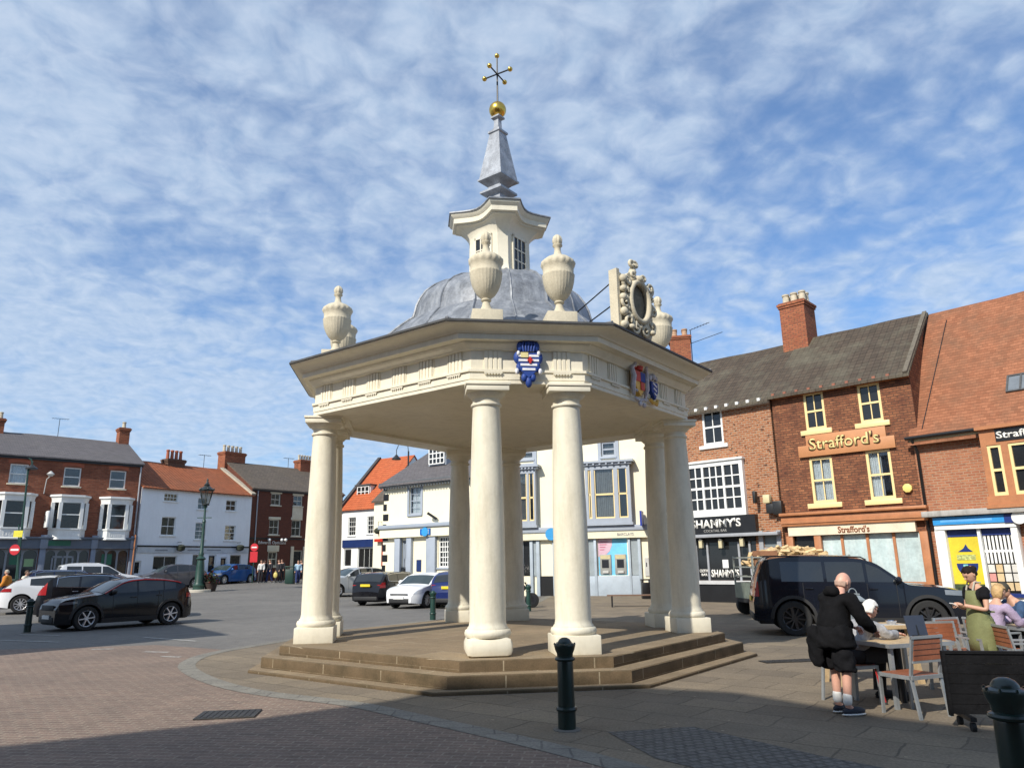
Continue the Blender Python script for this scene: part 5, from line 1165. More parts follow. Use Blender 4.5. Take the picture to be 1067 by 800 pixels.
def car(name, label, pm, p_front, p_rear, L, W, H, top, belt, fov, gc=.2, wr=.33, side=((0, 0),), wind=None, rear=None, opts=None, lz=(.62, .76), tailz=(.7, .95), cat='car', rim=alloy, group=None, spokes=10):
    """p_front/p_rear: ground points under the two near-side axles' centre line; fov = front overhang"""
    opts = opts or {}
    a = Vector((p_front[0], p_front[1])); b = Vector((p_rear[0], p_rear[1])); d = (b-a).normalized(); wb = opts.get('wb', (b-a).length)
    side_sign = opts.get('near', 1)          # which flank the two points belong to
    n = Vector((-d.y, d.x)); c = a-n*side_sign*-(W/2-.08)
    rz = atan2(d.y, d.x); g = G(c.x, c.y)
    root = thing(name, label, cat, (c.x-d.x*fov, c.y-d.y*fov, g), rz, group)   # local x: nose 0 -> tail L
    N = 72; R = wr+.065; xw = (fov, fov+wb)
    def zt(x):
        return sum(lerp_tab(top, (x+o)/L) for o in (-.05, -.025, 0, .025, .05))/5
    def zb(x):
        z = gc+.06*max(0, (x/L-.9)/.1)+.05*max(0, (.08-x/L)/.08)
        for q in xw:
            if abs(x-q) < R: z = max(z, wr+sqrt(max(0, R*R-(x-q)**2)))
        return z
    def hw(x):
        t = x/L; e = 0
        if t < .16: e = ((.16-t)/.16)**2.4*.30
        if t > .86: e = ((t-.86)/.14)**2.4*.24
        return W/2*(1-e)
    def bz(x): return lerp_tab(belt, x/L)
    def yy(x, z):
        h = hw(x); B = bz(x)
        if z > B: return h*.965-(z-B)*opts.get('tumble', .30)
        k = (z-(gc+.28))/(B-gc-.28); return h*(1-.035*max(0, k)**2-.05*max(0, -k)**1.5*2)
    xs = sorted(set([L*i/N for i in range(N+1)]+[q+s*R*f for q in xw for s in (-1, 1) for f in (1, .995, .97, .92, .8)]))
    V = []; rows = 9; tr = 5
    for x in xs:
        z0 = zb(x); z1 = max(zt(x)-.05, z0+.02); ring = []
        B = min(bz(x), z1-.0)
        for j in range(rows):
            z = z0+(B-z0)*j/5 if j <= 5 else B+(z1-B)*(j-5)/3
            ring.append((x, -yy(x, z), z))
        ye = yy(x, z1)
        for j in range(1, tr*2):
            w_ = 1-j/tr; ring.append((x, -ye*w_*(.97 if abs(w_) > .7 else 1), zt(x)-.05*abs(w_)**2.2+.0))
        for j in range(rows-1, -1, -1):
            z = z0+(B-z0)*j/5 if j <= 5 else B+(z1-B)*(j-5)/3
            ring.append((x, yy(x, z), z))
        V.append(ring)
    mb = MB(); mb.loft(V, False); 
    body = mb.build('body', pm, root, sharp=42, smooth=True)
    for x_, rg in ((0, V[0]), (L, V[-1])): 
        m = MB(); m.f([m.v(p) for p in rg]); m.build('end_panel', pm, body)
    mb = MB(); mb.box(.12, L-.12, -W/2+.30, W/2-.30, gc-.02, .62).box(.10, L-.10, -hw(.1)+.05, hw(.1)-.05, gc, gc+.2); mb.build('underbody', blackmatt, root)
    for q in xw: m = MB(); m.box(q-R-.02, q+R+.02, -W/2+.28, W/2-.28, gc, wr+R); m.build('wheel_well', blackmatt, root)
    # side patches
    def sp(mbx, x0, x1, lo, hi, s, off_=.006, nx=14, nz=4):
        g_ = []
        for i in range(nx+1):
            x = x0+(x1-x0)*i/nx; a_, b_ = lo(x), hi(x); b_ = max(b_, a_+.004)
            g_.append([(x, s*(yy(x, a_+(b_-a_)*k/nz)+off_), a_+(b_-a_)*k/nz) for k in range(nz+1)])
        mbx.loft(g_, False)
    C = lambda v: (lambda x: v)
    topm = opts.get('topm', .085)
    gw = MB(); ch = MB()
    for (x0, x1) in side:
        X0, X1 = x0*L, x1*L
        for s in (-1, 1):
            gw = MB(); sp(gw, X0, X1, lambda x: bz(x)+.03, lambda x: min(zt(x)-topm, bz(x)+.03+(opts.get('maxg', .5))), s, .007); gw.build('side_window', carglass, body, smooth=True)
    if opts.get('chrome'):
        X0, X1 = side[0][0]*L, side[-1][1]*L
        for s in (-1, 1):
            pts = [(X0+(X1-X0)*i/24, 0, 0) for i in range(25)]
            up = [(p[0], s*(yy(p[0], min(zt(p[0])-topm, bz(p[0])+.53))+.012), max(min(zt(p[0])-topm, bz(p[0])+.53), bz(p[0])+.03)) for p in pts]; dn = [(p[0], s*(yy(p[0], bz(p[0])+.02)+.012), bz(p[0])+.02) for p in pts]
            ch.tube(dn+up[::-1]+[dn[0]], .014, 5)
        ch.build('window_trim', opts['chrome'], body)
    def tp(x0, x1, wf, name, mat, off_=.008):
        m = MB(); g_ = []
        for i in range(9):
            x = x0*L+(x1-x0)*L*i/8; ye = yy(x, zt(x)-.05)*wf
            e = .03; sl = (zt(x+e)-zt(x-e))/(2*e); nn = Vector((-sl, 0, 1)).normalized()
            g_.append([Vector((x, ye*(k/6-1), zt(x)-.05*abs((k/6-1)*wf)**2.2))+nn*off_ for k in range(13)])
        m.loft(g_, False); return m.build(name, mat, body, smooth=True)
    tp(wind[0], wind[1], .90, 'windscreen', M('windscreen_glass', (.03, .045, .045), .05, spec=.7)); tp(rear[0], rear[1], .86, 'rear_window', carglass)
    if opts.get('roof'): tp(wind[1]+.005, rear[0]-.005, 1.0, 'roof_panel', opts['roof'], .005)
    if opts.get('rails'):
        m = MB()
        for s in (-1, 1):
            x0, x1 = (wind[1]+.03)*L, (rear[0]-.02)*L; y_ = s*(yy((x0+x1)/2, zt((x0+x1)/2)-.05)-.04)
            m.tube([(x0, y_, zt(x0)-.03), (x0+.12, y_, zt(x0)+.04), (x1-.12, y_, zt(x1)+.035), (x1, y_, zt(x1)-.03)], .018, 6)
        m.build('roof_rails', opts['rails'], body)
    if opts.get('arch'):
        for s in (-1, 1):
            for q in xw:
                m = MB()
                arc = [pi*k/14 for k in range(15)]
                g_ = [[(q+r*cos(t), s*(yy(q+r*cos(t), wr+r*sin(t))+o_), wr+r*sin(t)) for t in arc] for r, o_ in ((R-.01, .012), (R+.06, .012), (R+.065, .0))]
                m.loft(g_, False); m.build('wheel_arch_trim', plastic, body)
            m = MB(); sp(m, xw[0]+R, xw[1]-R, C(gc+.0), C(gc+.14), s, .012); m.build('sill_trim', plastic, body)
    # shut lines and handles
    m = MB(); hd = MB()
    for xd in opts.get('doors', (side[0][0]+.03, (side[0][1]+side[1][0])/2 if len(side) > 1 else side[0][1], side[-1][1]-.10)):
        X_ = xd*L
        for s in (-1, 1): sp(m, X_-.006, X_+.006, lambda x: max(zb(x)+.05, gc+.16), lambda x: bz(x)-.0, s, .003, nx=1, nz=6)
    for xd in [d_+.00 for d_ in opts.get('doors', (side[0][0]+.03, (side[0][1]+side[1][0])/2 if len(side) > 1 else side[0][1], side[-1][1]-.10))][1:]:
        for s in (-1, 1): X_ = xd*L-.22; z_ = bz(X_)-.12; hd = MB(); hd.box(X_, X_+.18, s*(yy(X_, z_)+.02)-.012, s*(yy(X_, z_)+.02)+.012, z_-.015, z_+.015); hd.build('door_handle', pm if not opts.get('chrome') else opts['chrome'], body, bevel=.004)
    m.build('door_seam', blackmatt, body)
    # mirrors
    X_ = side[0][0]*L+.10
    for s in (-1, 1):
        m = MB(); y_ = s*(yy(X_, bz(X_)+.05)+.11); m.sph((X_, y_, bz(X_)+.08), (.07, .12, .085), 10, 8); m.box(X_-.02, X_+.03, min(y_, y_-s*.12), max(y_, y_-s*.12), bz(X_)+.0, bz(X_)+.04); m.build('mirror', opts.get('mirror', pm), body, smooth=True)
    # lamps
    for s in (-1, 1):
        m = MB(); f1_ = opts.get('lamp_len', .13)
        sp(m, .012*L, f1_*L, lambda x: lz[0]+(x/L)*.35, lambda x: min(lz[1]+.25*(x/L), zt(x)-.03), s, .008); m.build('headlight', opts.get('headm', clearl), body, smooth=True)
        m = MB(); sp(m, opts.get('tail0', .93)*L, .997*L, C(tailz[0]), lambda x: min(tailz[1], zt(x)-.03), s, .010); 
        xr = L
        while zt(xr) < (tailz[0]+tailz[1])/2+.06 and xr > L*.9: xr -= .01
        yl = hw(xr)*.97
        if tailz[1] < 1.3: m.box(xr-.03, xr+.014, min(s*yl, s*(yl-.18)), max(s*yl, s*(yl-.18)), tailz[0], (tailz[0]+tailz[1])/2+.02)
        m.build('tail_light', redl, body, smooth=False)
    hf = hw(0)
    m = MB(); m.box(-.012, .02, -hf*.72, hf*.72, opts.get('gr', (.50, .62))[0], opts.get('gr', (.50, .62))[1]).box(-.02, .03, -hf*.8, hf*.8, gc+.05, gc+.22); m.build('grille', plastic, body, bevel=.01)
    m = MB(); m.box(-.034, -.013, -.26, .26, opts.get('pz', .40), opts.get('pz', .40)+.11); m.build('number_plate', platew, body)
    m = MB(); m.box(L-.0, L+.022, -.26, .26, opts.get('rpz', .78), opts.get('rpz', .78)+.11); m.build('number_plate', platey, body)
    hr = hw(L); m = MB(); m.box(L-.03, L+.015, -hr*.9, hr*.9, gc+.06, gc+.22); m.build('rear_bumper', plastic, body, bevel=.01)
    # wheels
    for q in xw:
        for s in (-1, 1):
            yo = s*(W/2-.02); yi = s*(W/2-.24)
            m = MB(); prof = [(wr*.66, .0), (wr*.93, -.005), (wr*.99, .02), (wr, .06), (wr, .16), (wr*.98, .2), (wr*.66, .22)]
            rings = [[(q+r*cos(2*pi*k/28), yo-s*t, wr+r*sin(2*pi*k/28)) for k in range(28)] for r, t in prof]
            m.loft(rings); m.f([m.v(p) for p in rings[-1]]); w_ = m.build('wheel', tyrem, root, smooth=True)
            m = MB(); r0 = wr*.67
            rings = [[(q+r*cos(2*pi*k/28), yo-s*t, wr+r*sin(2*pi*k/28)) for k in range(28)] for r, t in ((r0, .0), (r0*.93, .01), (r0*.90, .06))]; m.loft(rings)
            for k in range(spokes):
                t = 2*pi*k/spokes; t2 = t+.12
                p = Vector((q+r0*.95*cos(t2), yo-s*.02, wr+r0*.95*sin(t2))); p0 = Vector((q+r0*.15*cos(t), yo-s*.03, wr+r0*.15*sin(t))); m.bar(p0, p, opts.get('sw', .045), .03)
            m.cyl((q, yo-s*.01, wr), (q, yo-s*.05, wr), r0*.26, n=12); m.build('rim', rim, w_)
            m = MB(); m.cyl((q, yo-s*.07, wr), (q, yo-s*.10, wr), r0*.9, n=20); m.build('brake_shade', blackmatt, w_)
    return root, body, (yy, zt, bz, sp, hw)
T_suv = [(0, .62), (.01, .78), (.04, .90), (.12, 1.0), (.24, 1.08), (.29, 1.12), (.44, 1.50), (.52, 1.60), (.65, 1.62), (.80, 1.59), (.90, 1.50), (.965, 1.12), (.985, 1.0), (1, .62)]
T_hatch = [(0, .50), (.015, .66), (.06, .80), (.14, .90), (.25, .98), (.40, 1.36), (.50, 1.46), (.62, 1.47), (.78, 1.42), (.88, 1.28), (.965, .98), (.985, .9), (1, .55)]
T_estate = [(0, .50), (.015, .68), (.06, .82), (.14, .92), (.25, .99), (.38, 1.34), (.46, 1.44), (.60, 1.47), (.80, 1.45), (.90, 1.38), (.97, 1.02), (.985, .92), (1, .55)]
def sc_top(T, H): k = H/max(z for _, z in T); return [(x, z*(k if z > 1 else (1+(k-1)*z))) for x, z in T]
def pts_of(wf, wr_):   # wheel contact pixels -> ground points
    return gpt(*wf), gpt(*wr_)
# black compact crossover with red roof trim, left foreground
p, q = at_z(88, 657), at_z(185, 650)
redtrim = paint('red_trim', (.30, .012, .012))
T_mok = [(0, .60), (.008, .80), (.03, .93), (.12, 1.0), (.25, 1.07), (.28, 1.09), (.43, 1.43), (.50, 1.50), (.60, 1.53), (.75, 1.50), (.86, 1.43), (.93, 1.30), (.975, 1.0), (.985, .92), (1, .62)]
blk1 = paint('black_car_paint', (.010, .010, .013))
r_, bd, fn = car('parked_car', 'black compact crossover with a red roofline stripe, nearest car on the left', blk1, p, q, 4.15, 1.79, 1.53, T_mok, [(0, .95), (.25, 1.02), (.6, 1.05), (.85, 1.12), (1, 1.2)], .80, side=((.335, .535), (.55, .74), (.75, .84)), wind=(.29, .43), rear=(.885, .965), wr=.355, spokes=6, opts=dict(near=1, wb=2.56, arch=True, mirror=black, sw=.085, lamp_len=.12, headm=M('dark_headlight', (.10, .10, .11), .1, coat=1), gr=(.60, .76), pz=.36), lz=(.76, .84), tailz=(.86, 1.0))
yy_, zt_, bz_, sp_, hw_ = fn
m = MB()
for s in (-1, 1):
    pts = [(x, s*(yy_(x, zt_(x)-.085)+.012), zt_(x)-.075) for x in [4.15*(.30+.58*i/30) for i in range(31)]]
    for z_, k in ((0, 0),): m.tube(pts, .022, 6)
m.build('roof_stripe', redtrim, bd)
# black tall estate/SUV behind it, rear towards the left with tall lamps
p, q = gpt(168, 640), gpt(78, 643)
r_, bd, fn = car('parked_car', 'black sport utility car with tall red tail lamps and chrome window line', blk1, at_y(158, 642, 28.3), at_y(80, 645, 27.4), 4.69, 1.9, 1.66, sc_top(T_suv, 1.66), [(0, 1.0), (.3, 1.08), (.8, 1.16), (1, 1.2)], .88, side=((.31, .50), (.515, .70), (.715, .86)), wind=(.30, .445), rear=(.905, .965), wr=.36, opts=dict(near=-1, wb=2.86, chrome=chrome, rails=black, arch=True, tail0=.925), tailz=(.92, 1.42))
# white three door coupe, tail to the left
r_, bd, fn = car('parked_car', 'white coupe seen from its tail beside the nearest left bollard', paint('white_car_paint', (.72, .73, .74)), at_y(98, 640, 32.6), at_y(33, 642, 31.4), 4.46, 1.84, 1.48, T_hatch, [(0, .9), (.3, .98), (.7, 1.04), (.9, 1.10), (1, 1.1)], .95, side=((.33, .52), (.535, .76)), wind=(.26, .40), rear=(.83, .955), wr=.35, opts=dict(near=-1, wb=2.69, tail0=.90), tailz=(.84, .98), rim=alloy)
# dark blue estate behind the coupe with silver rails
car('parked_car', 'dark blue estate car with silver roof rails behind the white coupe', paint('navy_car_paint', (.012, .02, .06)), at_y(110, 622, 39.5), at_y(40, 626, 37.5), 4.75, 1.85, 1.56, sc_top(T_estate, 1.56), [(0, .95), (.3, 1.02), (1, 1.08)], .92, side=((.30, .50), (.515, .70), (.715, .88)), wind=(.25, .385), rear=(.90, .965), opts=dict(near=-1, wb=2.8, rails=chrome, chrome=chrome))
# white van-like car showing only its roof
car('parked_car', 'white high roofed car, only its roof showing above the black cars', paint('white_car_paint', (.72, .73, .74)), at_y(135, 620, 41.5), at_y(80, 622, 39.8), 4.7, 1.9, 1.86, sc_top(T_suv, 1.86), [(0, 1.0), (.3, 1.1), (1, 1.15)], .9, side=((.31, .50), (.515, .70), (.715, .86)), wind=(.30, .445), rear=(.905, .965), opts=dict(near=-1, wb=2.9))
# grey crossover near the white shop
g1 = at_y(200, 603, 52); g2 = at_y(165, 605, 50)
car('parked_car', 'grey crossover parked in front of the white building beside the ornate lamp', paint('grey_car_paint', (.07, .07, .08)), at_y(160, 606, 50.0), at_y(195, 604, 51.5), 4.5, 1.82, 1.6, sc_top(T_hatch, 1.6), [(0, .98), (.3, 1.04), (1, 1.15)], .9, side=((.33, .52), (.535, .70), (.71, .80)), wind=(.26, .40), rear=(.85, .955), opts=dict(near=1, wb=2.7))
car('parked_car', 'bright blue hatchback parked outside the dark brown brick building', paint('blue_car_paint', (.02, .09, .28)), at_y(233, 606.5, 55.5), at_y(262, 605, 58), 4.3, 1.8, 1.46, T_hatch, [(0, .9), (.3, .98), (1, 1.06)], .9, side=((.33, .52), (.535, .70), (.71, .80)), wind=(.26, .40), rear=(.85, .955), opts=dict(near=1, wb=2.6))
# group seen between the columns
car('parked_car', 'black estate car with yellow rear plate and chrome window line, between the columns', blk1, at_y(441, 626, 38.2), at_y(404, 628.5, 35.2), 4.76, 1.85, 1.50, sc_top(T_estate, 1.52), [(0, .95), (.3, 1.02), (1, 1.08)], .9, side=((.30, .50), (.515, .70), (.715, .88)), wind=(.25, .385), rear=(.90, .965), opts=dict(near=-1, wb=2.87, rails=chrome, chrome=chrome, rpz=.86), tailz=(.80, 1.04))
wv = at_y(444, 630, 32.6)
car('parked_car', 'white hatchback facing the camera between the black estate and the dark blue car', paint('white_car_paint', (.72, .73, .74)), wv, at_y(470, 628, 34.4), 4.2, 1.79, 1.48, T_hatch, [(0, .9), (.3, .98), (1, 1.06)], .86, side=((.33, .52), (.535, .70), (.71, .80)), wind=(.26, .40), rear=(.85, .955), opts=dict(near=1, wb=2.58, headm=clearl, gr=(.56, .62)), lz=(.60, .74))
car('parked_car', 'dark blue hatchback, tail towards the camera, half hidden by the back column', paint('deep_blue_car_paint', (.012, .022, .10)), at_y(512, 628, 34.6), at_y(488, 633, 31.8), 4.1, 1.8, 1.56, sc_top(T_hatch, 1.56), [(0, .95), (.3, 1.02), (1, 1.1)], .86, side=((.33, .52), (.535, .70), (.71, .80)), wind=(.26, .40), rear=(.87, .955), opts=dict(near=-1, wb=2.6, rpz=.80), tailz=(.85, 1.05))
car('parked_car', 'silver car parked beyond the black estate car near the left columns', paint('silver_car_paint', (.38, .40, .41)), at_y(352, 624, 43.5), at_y(385, 622, 45), 4.5, 1.85, 1.62, sc_top(T_suv, 1.62), [(0, 1.0), (.3, 1.06), (1, 1.12)], .9, side=((.31, .50), (.515, .70), (.715, .86)), wind=(.30, .445), rear=(.905, .965), opts=dict(near=1, wb=2.7))
car('parked_car', 'dark pickup shaped car parked against the cream bank', paint('charcoal_car_paint', (.02, .022, .025)), at_y(392, 612, 46), at_y(418, 611, 43.8), 4.6, 1.85, 1.75, sc_top(T_suv, 1.75), [(0, 1.05), (.3, 1.12), (1, 1.18)], .9, side=((.31, .50), (.515, .70), (.715, .86)), wind=(.30, .445), rear=(.905, .965), opts=dict(near=1, wb=2.75))
# large black off-roader by the cafe
T_dis = [(0, .70), (.008, .95), (.03, 1.04), (.12, 1.13), (.255, 1.18), (.28, 1.20), (.40, 1.66), (.46, 1.78), (.55, 1.84), (.65, 1.87), (.85, 1.86), (.94, 1.80), (.975, 1.35), (.985, 1.20), (1, .70)]
blk2 = paint('blue_black_paint', (.010, .013, .022))
re_ = at_z(830, 662.5); fr_ = re_+Vector((2.84, -.66, 0))
r_, bd, fn = car('off_road_car', 'large black off-road car parked broadside behind the cafe tables', blk2, fr_, re_, 4.75, 2.0, 1.88, T_dis, [(0, 1.08), (.27, 1.17), (.9, 1.22), (1, 1.22)], .95, gc=.28, side=((.30, .455), (.47, .645), (.66, .86)), wind=(.285, .415), rear=(.945, .972), wr=.40, rim=alloyd, opts=dict(near=-1, wb=2.92, rails=black, topm=.13, maxg=.46, lamp_len=.12, headm=M('smoked_headlight', (.20, .22, .24), .1, coat=1), tail0=.972, tumble=.26, sw=.06, arch=True, gr=(.78, .98)), lz=(.88, 1.00), tailz=(.9, 1.25), spokes=10)
tag(r_, 'large black off-road car parked broadside behind the cafe tables', 'car')
# flatbed trailer of firewood behind it
tm = M('galvanised_green', (.20, .23, .19), .6, metal=.3, var=.2, scale=5); wood = M('split_firewood', (.62, .45, .24), .8, var=.3, scale=6); woodb = M('brown_board', (.30, .14, .07), .8, var=.2, scale=4)
tc_ = at_z(789, 643); tr_ = thing('cage_trailer', 'green caged trailer heaped with split firewood behind the black off-road car', 'trailer', (tc_.x+1.55, tc_.y+.9, 0), radians(4))
TL, TW = 3.3, 1.7
mb = MB(); mb.box(-TL/2, TL/2, -TW/2, TW/2, .55, .62)
for y in (-TW/2, TW/2-.03): mb.box(-TL/2, TL/2, y, y+.03, .62, 1.05)
for x in (-TL/2, TL/2-.03): mb.box(x, x+.03, -TW/2+.03, TW/2-.03, .62, 1.05)
for k in range(12): x = -TL/2+.15+k*.27; mb.box(x, x+.04, -TW/2-.02, -TW/2-.001, .62, 1.05)
tb = mb.build('trailer_bed', tm, tr_)
mb = MB()
for z in (1.25, 1.55, 1.85):
    for y in (-TW/2, TW/2-.04): mb.box(-TL/2, TL/2, y, y+.04, z-.02, z+.02)
    for x in (-TL/2, TL/2-.04): mb.box(x, x+.04, -TW/2+.04, TW/2-.04, z-.021, z+.019)
for x in (-TL/2, -.6, .6, TL/2-.05):
    for y in (-TW/2-.006, TW/2-.044): mb.box(x, x+.05, y, y+.05, 1.05, 1.9)
mb.build('cage', M('pale_rail', (.36, .38, .34), .5, metal=.4), tr_)
mb = MB(); mb.box(-TL/2+.12, -TL/2+.22, -TW/2+.06, -TW/2+.14, .63, 2.05).box(-TL/2+.1, -TL/2+.9, -TW/2+.05, -TW/2+.12, 1.9, 2.05).box(-TL/2+.45, -TL/2+.53, -TW/2+.06, -TW/2+.14, .63, 1.9); mb.build('board', woodb, tr_)
mb = MB()
for k in range(240):
    R = Matrix.Rotation(random.uniform(0, pi), 3, 'Z') @ Matrix.Rotation(random.uniform(-.6, .6), 3, 'X') @ Matrix.Rotation(random.uniform(-.5, .5), 3, 'Y')
    x = random.uniform(-TL/2+.3, TL/2-.3); y = random.uniform(-TW/2+.2, TW/2-.2); h = 1.95+.2*cos(x*1.1)*cos(y*1.2)
    mb.obox((x, y, random.uniform(h-.5, h)), (random.uniform(.3, .5), random.uniform(.08, .14), random.uniform(.06, .11)), R)
struct(mb.build('firewood', wood, tr_), 'stuff')
mb = MB(); mb.sph((-TL/2+.75, -TW/2+.25, 1.35), (.2, .15, .2), 9, 7); mb.build('blue_sack', M('blue_sack', (.02, .12, .4), .6), tr_)
for x in (-.45, .45):
    for s in (-1, 1):
        mb = MB(); mb.cyl((x-.9, s*(TW/2+.02), .31), (x-.9, s*(TW/2-.18), .31), .31, n=22); w_ = mb.build('wheel', tyrem, tr_, bevel=.02); mb = MB(); mb.cyl((x-.9, s*(TW/2+.03), .31), (x-.9, s*(TW/2+.019), .31), .18, n=16); mb.build('rim', alloyd, w_)
mb = MB(); mb.box(-TL/2-.02, TL/2, -TW/2+.3, TW/2-.3, .42, .55).bar((TL/2, 0, .5), (TL/2+.9, 0, .45), .1, .1); mb.build('chassis', blackmatt, tr_)
# ------------------------------------------------------------ street furniture
bolm = M('bollard_paint', (.006, .022, .018), .35, var=.2, coat=.2); bolm2 = M('bollard_green', (.01, .045, .035), .45, var=.2)
def bollard(label, p, h=1.0, mat=bolm, sc_=1.0, rz=0):
    mb = MB(); k = sc_
    prof = [(.095, 0), (.095, .20), (.108, .205), (.115, .225), (.108, .245), (.09, .25), (.088, .45), (.086, .72), (.084, .735), (.105, .745), (.112, .76), (.105, .775), (.085, .785), (.088, .82), (.105, .86), (.112, .89), (.116, .905), (.112, .92), (.09, .93), (.075, .935), (.072, .95), (.055, .975), (.03, .99), (.0, .995)]
    t = thing('bollard', label, 'bollard', (p.x, p.y, p.z), rz, 'cast iron bollards round the market place')
    mb.lathe([(r*k, z*h) for r, z in prof], 26); b_ = mb.build('post', mat, t, sharp=38)
    mb = MB(); mb.lathe([(.155*k, -.01), (.15*k, .012), (.10*k, .016)], 20); mb.build('collar', M('collar_stone', (.16, .15, .13), .9), t)
    mb = MB()
    for i in range(8): a = 2*pi*i/8; mb.cyl((.108*k*cos(a), .108*k*sin(a), .915*h), (.108*k*cos(a), .108*k*sin(a), .935*h), .014, .008, 6)
    mb.build('cap_studs', mat, t)
    return t
bollard('near black bollard standing in the shade before the front steps', at_z(591, 760), .95, sc_=1.02)
bollard('dark green bollard cut by the lower right corner of the photo', Vector((3.13, 5.05, 0)), .99, sc_=1.12)
bollard('black bollard beside the nose of the black crossover, far left', at_z(28, 659), .98)
bollard('bollard in front of the white hatchback, seen between the left columns', at_z(451, 646), .95, bolm2)
bollard('bollard seen just right of the back right column', at_z(551, 637), 1.0, bolm2)
for i, (x, y) in enumerate(((243.5, 614.5), (265.5, 615), (296, 614))):
    p = gpt(x, y)
    bollard(['small distant bollard in front of the blue hatchback', 'distant bollard standing between the blue hatchback and the group of walkers', 'distant bollard beside the green litter bin'][i], p, .95, bolm2)
# ornate cast iron lamp standard
lg_ = M('lamp_green', (.018, .055, .042), .45, var=.2)
pl = at_y(207, 611.5, 46); gz_ = G(pl.x, pl.y); 
t = thing('street_lamp', 'ornate green cast iron lamp standard with a tapered lantern, beside a flower tub', 'street lamp', (pl.x, pl.y, gz_))
HT = at_y(213, 498, 46).z-gz_
mb = MB(); s = HT/7.0
mb.lathe([(.42*s, 0), (.42*s, .14*s), (.34*s, .16*s), (.33*s, .35*s), (.36*s, .4*s), (.30*s, .46*s), (.26*s, .55*s), (.24*s, 1.5*s), (.20*s, 1.9*s), (.26*s, 1.95*s), (.30*s, 2.0*s), (.20*s, 2.08*s), (.14*s, 2.15*s), (.16*s, 2.3*s), (.11*s, 2.4*s), (.085*s, 4.2*s), (.12*s, 4.25*s), (.10*s, 4.32*s), (.07*s, 4.4*s), (.06*s, 5.1*s), (.13*s, 5.2*s), (.10*s, 5.28*s)], 14); mb.build('post', lg_, t)
mb = MB(); mb.bar((-.45*s, 0, 4.5*s), (.45*s, 0, 4.5*s), .05*s); mb.build('ladder_rest', lg_, t)
mb = MB(); N = 6
mb.lathe([(.20*s, 5.35*s), (.42*s, 6.2*s)], 6); mb.build('lantern_glass', Mglass('lantern_glazing', (.75, .75, .72), .7), t)
mb = MB()
for k in range(6): a = 2*pi*k/6; mb.cyl((.20*s*cos(a), .20*s*sin(a), 5.33*s), (.43*s*cos(a), .43*s*sin(a), 6.22*s), .022*s, n=5)
mb.lathe([(.22*s, 5.28*s), (.24*s, 5.32*s), (.2*s, 5.37*s)], 12); mb.lathe([(.46*s, 6.2*s), (.48*s, 6.25*s), (.30*s, 6.38*s), (.16*s, 6.50*s), (.18*s, 6.58*s), (.10*s, 6.66*s), (.05*s, 6.8*s), (.07*s, 6.86*s), (.01, 7.0*s)], 12)
for k in range(6): a = 2*pi*k/6; mb.sph((.46*s*cos(a), .46*s*sin(a), 6.3*s), .05*s, 6, 5)
mb.build('lantern_frame', M('lamp_black', (.015, .02, .018), .4), t)
mb = MB(); mb.lathe([(.75*s, -.02), (.75*s, .12), (.7*s, .14), (0.1, .141)], 16); mb.build('plinth', M('pale_stone_step', (.5, .46, .38), .8), t)
# flower tub at its foot
pf = at_y(219.5, 610.5, 46.4); t = thing('flower_tub', 'dark flower tub with red plants at the foot of the ornate lamp', 'planter', (pf.x, pf.y, G(pf.x, pf.y)))
mb = MB(); mb.lathe([(.28, 0), (.40, .5), (.44, .52), (.40, .55), (.1, .5)], 14); mb.build('tub', M('tub_brown', (.04, .025, .02), .8), t)
mb = MB()
for k in range(260):
    a = random.uniform(0, 2*pi); r = random.uniform(0, .55); z = .5+random.uniform(0, .75)*(1-r*.9); c = Vector((r*cos(a), r*sin(a), z)); mb.mi = 1 if random.random() < .3 else 0
    R = Matrix.Rotation(random.uniform(0, 6), 3, 'Z') @ Matrix.Rotation(random.uniform(0, 3), 3, 'X'); q = .06; mb.f([mb.v(c+R @ Vector(v)) for v in ((-q, -q, 0), (q, -q, .01), (q, q, 0), (-q, q, .01))])
mb.build('plants', [M('dark_leaf', (.03, .045, .02), .7), M('red_flower', (.2, .02, .02), .6)], t)
# modern green swan neck lamp with the signs, far left
pl = at_y(16, 618, 41); t = thing('street_lamp', 'slim green swan-neck lamp column at the left edge in front of the bay windows', 'street lamp', (pl.x, pl.y, G(pl.x, pl.y)))
zz_ = at_y(29.5, 489, 41).z-t.location.z; dx = .55
tip = at_y(29.5, 488, 41); dxx = tip.x-pl.x
mb = MB(); mb.tube([(0, 0, 0), (dxx*.5, 0, zz_*.5), (dxx, 0, zz_)], [.09, .06, .05], 8); a0 = (dxx, 0, zz_)
hd = at_y(34.5, 478, 41); hx = hd.x-pl.x
mb.tube([(dxx-.03, 0, zz_-.4), (dxx+.15, 0, zz_+.25), (dxx+.1, 0, zz_+.6), (hx-.25, 0, zz_+.65), (hx, 0, zz_+.45), (hx, 0, zz_+.2)], .025, 6); mb.build('column', lg_, t)
mb = MB(); mb.lathe([(.05, .22), (.12, .15), (.30, .02), (.30, -.03), (.05, -.05)], 14, (hx, 0, zz_+.05)); mb.build('lamp_head', lampblack, t)
ps = at_y(20, 618, 39.5); t = thing('no_entry_sign', 'no entry sign under a yellow notice on a thin green post, far left', 'road sign', (ps.x, ps.y, G(ps.x, ps.y)))
zc_ = at_y(15.5, 572.5, 39.5); zy = at_y(19, 556, 39.5); sx_ = zc_.x-ps.x; sz_ = zc_.z-t.location.z
mb = MB(); mb.tube([(sx_*.0-.05, .04, 0), (sx_, .04, sz_+1.3)], .035, 8); mb.build('post', lg_, t)
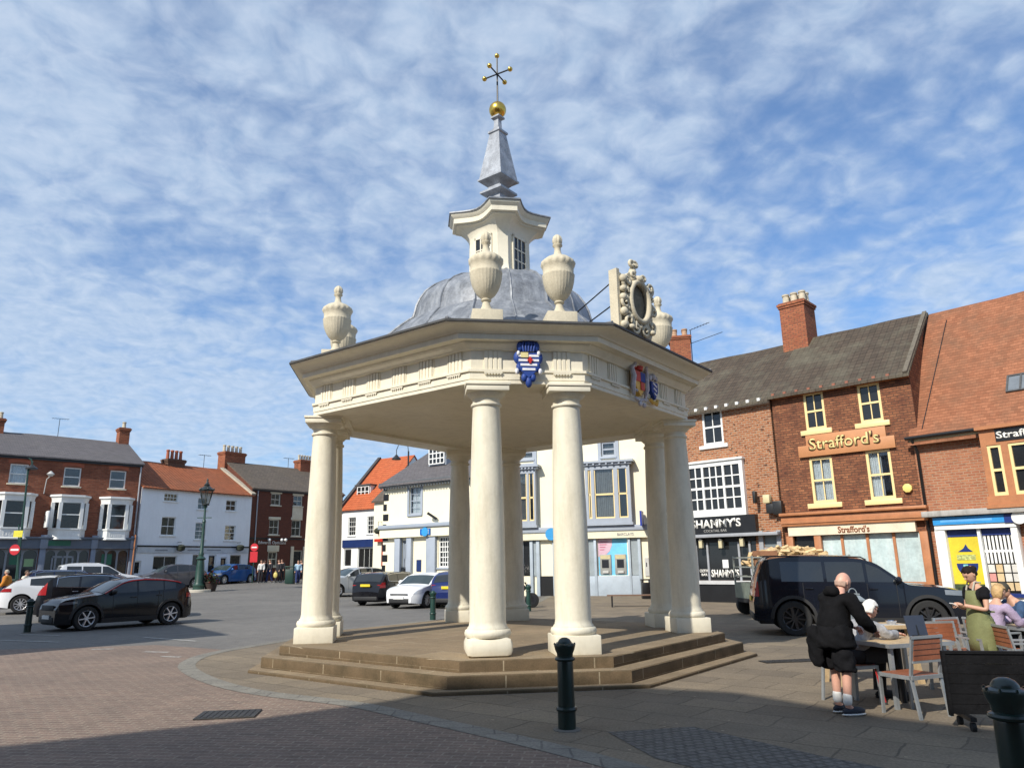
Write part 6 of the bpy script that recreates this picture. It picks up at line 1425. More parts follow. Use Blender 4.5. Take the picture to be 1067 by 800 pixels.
mb = MB(); mb.cyl((sx_, .0, sz_), (sx_, -.02, sz_), .27, n=28); d_ = mb.build('sign_disc', M('sign_red', (.55, .02, .03), .4), t); mb = MB(); mb.box(sx_-.21, sx_+.21, -.026, -.021, sz_-.05, sz_+.05); mb.build('white_bar', white, d_)
x_ = zy.x-ps.x; z_ = zy.z-t.location.z; mb = MB(); mb.box(x_-.24, x_+.24, -.02, 0, z_-.17, z_+.17); mb.build('notice', M('notice_yellow', (.70, .62, .05), .5), t)
# red sign near the brown building
ps = at_y(263, 601, 57); t = thing('road_sign', 'red road sign on a grey post where the white and brown buildings meet', 'road sign', (ps.x, ps.y, G(ps.x, ps.y)))
a1 = at_y(264.5, 570, 57).z-t.location.z; mb = MB(); mb.cyl((0, .03, 0), (0, .03, a1+.5), .04, n=8); mb.build('post', lg_, t)
mb = MB(); mb.cyl((0, 0, a1), (0, -.02, a1), .29, n=24); mb.box(-.28, .28, -.018, 0, a1-1.1, a1-.32); d_ = mb.build('sign_panel', M('sign_red', (.36, .02, .025), .5), t); mb = MB(); mb.box(-.2, .2, -.027, -.021, a1-.05, a1+.05); mb.build('white_bar', white, d_)
# street lamp behind the cream bank
t = thing('street_lamp', 'dark swan-neck lamp rising behind the roofs of the white house and cream bank', 'street lamp', (at_y(424, 560, 54).x, 54, 0))
zt0 = at_y(424, 470, 54).z; hx = at_y(413, 478, 54).x-t.location.x; mb = MB(); mb.tube([(0, 0, 0), (0, 0, zt0)], [.09, .06], 8); mb.tube([(0, 0, zt0-.1), (-.05, 0, zt0+.35), (-.3, 0, zt0+.6), (hx+.15, 0, zt0+.5), (hx, 0, zt0+.1), (hx, 0, zt0-.3)], .03, 6); mb.build('column', lampblack, t)
mb = MB(); mb.lathe([(.06, .3), (.14, .2), (.34, 0), (.34, -.06), (.08, -.1)], 14, (hx, 0, zt0-.55)); mb.build('lamp_head', lampblack, t)
# bench under the cash machines, bins
slat = M('bench_wood', (.16, .09, .055), .6, var=.2)
pb_ = at_z(660, 632); t = thing('bench', 'low backless wooden bench with dark legs in front of the cash machines', 'bench', (pb_.x, pb_.y, 0), radians(-6))
for k in range(4): mb = MB(); mb.box(-1.05, 1.05, -.24+k*.125, -.13+k*.125, .44, .48); mb.build('slat', slat, t)
for x in (-.85, .85): mb = MB(); mb.box(x-.03, x+.03, -.22, .22, .40, .438); mb.box(x-.03, x+.03, -.22, -.16, 0, .40); mb.box(x-.03, x+.03, .16, .22, 0, .40); mb.build('leg', iron, t)
def bin_(label, p, w_, h, m_, lid=None):
    t = thing('litter_bin', label, 'litter bin', (p.x, p.y, G(p.x, p.y)))
    mb = MB(); mb.box(-w_/2, w_/2, -w_/2, w_/2, 0, h*.82); mb.build('bin_body', m_, t, bevel=.03); mb = MB(); mb.box(-w_/2, -w_/2+.06, -w_/2, w_/2, h*.82, h*.93).box(w_/2-.06, w_/2, -w_/2, w_/2, h*.82, h*.93); mb.box(-w_/2-.02, w_/2+.02, -w_/2-.02, w_/2+.02, h*.93, h); mb.build('hood', lid or m_, t, bevel=.01); return t
bin_('black litter bin against the wall beside the cash machines', at_y(673.5, 618, 38.0), .45, .95, black)
bin_('dark green litter bin beside the walkers outside the brown building', at_y(302, 606, 56), .6, 1.25, M('bin_green', (.01, .04, .03), .5))
bin_('dark green litter bin behind the people at the far left edge', at_y(13, 612, 37), .5, 1.2, M('bin_green', (.01, .04, .03), .5))
# parked motorcycle-like dark scooter beyond the right back column
pm_ = at_y(547.5, 634, 31.5); t = thing('parked_motorcycle', 'dark motorcycle parked beside the bollard right of the back column', 'motorcycle', (pm_.x-.35, pm_.y, 0), radians(15))
for x in (-.65, .65): mb = MB(); mb.cyl((x, -.05, .3), (x, .05, .3), .3, n=20); w_ = mb.build('wheel', tyrem, t, bevel=.02); mb = MB(); mb.cyl((x, -.055, .3), (x, .055, .3), .17, n=14); mb.build('rim', alloyd, w_)
mb = MB(); mb.sph((.12, 0, .80), (.30, .14, .16), 12, 8); mb.build('tank', black, t); mb = MB(); mb.sph((-.35, 0, .82), (.38, .13, .08), 12, 8); mb.build('seat', blackmatt, t)
mb = MB(); mb.obox((0, 0, .45), (.5, .22, .36)); mb.build('engine', alloyd, t, bevel=.04); mb = MB(); mb.tube([(.65, .07, .3), (.42, .07, .95), (.38, .07, 1.0)], .025, 6); mb.tube([(.65, -.07, .3), (.42, -.07, .95)], .025, 6); mb.tube([(.3, -.35, 1.02), (.42, 0, 1.0), (.3, .35, 1.02)], .018, 6); mb.build('fork', alloyd, t); mb = MB(); mb.sph((.52, 0, .88), (.09, .1, .1), 10, 8); mb.build('headlight', clearl, t)

# ------------------------------------------------------------ cafe furniture
steel = M('brushed_aluminium', (.36, .38, .39), .4, metal=.5, var=.12, scale=6); teak = M('teak_slats', (.28, .095, .045), .5, var=.25, scale=5); tabw = M('pale_table_wood', (.50, .36, .20), .55, var=.2, scale=4)
CG = 'teak and aluminium cafe chairs'
def chair_parts(t, arms=False):
    w_, d_ = .50, .46
    for s in (-1, 1):     # local: sitter faces +y; back at -y
        mb = MB(); mb.bar((s*(w_/2-.02), -d_/2-.03, 0), (s*(w_/2-.02), -d_/2+.03, .45), .04, .022); mb.bar((s*(w_/2-.02), -d_/2+.03, .44), (s*(w_/2-.02), -d_/2-.05, .88), .04, .022); mb.build('leg', steel, t)
        mb = MB(); mb.bar((s*(w_/2-.02), d_/2, 0), (s*(w_/2-.02), d_/2-.01, .66 if arms else .45), .04, .022); mb.build('leg', steel, t)
        if arms: mb = MB(); mb.bar((s*(w_/2-.02), d_/2, .67), (s*(w_/2-.02), -d_/2-.02, .67), .045, .022); mb.build('armrest', steel, t)
    mb = MB(); mb.box(-w_/2, w_/2, -d_/2, -d_/2+.03, .41, .45).box(-w_/2, w_/2, d_/2-.03, d_/2, .41, .45)
    for s in (-1, 1): mb.box(min(s*w_/2, s*(w_/2-.03)), max(s*w_/2, s*(w_/2-.03)), -d_/2+.03, d_/2-.03, .41, .449)
    mb.bar((-w_/2, -d_/2-.05, .865), (w_/2, -d_/2-.05, .865), .022, .03); mb.bar((-w_/2+.02, -d_/2-.015, .60), (w_/2-.02, -d_/2-.015, .60), .022, .025); mb.build('frame', steel, t)
    mb = MB()
    for k in range(6): y = -d_/2+.035+k*.068; mb.box(-w_/2+.032, w_/2-.032, y, y+.06, .43, .455)
    mb.build('seat', teak, t)
    mb = MB()
    for k in range(4): z = .615+k*.06; y = -d_/2-.012-(z-.6)*.13; mb.box(-w_/2+.035, w_/2-.035, y-.012, y+.012, z, z+.055)
    mb.build('backrest', teak, t)
def chair(label, x, y, deg, arms=False):
    t = thing('cafe_chair', label, 'chair', (x, y, 0), radians(deg), CG); chair_parts(t, arms); return t
def ctable(label, x, y, deg, L_, W_, h=.74, legm=steel, topm=tabw, splay=False):
    t = thing('cafe_table', label, 'table', (x, y, 0), radians(deg), 'cafe tables')
    mb = MB()
    for k in range(6): a = -W_/2+W_*k/6; mb.box(-L_/2, L_/2, a+.003, a+W_/6-.003, h-.03, h)
    mb.build('table_top', topm, t)
    mb = MB(); mb.box(-L_/2-.012, L_/2+.012, -W_/2-.012, -W_/2+.0, h-.045, h+.002).box(-L_/2-.012, L_/2+.012, W_/2, W_/2+.012, h-.045, h+.002).box(-L_/2-.012, -L_/2, -W_/2, W_/2, h-.045, h+.002).box(L_/2, L_/2+.012, -W_/2, W_/2, h-.045, h+.002); mb.build('rim', legm, t)
    for sx in (-1, 1):
        for sy in (-1, 1):
            mb = MB(); mb.bar((sx*(L_/2-.06+(.08 if splay else 0)), sy*(W_/2-.06), 0), (sx*(L_/2-.08), sy*(W_/2-.08), h-.04), .07 if splay else .045); mb.build('leg', legm, t)
    return t
# positions from the contact pixels; the chair with its back to the camera
c1 = (at_z(950, 750.6)+at_z(991, 745))/2
ch1 = chair('empty teak slatted chair with its back to the camera, left of the black barrier', 4.56, 9.08, 23); 
T1 = ctable('cafe table at which the white haired woman sits', 4.80, 9.80, 16, .95, .80)
mb = MB(); mb.cyl((0, 0, 0), (0, 0, .72), .04, n=10); mb.build('pedestal', iron, T1)
ch2 = chair('teak armchair beyond the table, its back carrying the dark menu board', 5.92, 10.50, 188, True)
ch3 = chair('teak armchair just in front of the waitress, left of her apron', 6.45, 11.15, 200, True)
ch4 = chair('teak chair of the seated woman in lilac', 7.0, 11.35, -70, True)
ch5 = chair('teak armchair nearest the barrier at the right edge of the photo', 6.55, 10.0, -100, True)
ch6 = chair('teak chair under the white haired woman', 4.22, 9.92, -72)
ch7 = chair('teak chair of the man in the dark cap', 8.05, 12.15, 100, True)
T2 = ctable('pale splay-legged wooden table carrying the lantern, behind the standing man', 5.15, 11.35, 8, 1.15, .6, .80, tabw, tabw, True)
T3 = ctable('cafe table between the woman in lilac and the man in the cap', 7.62, 11.55, 15, .75, .75)
# menu board leaning on the chair back
t = thing('menu_board', 'dark slate menu board leaning against the teak chair back', 'menu board', (5.33, 10.05, 0), radians(10))
mb = MB(); mb.T = Matrix.Rotation(radians(-12), 4, 'X'); mb.box(-.14, .14, -.008, .008, .74, 1.02); mb.build('board', M('slate_blue_board', (.03, .04, .065), .6), t); mb = MB(); mb.box(-.10, .10, .08, .2, .742, .755); mb.bar((0, .15, .75), (0, .22, .98), .02); mb.build('stand', iron, t)
# lantern on table two
def lantern_at(x, y, z):
    t = thing('lantern', 'grey metal candle lantern with a white candle on the pale wooden table', 'lantern', (x, y, z)); gm = M('lantern_grey', (.30, .34, .36), .45, metal=.4)
    mb = MB(); mb.box(-.13, .13, -.13, .13, 0, .03)
    for sx in (-1, 1):
        for sy in (-1, 1): mb.box(sx*.11-.012, sx*.11+.012, sy*.11-.012, sy*.11+.012, .03, .34)
    mb.box(-.13, .13, -.13, .13, .34, .365); mb.loft([[(-.12, -.12, .365), (.12, -.12, .365), (.12, .12, .365), (-.12, .12, .365)], [(-.06, -.06, .43), (.06, -.06, .43), (.06, .06, .43), (-.06, .06, .43)]], True, False, True, smooth=False); mb.box(-.07, .07, -.07, .07, .43, .45)
    mb.tube([(.06*cos(pi*k/8), 0, .45+.07*sin(pi*k/8)) for k in range(9)], .008, 5); mb.build('case', gm, t)
    mb = MB(); mb.cyl((0, 0, .03), (0, 0, .18), .04, n=14); mb.build('candle', M('candle_wax', (.8, .8, .76), .5), t)
    mb = MB(); mb.quad((-.108, -.108, .03), (.108, -.108, .03), (.108, -.108, .34), (-.108, -.108, .34)); mb.build('pane', glass, t)
lantern_at(4.95, 11.22, .80)
t = thing('ashtray', 'steel ashtray on a folded napkin on the pale wooden table', 'ashtray', (5.5, 11.3, .80)); mb = MB(); mb.lathe([(.05, 0), (.075, .05), (.08, .055), (.06, .05), (.045, .02)], 16); mb.build('bowl', chrome, t); mb = MB(); mb.box(-.16, .16, -.11, .11, 0, .006); mb.build('napkin', M('napkin_grey', (.45, .44, .42), .8), t)
t = thing('teacup', 'white cup and saucer on the table of the woman in lilac', 'cup', (7.5, 11.35, .742)); mb = MB(); mb.lathe([(.03, .012), (.04, .03), (.045, .08), (.04, .08), (.033, .03)], 16); mb.build('cup', M('china_white', (.8, .8, .78), .2), t); mb = MB(); mb.lathe([(.04, 0), (.085, .012), (.08, .014), (.03, .008)], 18); mb.build('saucer', M('china_white', (.8, .8, .78), .2), t)
# barrier on castors
B0 = at_z(993, 745, .12); B1 = B0+Vector((2.1, -.42, 0)); dB = (B1-B0).normalized(); hB = .63
t = thing('cafe_barrier', 'black slatted cafe barrier on castors beside the green bollard, lower right', 'barrier', (B0.x, B0.y, 0), atan2(dB.y, dB.x))
bm_ = M('charred_black_timber', (.007, .007, .008), .7, var=.4, scale=3, bump=.5, bscale=12, spec=.15)
mb = MB()
for k in range(6): mb.box(0, 2.15, -.02, .02, .14+k*.10, .235+k*.10)
mb.build('boards', bm_, t)
mb = MB(); mb.box(0, 2.15, -.035, .035, .738, .765).box(-.03, 0, -.035, .035, .12, .765).box(2.15, 2.18, -.035, .035, .12, .765); mb.build('frame', bm_, t)
for x in (.12, 2.0):
    mb = MB(); mb.box(x-.03, x+.03, -.22, .22, .10, .139); f_ = mb.build('foot', iron, t)
    for y in (-.18, .18): mb = MB(); mb.cyl((x-.02, y, .045), (x+.02, y, .045), .045, n=16); mb.build('castor', tyrem, f_)
# walking stick propped at the table
t = thing('walking_stick', 'red walking stick propped against the table beside the white haired woman', 'walking stick', (4.52, 9.68, 0)); mb = MB(); mb.tube([(0, 0, 0), (-.04, .12, .45), (-.08, .22, .85), (-.05, .25, .90), (.0, .25, .89)], .012, 7); mb.build('stick', M('red_lacquer', (.35, .02, .02), .3), t); mb = MB(); mb.cyl((0, 0, 0), (0, .002, .03), .02, n=8); mb.build('ferrule', tyrem, t)
# ------------------------------------------------------------ people
def skin(joints, edges, root, sub=2):
    """one continuous surface grown over a skeleton of joints {name: ((x,y,z), radius)}"""
    names = list(joints); idx = {n: i for i, n in enumerate(names)}
    me = bpy.data.meshes.new('s'); me.from_pydata([joints[n][0] for n in names], [(idx[a], idx[b]) for a, b in edges], [])
    o = bpy.data.objects.new('s', me); COL.objects.link(o)
    md = o.modifiers.new('k', 'SKIN'); md.use_smooth_shade = True; md.branch_smoothing = .6
    for n in names:
        r = joints[n][1]; r = r if isinstance(r, tuple) else (r, r); v = me.skin_vertices[0].data[idx[n]]; v.radius = r; v.use_root = (n == root)
    if sub: s_ = o.modifiers.new('s', 'SUBSURF'); s_.levels = sub; s_.render_levels = sub
    dg = bpy.context.evaluated_depsgraph_get(); dg.update(); out = bpy.data.meshes.new_from_object(o.evaluated_get(dg)); bpy.data.objects.remove(o)
    return out
from mathutils import noise as mnoise
def folds(me, amp, seed=0.0):
    for v, n in [(v, v.normal.copy()) for v in me.vertices]:
        p = v.co; q = Vector((p.x*9+p.z*3+seed, p.y*9, p.z*16+p.x*7)); d = mnoise.noise(q)+.5*mnoise.noise(q*2.3)
        v.co = p+n*(amp*(d-abs(mnoise.noise(q*.7))*.6)+.006)
def merge(meshes, name, mat, parent, extra=None):
    bm = bmesh.new()
    for m in meshes: bm.from_mesh(m)
    me = bpy.data.meshes.new(name); bm.to_mesh(me); bm.free()
    if name not in ('body', 'sock'): me.update(); folds(me, .016, len(me.vertices)*.37)
    if extra:
        b2 = extra; 
    for p in me.polygons: p.use_smooth = True; p.material_index = 0
    me.materials.clear(); me.materials.append(mat); o = bpy.data.objects.new(name, me); COL.objects.link(o); o.parent = parent; return o
def mesh_of(mb):
    me = bpy.data.meshes.new('t'); bmesh.ops.recalc_face_normals(mb.bm, faces=mb.bm.faces); mb.bm.to_mesh(me); mb.bm.free(); return me
skinA = M('skin_fair', (.56, .32, .22), .55, var=.06, scale=8); skinB = M('skin_pink', (.62, .34, .25), .5, var=.08, scale=8); eyem = M('eye_dark', (.02, .015, .012), .2); lipm = M('lip', (.40, .14, .11), .5)
def rotz(v, a): return Vector((v[0]*cos(a)-v[1]*sin(a), v[0]*sin(a)+v[1]*cos(a), v[2]))
def hand(wr, direc, palmn, side, curl=.35, sc_=1.0):
    """palm and five separate fingers; direc = along the fingers, palmn = out of the back of the hand"""
    d = Vector(direc).normalized(); n = Vector(palmn).normalized(); n = (n-d*n.dot(d)).normalized(); x = d.cross(n)*side; out = []
    J = {'w': (wr, .026*sc_), 'p': (wr+d*.045*sc_, (.040*sc_, .018*sc_)), 'k': (wr+d*.085*sc_, (.042*sc_, .015*sc_))}
    out.append(skin(J, [('w', 'p'), ('p', 'k')], 'w', 1))
    for i, (off_, L_) in enumerate(((-.032, .070), (-.011, .080), (.011, .075), (.031, .060))):
        b = wr+d*.075*sc_+x*off_*sc_; a = curl; J = {'a': (b, .010*sc_)}; p = b; E_ = []; prev = 'a'
        for k, f in enumerate((.45, .32, .25)):
            dr = d*cos(a)-n*sin(a); p = p+dr*L_*f*sc_; J['b%d' % k] = (p, (.0095-.001*k)*sc_); E_.append((prev, 'b%d' % k)); prev = 'b%d' % k; a += curl*1.3
        out.append(skin(J, E_, 'a', 1))
    b = wr+d*.025*sc_-x*.025*sc_; dr = (d*.75-x*.65-n*.25).normalized(); p1 = b+dr*.035*sc_; p2 = p1+(dr+d*.4).normalized()*.03*sc_
    out.append(skin({'a': (b, .013*sc_), 'b': (p1, .011*sc_), 'c': (p2, .009*sc_)}, [('a', 'b'), ('b', 'c')], 'a', 1)); return out
def head_mesh(c, face, tilt, hr=1.0):
    """skull, jaw, nose and ears of a head centred on c facing 'face' (unit vector, may look down)"""
    f = Vector(face).normalized(); up0 = Vector(tilt).normalized(); r = f.cross(up0).normalized(); u = r.cross(f).normalized(); R = Matrix((r, f, u)).transposed(); c = Vector(c)
    bm = bmesh.new(); bmesh.ops.create_uvsphere(bm, u_segments=24, v_segments=18, radius=1)
    for v in bm.verts:
        x, y, z = v.co
        X = .074*x*(1-.22*max(0, -z)**1.2); Y = .093*y; Z = .112*z
        if y > 0 and z < .15: Y = Y*(.93 if z > -.5 else .86)+(.010 if -.8 < z < -.45 else 0)
        if y > .3 and abs(z-.10) < .14 and .15 < abs(x) < .62: Y -= .008      # eye sockets
        if y > .5 and abs(z-.32) < .12: Y += .003
        if y < 0 and z < -.2: Y *= .80
        if y > .80 and abs(x) < .2 and -.28 < z < .15: Y += .018*(1-abs(x)/.2)*(1-(z+.0)/.3 if z > 0 else 1)
        v.co = Vector((X, Y, Z))*hr
    me = bpy.data.meshes.new('h'); bm.to_mesh(me); bm.free()
    mb = MB(); mb.sph((0, .094*hr, -.012*hr), (.013*hr, .019*hr, .016*hr), 8, 6)
    for s in (-1, 1): mb.sph((s*.074*hr, -.008*hr, -.002*hr), (.009*hr, .019*hr, .030*hr), 8, 6)
    m2 = mesh_of(mb)
    for m in (me, m2):
        for v in m.vertices: v.co = c+R @ v.co
    return [me, m2], R
def face_parts(body, c, R, hr=1.0, glasses=False, hair=None, smile=True):
    c = Vector(c)
    mb = MB()
    for s in (-1, 1): mb.sph(c+R @ Vector((s*.030*hr, .080*hr, .012*hr)), (.008*hr, .007*hr, .0045*hr), 8, 6, R)
    mb.build('eyes', eyem, body)
    mb = MB(); mb.tube([c+R @ Vector((x*hr, (.086-.6*x*x*20*.012)*hr, (-.050+abs(x)*.12)*hr)) for x in (-.022, -.011, 0, .011, .022)], [.002, .0045, .005, .0045, .002], 6); mb.build('mouth', lipm, body)
    mb = MB()
    for s in (-1, 1): mb.tube([c+R @ Vector((s*x*hr, y*hr, z*hr)) for x, y, z in ((.016, .090, .030), (.031, .087, .035), (.046, .076, .029))], .0018, 5)
    mb.build('eyebrows', hair or M('grey_hair', (.35, .34, .33), .8), body)
    if glasses:
        mb = MB()
        for s in (-1, 1): mb.sph(c+R @ Vector((s*.031*hr, .093*hr, .010*hr)), (.025*hr, .006*hr, .019*hr), 12, 8, R)
        for s in (-1, 1): mb.tube([c+R @ Vector((s*.055*hr, .088*hr, .014*hr)), c+R @ Vector((s*.076*hr, .0, .014*hr))], .003, 5)
        mb.build('sunglasses', M('sunglass_black', (.01, .01, .012), .1), body)
def haircap(body, c, R, hr, mat, lo=-.3, front=.45, vol=1.08, name='hair', bun=None, long=0.0, fringe=False):
    bm = bmesh.new(); bmesh.ops.create_uvsphere(bm, u_segments=32, v_segments=22, radius=1)
    dele = [v for v in bm.verts if (v.co.z < lo-.0-long) or (v.co.y > .25 and v.co.z < front+.25*abs(v.co.x)*-1) or (v.co.y > .12 and v.co.z < front-.15) or (v.co.y > -.05 and v.co.z < .12)]
    bmesh.ops.delete(bm, geom=dele, context='VERTS')
    if fringe: bmesh.ops.delete(bm, geom=[v for v in bm.verts if v.co.z > .12 or v.co.y > -.05], context='VERTS')
    for v in bm.verts:
        x, y, z = v.co; k = vol*(1+.03*mnoise.noise(Vector((x*3, y*3, z*2)))+.03*mnoise.noise(Vector((x*14, y*5, z*9)))+.010*random.uniform(-1, 1)); v.co = Vector((.077*x, .095*y-(.004), .114*z))*hr*k
    me = bpy.data.meshes.new(name); bm.to_mesh(me); bm.free()
    for v in me.vertices: v.co = Vector(c)+R @ v.co
    for p in me.polygons: p.use_smooth = True
    me.materials.append(mat); o = bpy.data.objects.new(name, me); COL.objects.link(o); o.parent = body
    so_ = o.modifiers.new('t', 'SOLIDIFY'); so_.thickness = .008; so_.offset = 0
    if bun:
        mb = MB(); mb.sph(Vector(c)+R @ Vector(bun), .042*hr, 12, 9); mb.build('hair_bun', mat, o, smooth=True)
    return o
def person(label, loc, rz, P, cl, hr=1.0, face=(0, 1, 0), tilt=(0, 0, 1), hands='both', skinm=skinA, far=False, sub=2, group=None):
    """P: joints in the figure's frame (faces +y); cl: list of (name, joints, edges, material, extra radius)"""
    t = thing('person', label, 'person', loc, rz, group)
    V_ = {k: Vector(v) for k, v in P.items()}
    Rd = dict(pelvis=.135, waist=.125, chest=.145, upper=.13, neck=.055, headb=.058, shL=.062, shR=.062, elL=.042, elR=.042, wrL=.028, wrR=.028, hpL=.075, hpR=.075, knL=.062, knR=.062, anL=.042, anR=.042, toL=.035, toR=.035, heL=.038, heR=.038)
    for k, v in cl.get('rad', {}).items(): Rd[k] = v
    E_ = [('pelvis', 'waist'), ('waist', 'chest'), ('chest', 'upper'), ('upper', 'neck'), ('neck', 'headb'), ('upper', 'shL'), ('shL', 'elL'), ('elL', 'wrL'), ('upper', 'shR'), ('shR', 'elR'), ('elR', 'wrR'), ('pelvis', 'hpL'), ('hpL', 'knL'), ('knL', 'anL'), ('anL', 'toL'), ('pelvis', 'hpR'), ('hpR', 'knR'), ('knR', 'anR'), ('anR', 'toR')]
    J = {k: (V_[k], Rd[k]*(.80 if k in ('pelvis', 'waist', 'chest', 'upper', 'shL', 'shR', 'hpL', 'hpR') else .92)) for k in V_ if k in Rd and k not in ('heL', 'heR')}
    J = {k: v for k, v in J.items()}
    E2 = [(a, b) for a, b in E_ if a in J and b in J]
    ms = [skin(J, E2, 'pelvis', sub)]
    hm, R = head_mesh(V_['head'], face, tilt, hr); ms += hm
    if not far:
        for s, w_, e_ in ((1, 'wrL', 'elL'), (-1, 'wrR', 'elR')):
            d = cl.get('hdir', {}).get(w_, V_[w_]-V_[e_]); n = cl.get('hn', {}).get(w_, Vector((0, -.2, 1))); ms += hand(V_[w_], d, n, s, cl.get('curl', .35), 1.0)
    else:
        mb = MB()
        for w_, e_ in (('wrL', 'elL'), ('wrR', 'elR')): d = (V_[w_]-V_[e_]).normalized(); mb.sph(V_[w_]+d*.07, (.035, .035, .075), 8, 6, d.to_track_quat('Z', 'Y').to_matrix())
        ms.append(mesh_of(mb))
    body = merge(ms, 'body', skinm, t)
    face_parts(body, V_['head'], R, hr, cl.get('glasses', False), cl.get('brow'))
    if 'hair' in cl: haircap(body, V_['head'], R, hr, cl['hair'], **cl.get('hairk', {}))
    for (nm, keys, mat, ex) in cl['clothes']:
        JJ = {}; 
        for k in keys:
            if isinstance(k, tuple): nm2, pos, r = k; JJ[nm2] = (Vector(pos), r)
            else: r = Rd[k]; JJ[k] = (V_[k], (r if not isinstance(r, tuple) else r[0])+ex)
        ee = [(a, b) for a, b in E_ if a in JJ and b in JJ]+[e for e in cl.get('ce', {}).get(nm, []) if e[0] in JJ and e[1] in JJ]
        if nm == 'trousers':
            mb = MB(); mb.sph(V_['pelvis'], (.165, .135, .13), 16, 10)
            for s in 'LR':
                h_, k_, a_ = V_['hp'+s], V_['kn'+s], V_['an'+s]; d1 = (k_-h_).normalized(); a2 = a_+Vector((0, 0, .01))
                mb.tube([h_-d1*.04, h_+d1*.06, h_.lerp(k_, .5), h_.lerp(k_, .88), k_.lerp(a2, .04), k_.lerp(a2, .14), k_.lerp(a2, .5), a2], [(r+ex) for r in (.075, .088, .075, .062, .062, .060, .054, .050)], 14)
            tr_o = mb.build('trousers', mat, body, smooth=True, sharp=80); folds(tr_o.data, .008, 2.0); continue
        root = 'pelvis' if 'pelvis' in JJ else list(JJ)[0]
        m_ = skin(JJ, ee, root, sub)
        merge([m_], nm, mat, body)
    shoe = cl.get('shoes')
    if shoe:
        for s in ('L', 'R'):
            a = V_['an'+s]; to = V_['to'+s]; d = (to-a); d.z = 0; d.normalize(); zf = min(a.z, to.z)-.0; base = cl.get('shoez', 0.0)
            Rm = Matrix((d.cross(Vector((0, 0, 1))), d, Vector((0, 0, 1)))).transposed(); c = a+d*.07; c.z = base+.045 if a.z < .25 else a.z-.045
            mb = MB(); mb.sph(c+Vector((0, 0, .008)), (.052, .150, .052), 14, 8, Rm); sh = mb.build('shoe', shoe, body, smooth=True)
            mb = MB(); mb.sph(c-Vector((0, 0, .022)), (.055, .155, .024), 14, 6, Rm); mb.build('sole', cl.get('sole', white), sh, smooth=True)
    return t, body, R
def shell(name, rings, mat, parent, n=20):
    mb = MB(); R_ = []
    for k, (c, rx, ry) in enumerate(rings): R_.append([(c[0]+rx*cos(2*pi*i/n)*(1+.03*sin(5*i+k)), c[1]+ry*sin(2*pi*i/n)*(1+.03*sin(3*i+2*k)), c[2]) for i in range(n)])
    mb.loft(R_, True, True, True); o = mb.build(name, mat, parent, sharp=80, smooth=True); sb = o.modifiers.new('s', 'SUBSURF'); sb.levels = 2; sb.render_levels = 2
    dg = bpy.context.evaluated_depsgraph_get(); me = bpy.data.meshes.new_from_object(o.evaluated_get(dg)); o.modifiers.clear(); o.data = me; folds(me, .022, n*.3+rings[0][0][0]*9); return o
def lerp(a, b, t): return Vector(a)*(1-t)+Vector(b)*t
blackc = M('black_cloth', (.007, .007, .008), .9, var=.3, scale=10, bump=.6, bscale=9, spec=.12); blackc2 = M('black_jersey', (.011, .011, .013), .9, var=.3, scale=9, bump=.5, bscale=12, spec=.12)
# --- the standing man in black, leaning over towards the seated woman; faces +y locally = towards the right of the photo
mp = at_z(892, 744)
P = dict(pelvis=(0, -.05, .86), waist=(0, -.03, 1.00), chest=(0, .03, 1.15), upper=(0, .08, 1.28), neck=(0, .14, 1.385), headb=(0, .165, 1.42), head=(0, .195, 1.465),
  shL=(.19, .08, 1.29), elL=(.25, .19, 1.03), wrL=(.17, .42, .92), shR=(-.19, .08, 1.29), elR=(-.24, .19, 1.03), wrR=(-.16, .43, .93),
  hpL=(.10, -.05, .82), hpR=(-.10, -.05, .82), knL=(.10, -.01, .47), knR=(-.10, .02, .47), anL=(.10, -.05, .09), anR=(-.10, -.0, .09), toL=(.12, .08, .05), toR=(-.11, .14, .05))
cl = dict(rad=dict(pelvis=.16, waist=.178, chest=.175, upper=.15, shL=.078, shR=.078, hpL=.105, hpR=.105, knL=.066, knR=.066, anL=.044, anR=.044, neck=.066, elL=.052, elR=.052), glasses=False, hair=M('cropped_grey_hair', (.46, .31, .24), .95, var=.2, scale=30), hairk=dict(vol=.985, lo=-.6, fringe=True), shoes=M('navy_trainer', (.02, .025, .04), .7), sole=white,
  clothes=[('hooded_coat', ['pelvis', 'waist', 'chest', 'upper', 'shL', 'elL', 'wrL', 'shR', 'elR', 'wrR'], blackc, .028),
    ('sock', [('sa', (.10, -.05, .10), .050), ('sb', (.10, -.035, .27), .056)], white, 0), ('sock', [('sc', (-.10, 0, .10), .050), ('sd', (-.10, .008, .27), .056)], white, 0), ('hood', [('h1', (-.11, .01, 1.36), .055), ('h2', (0, -.02, 1.375), .07), ('h3', (.11, .01, 1.36), .055)], blackc, 0)],
  ce={'sock': [('sa', 'sb'), ('sc', 'sd')], 'hood': [('h1', 'h2'), ('h2', 'h3')]}, hn={'wrL': Vector((.5, -.2, .8)), 'wrR': Vector((-.5, -.2, .8))}, curl=.5)
man, bman, _ = person('bald man in black coat and shorts with white socks, leaning beside the seated woman', (mp.x-.12, mp.y+.0, .0), radians(-68), P, cl, face=(0, .95, -.30), tilt=(0, .3, 1), skinm=skinB, hr=1.04)
shell('coat_skirt', [((0, -.05, 1.02), .19, .17), ((0, -.05, .90), .235, .22), ((0, -.06, .78), .25, .245), ((0, -.06, .72), .245, .24)], blackc, bman)
for s_ in (1, -1): shell('shorts', [((s_*.10, -.05, .80), .115, .14), ((s_*.11, -.045, .65), .12, .13), ((s_*.108, -.02, .50), .115, .12), ((s_*.107, -.015, .485), .10, .11)], blackc2, bman)
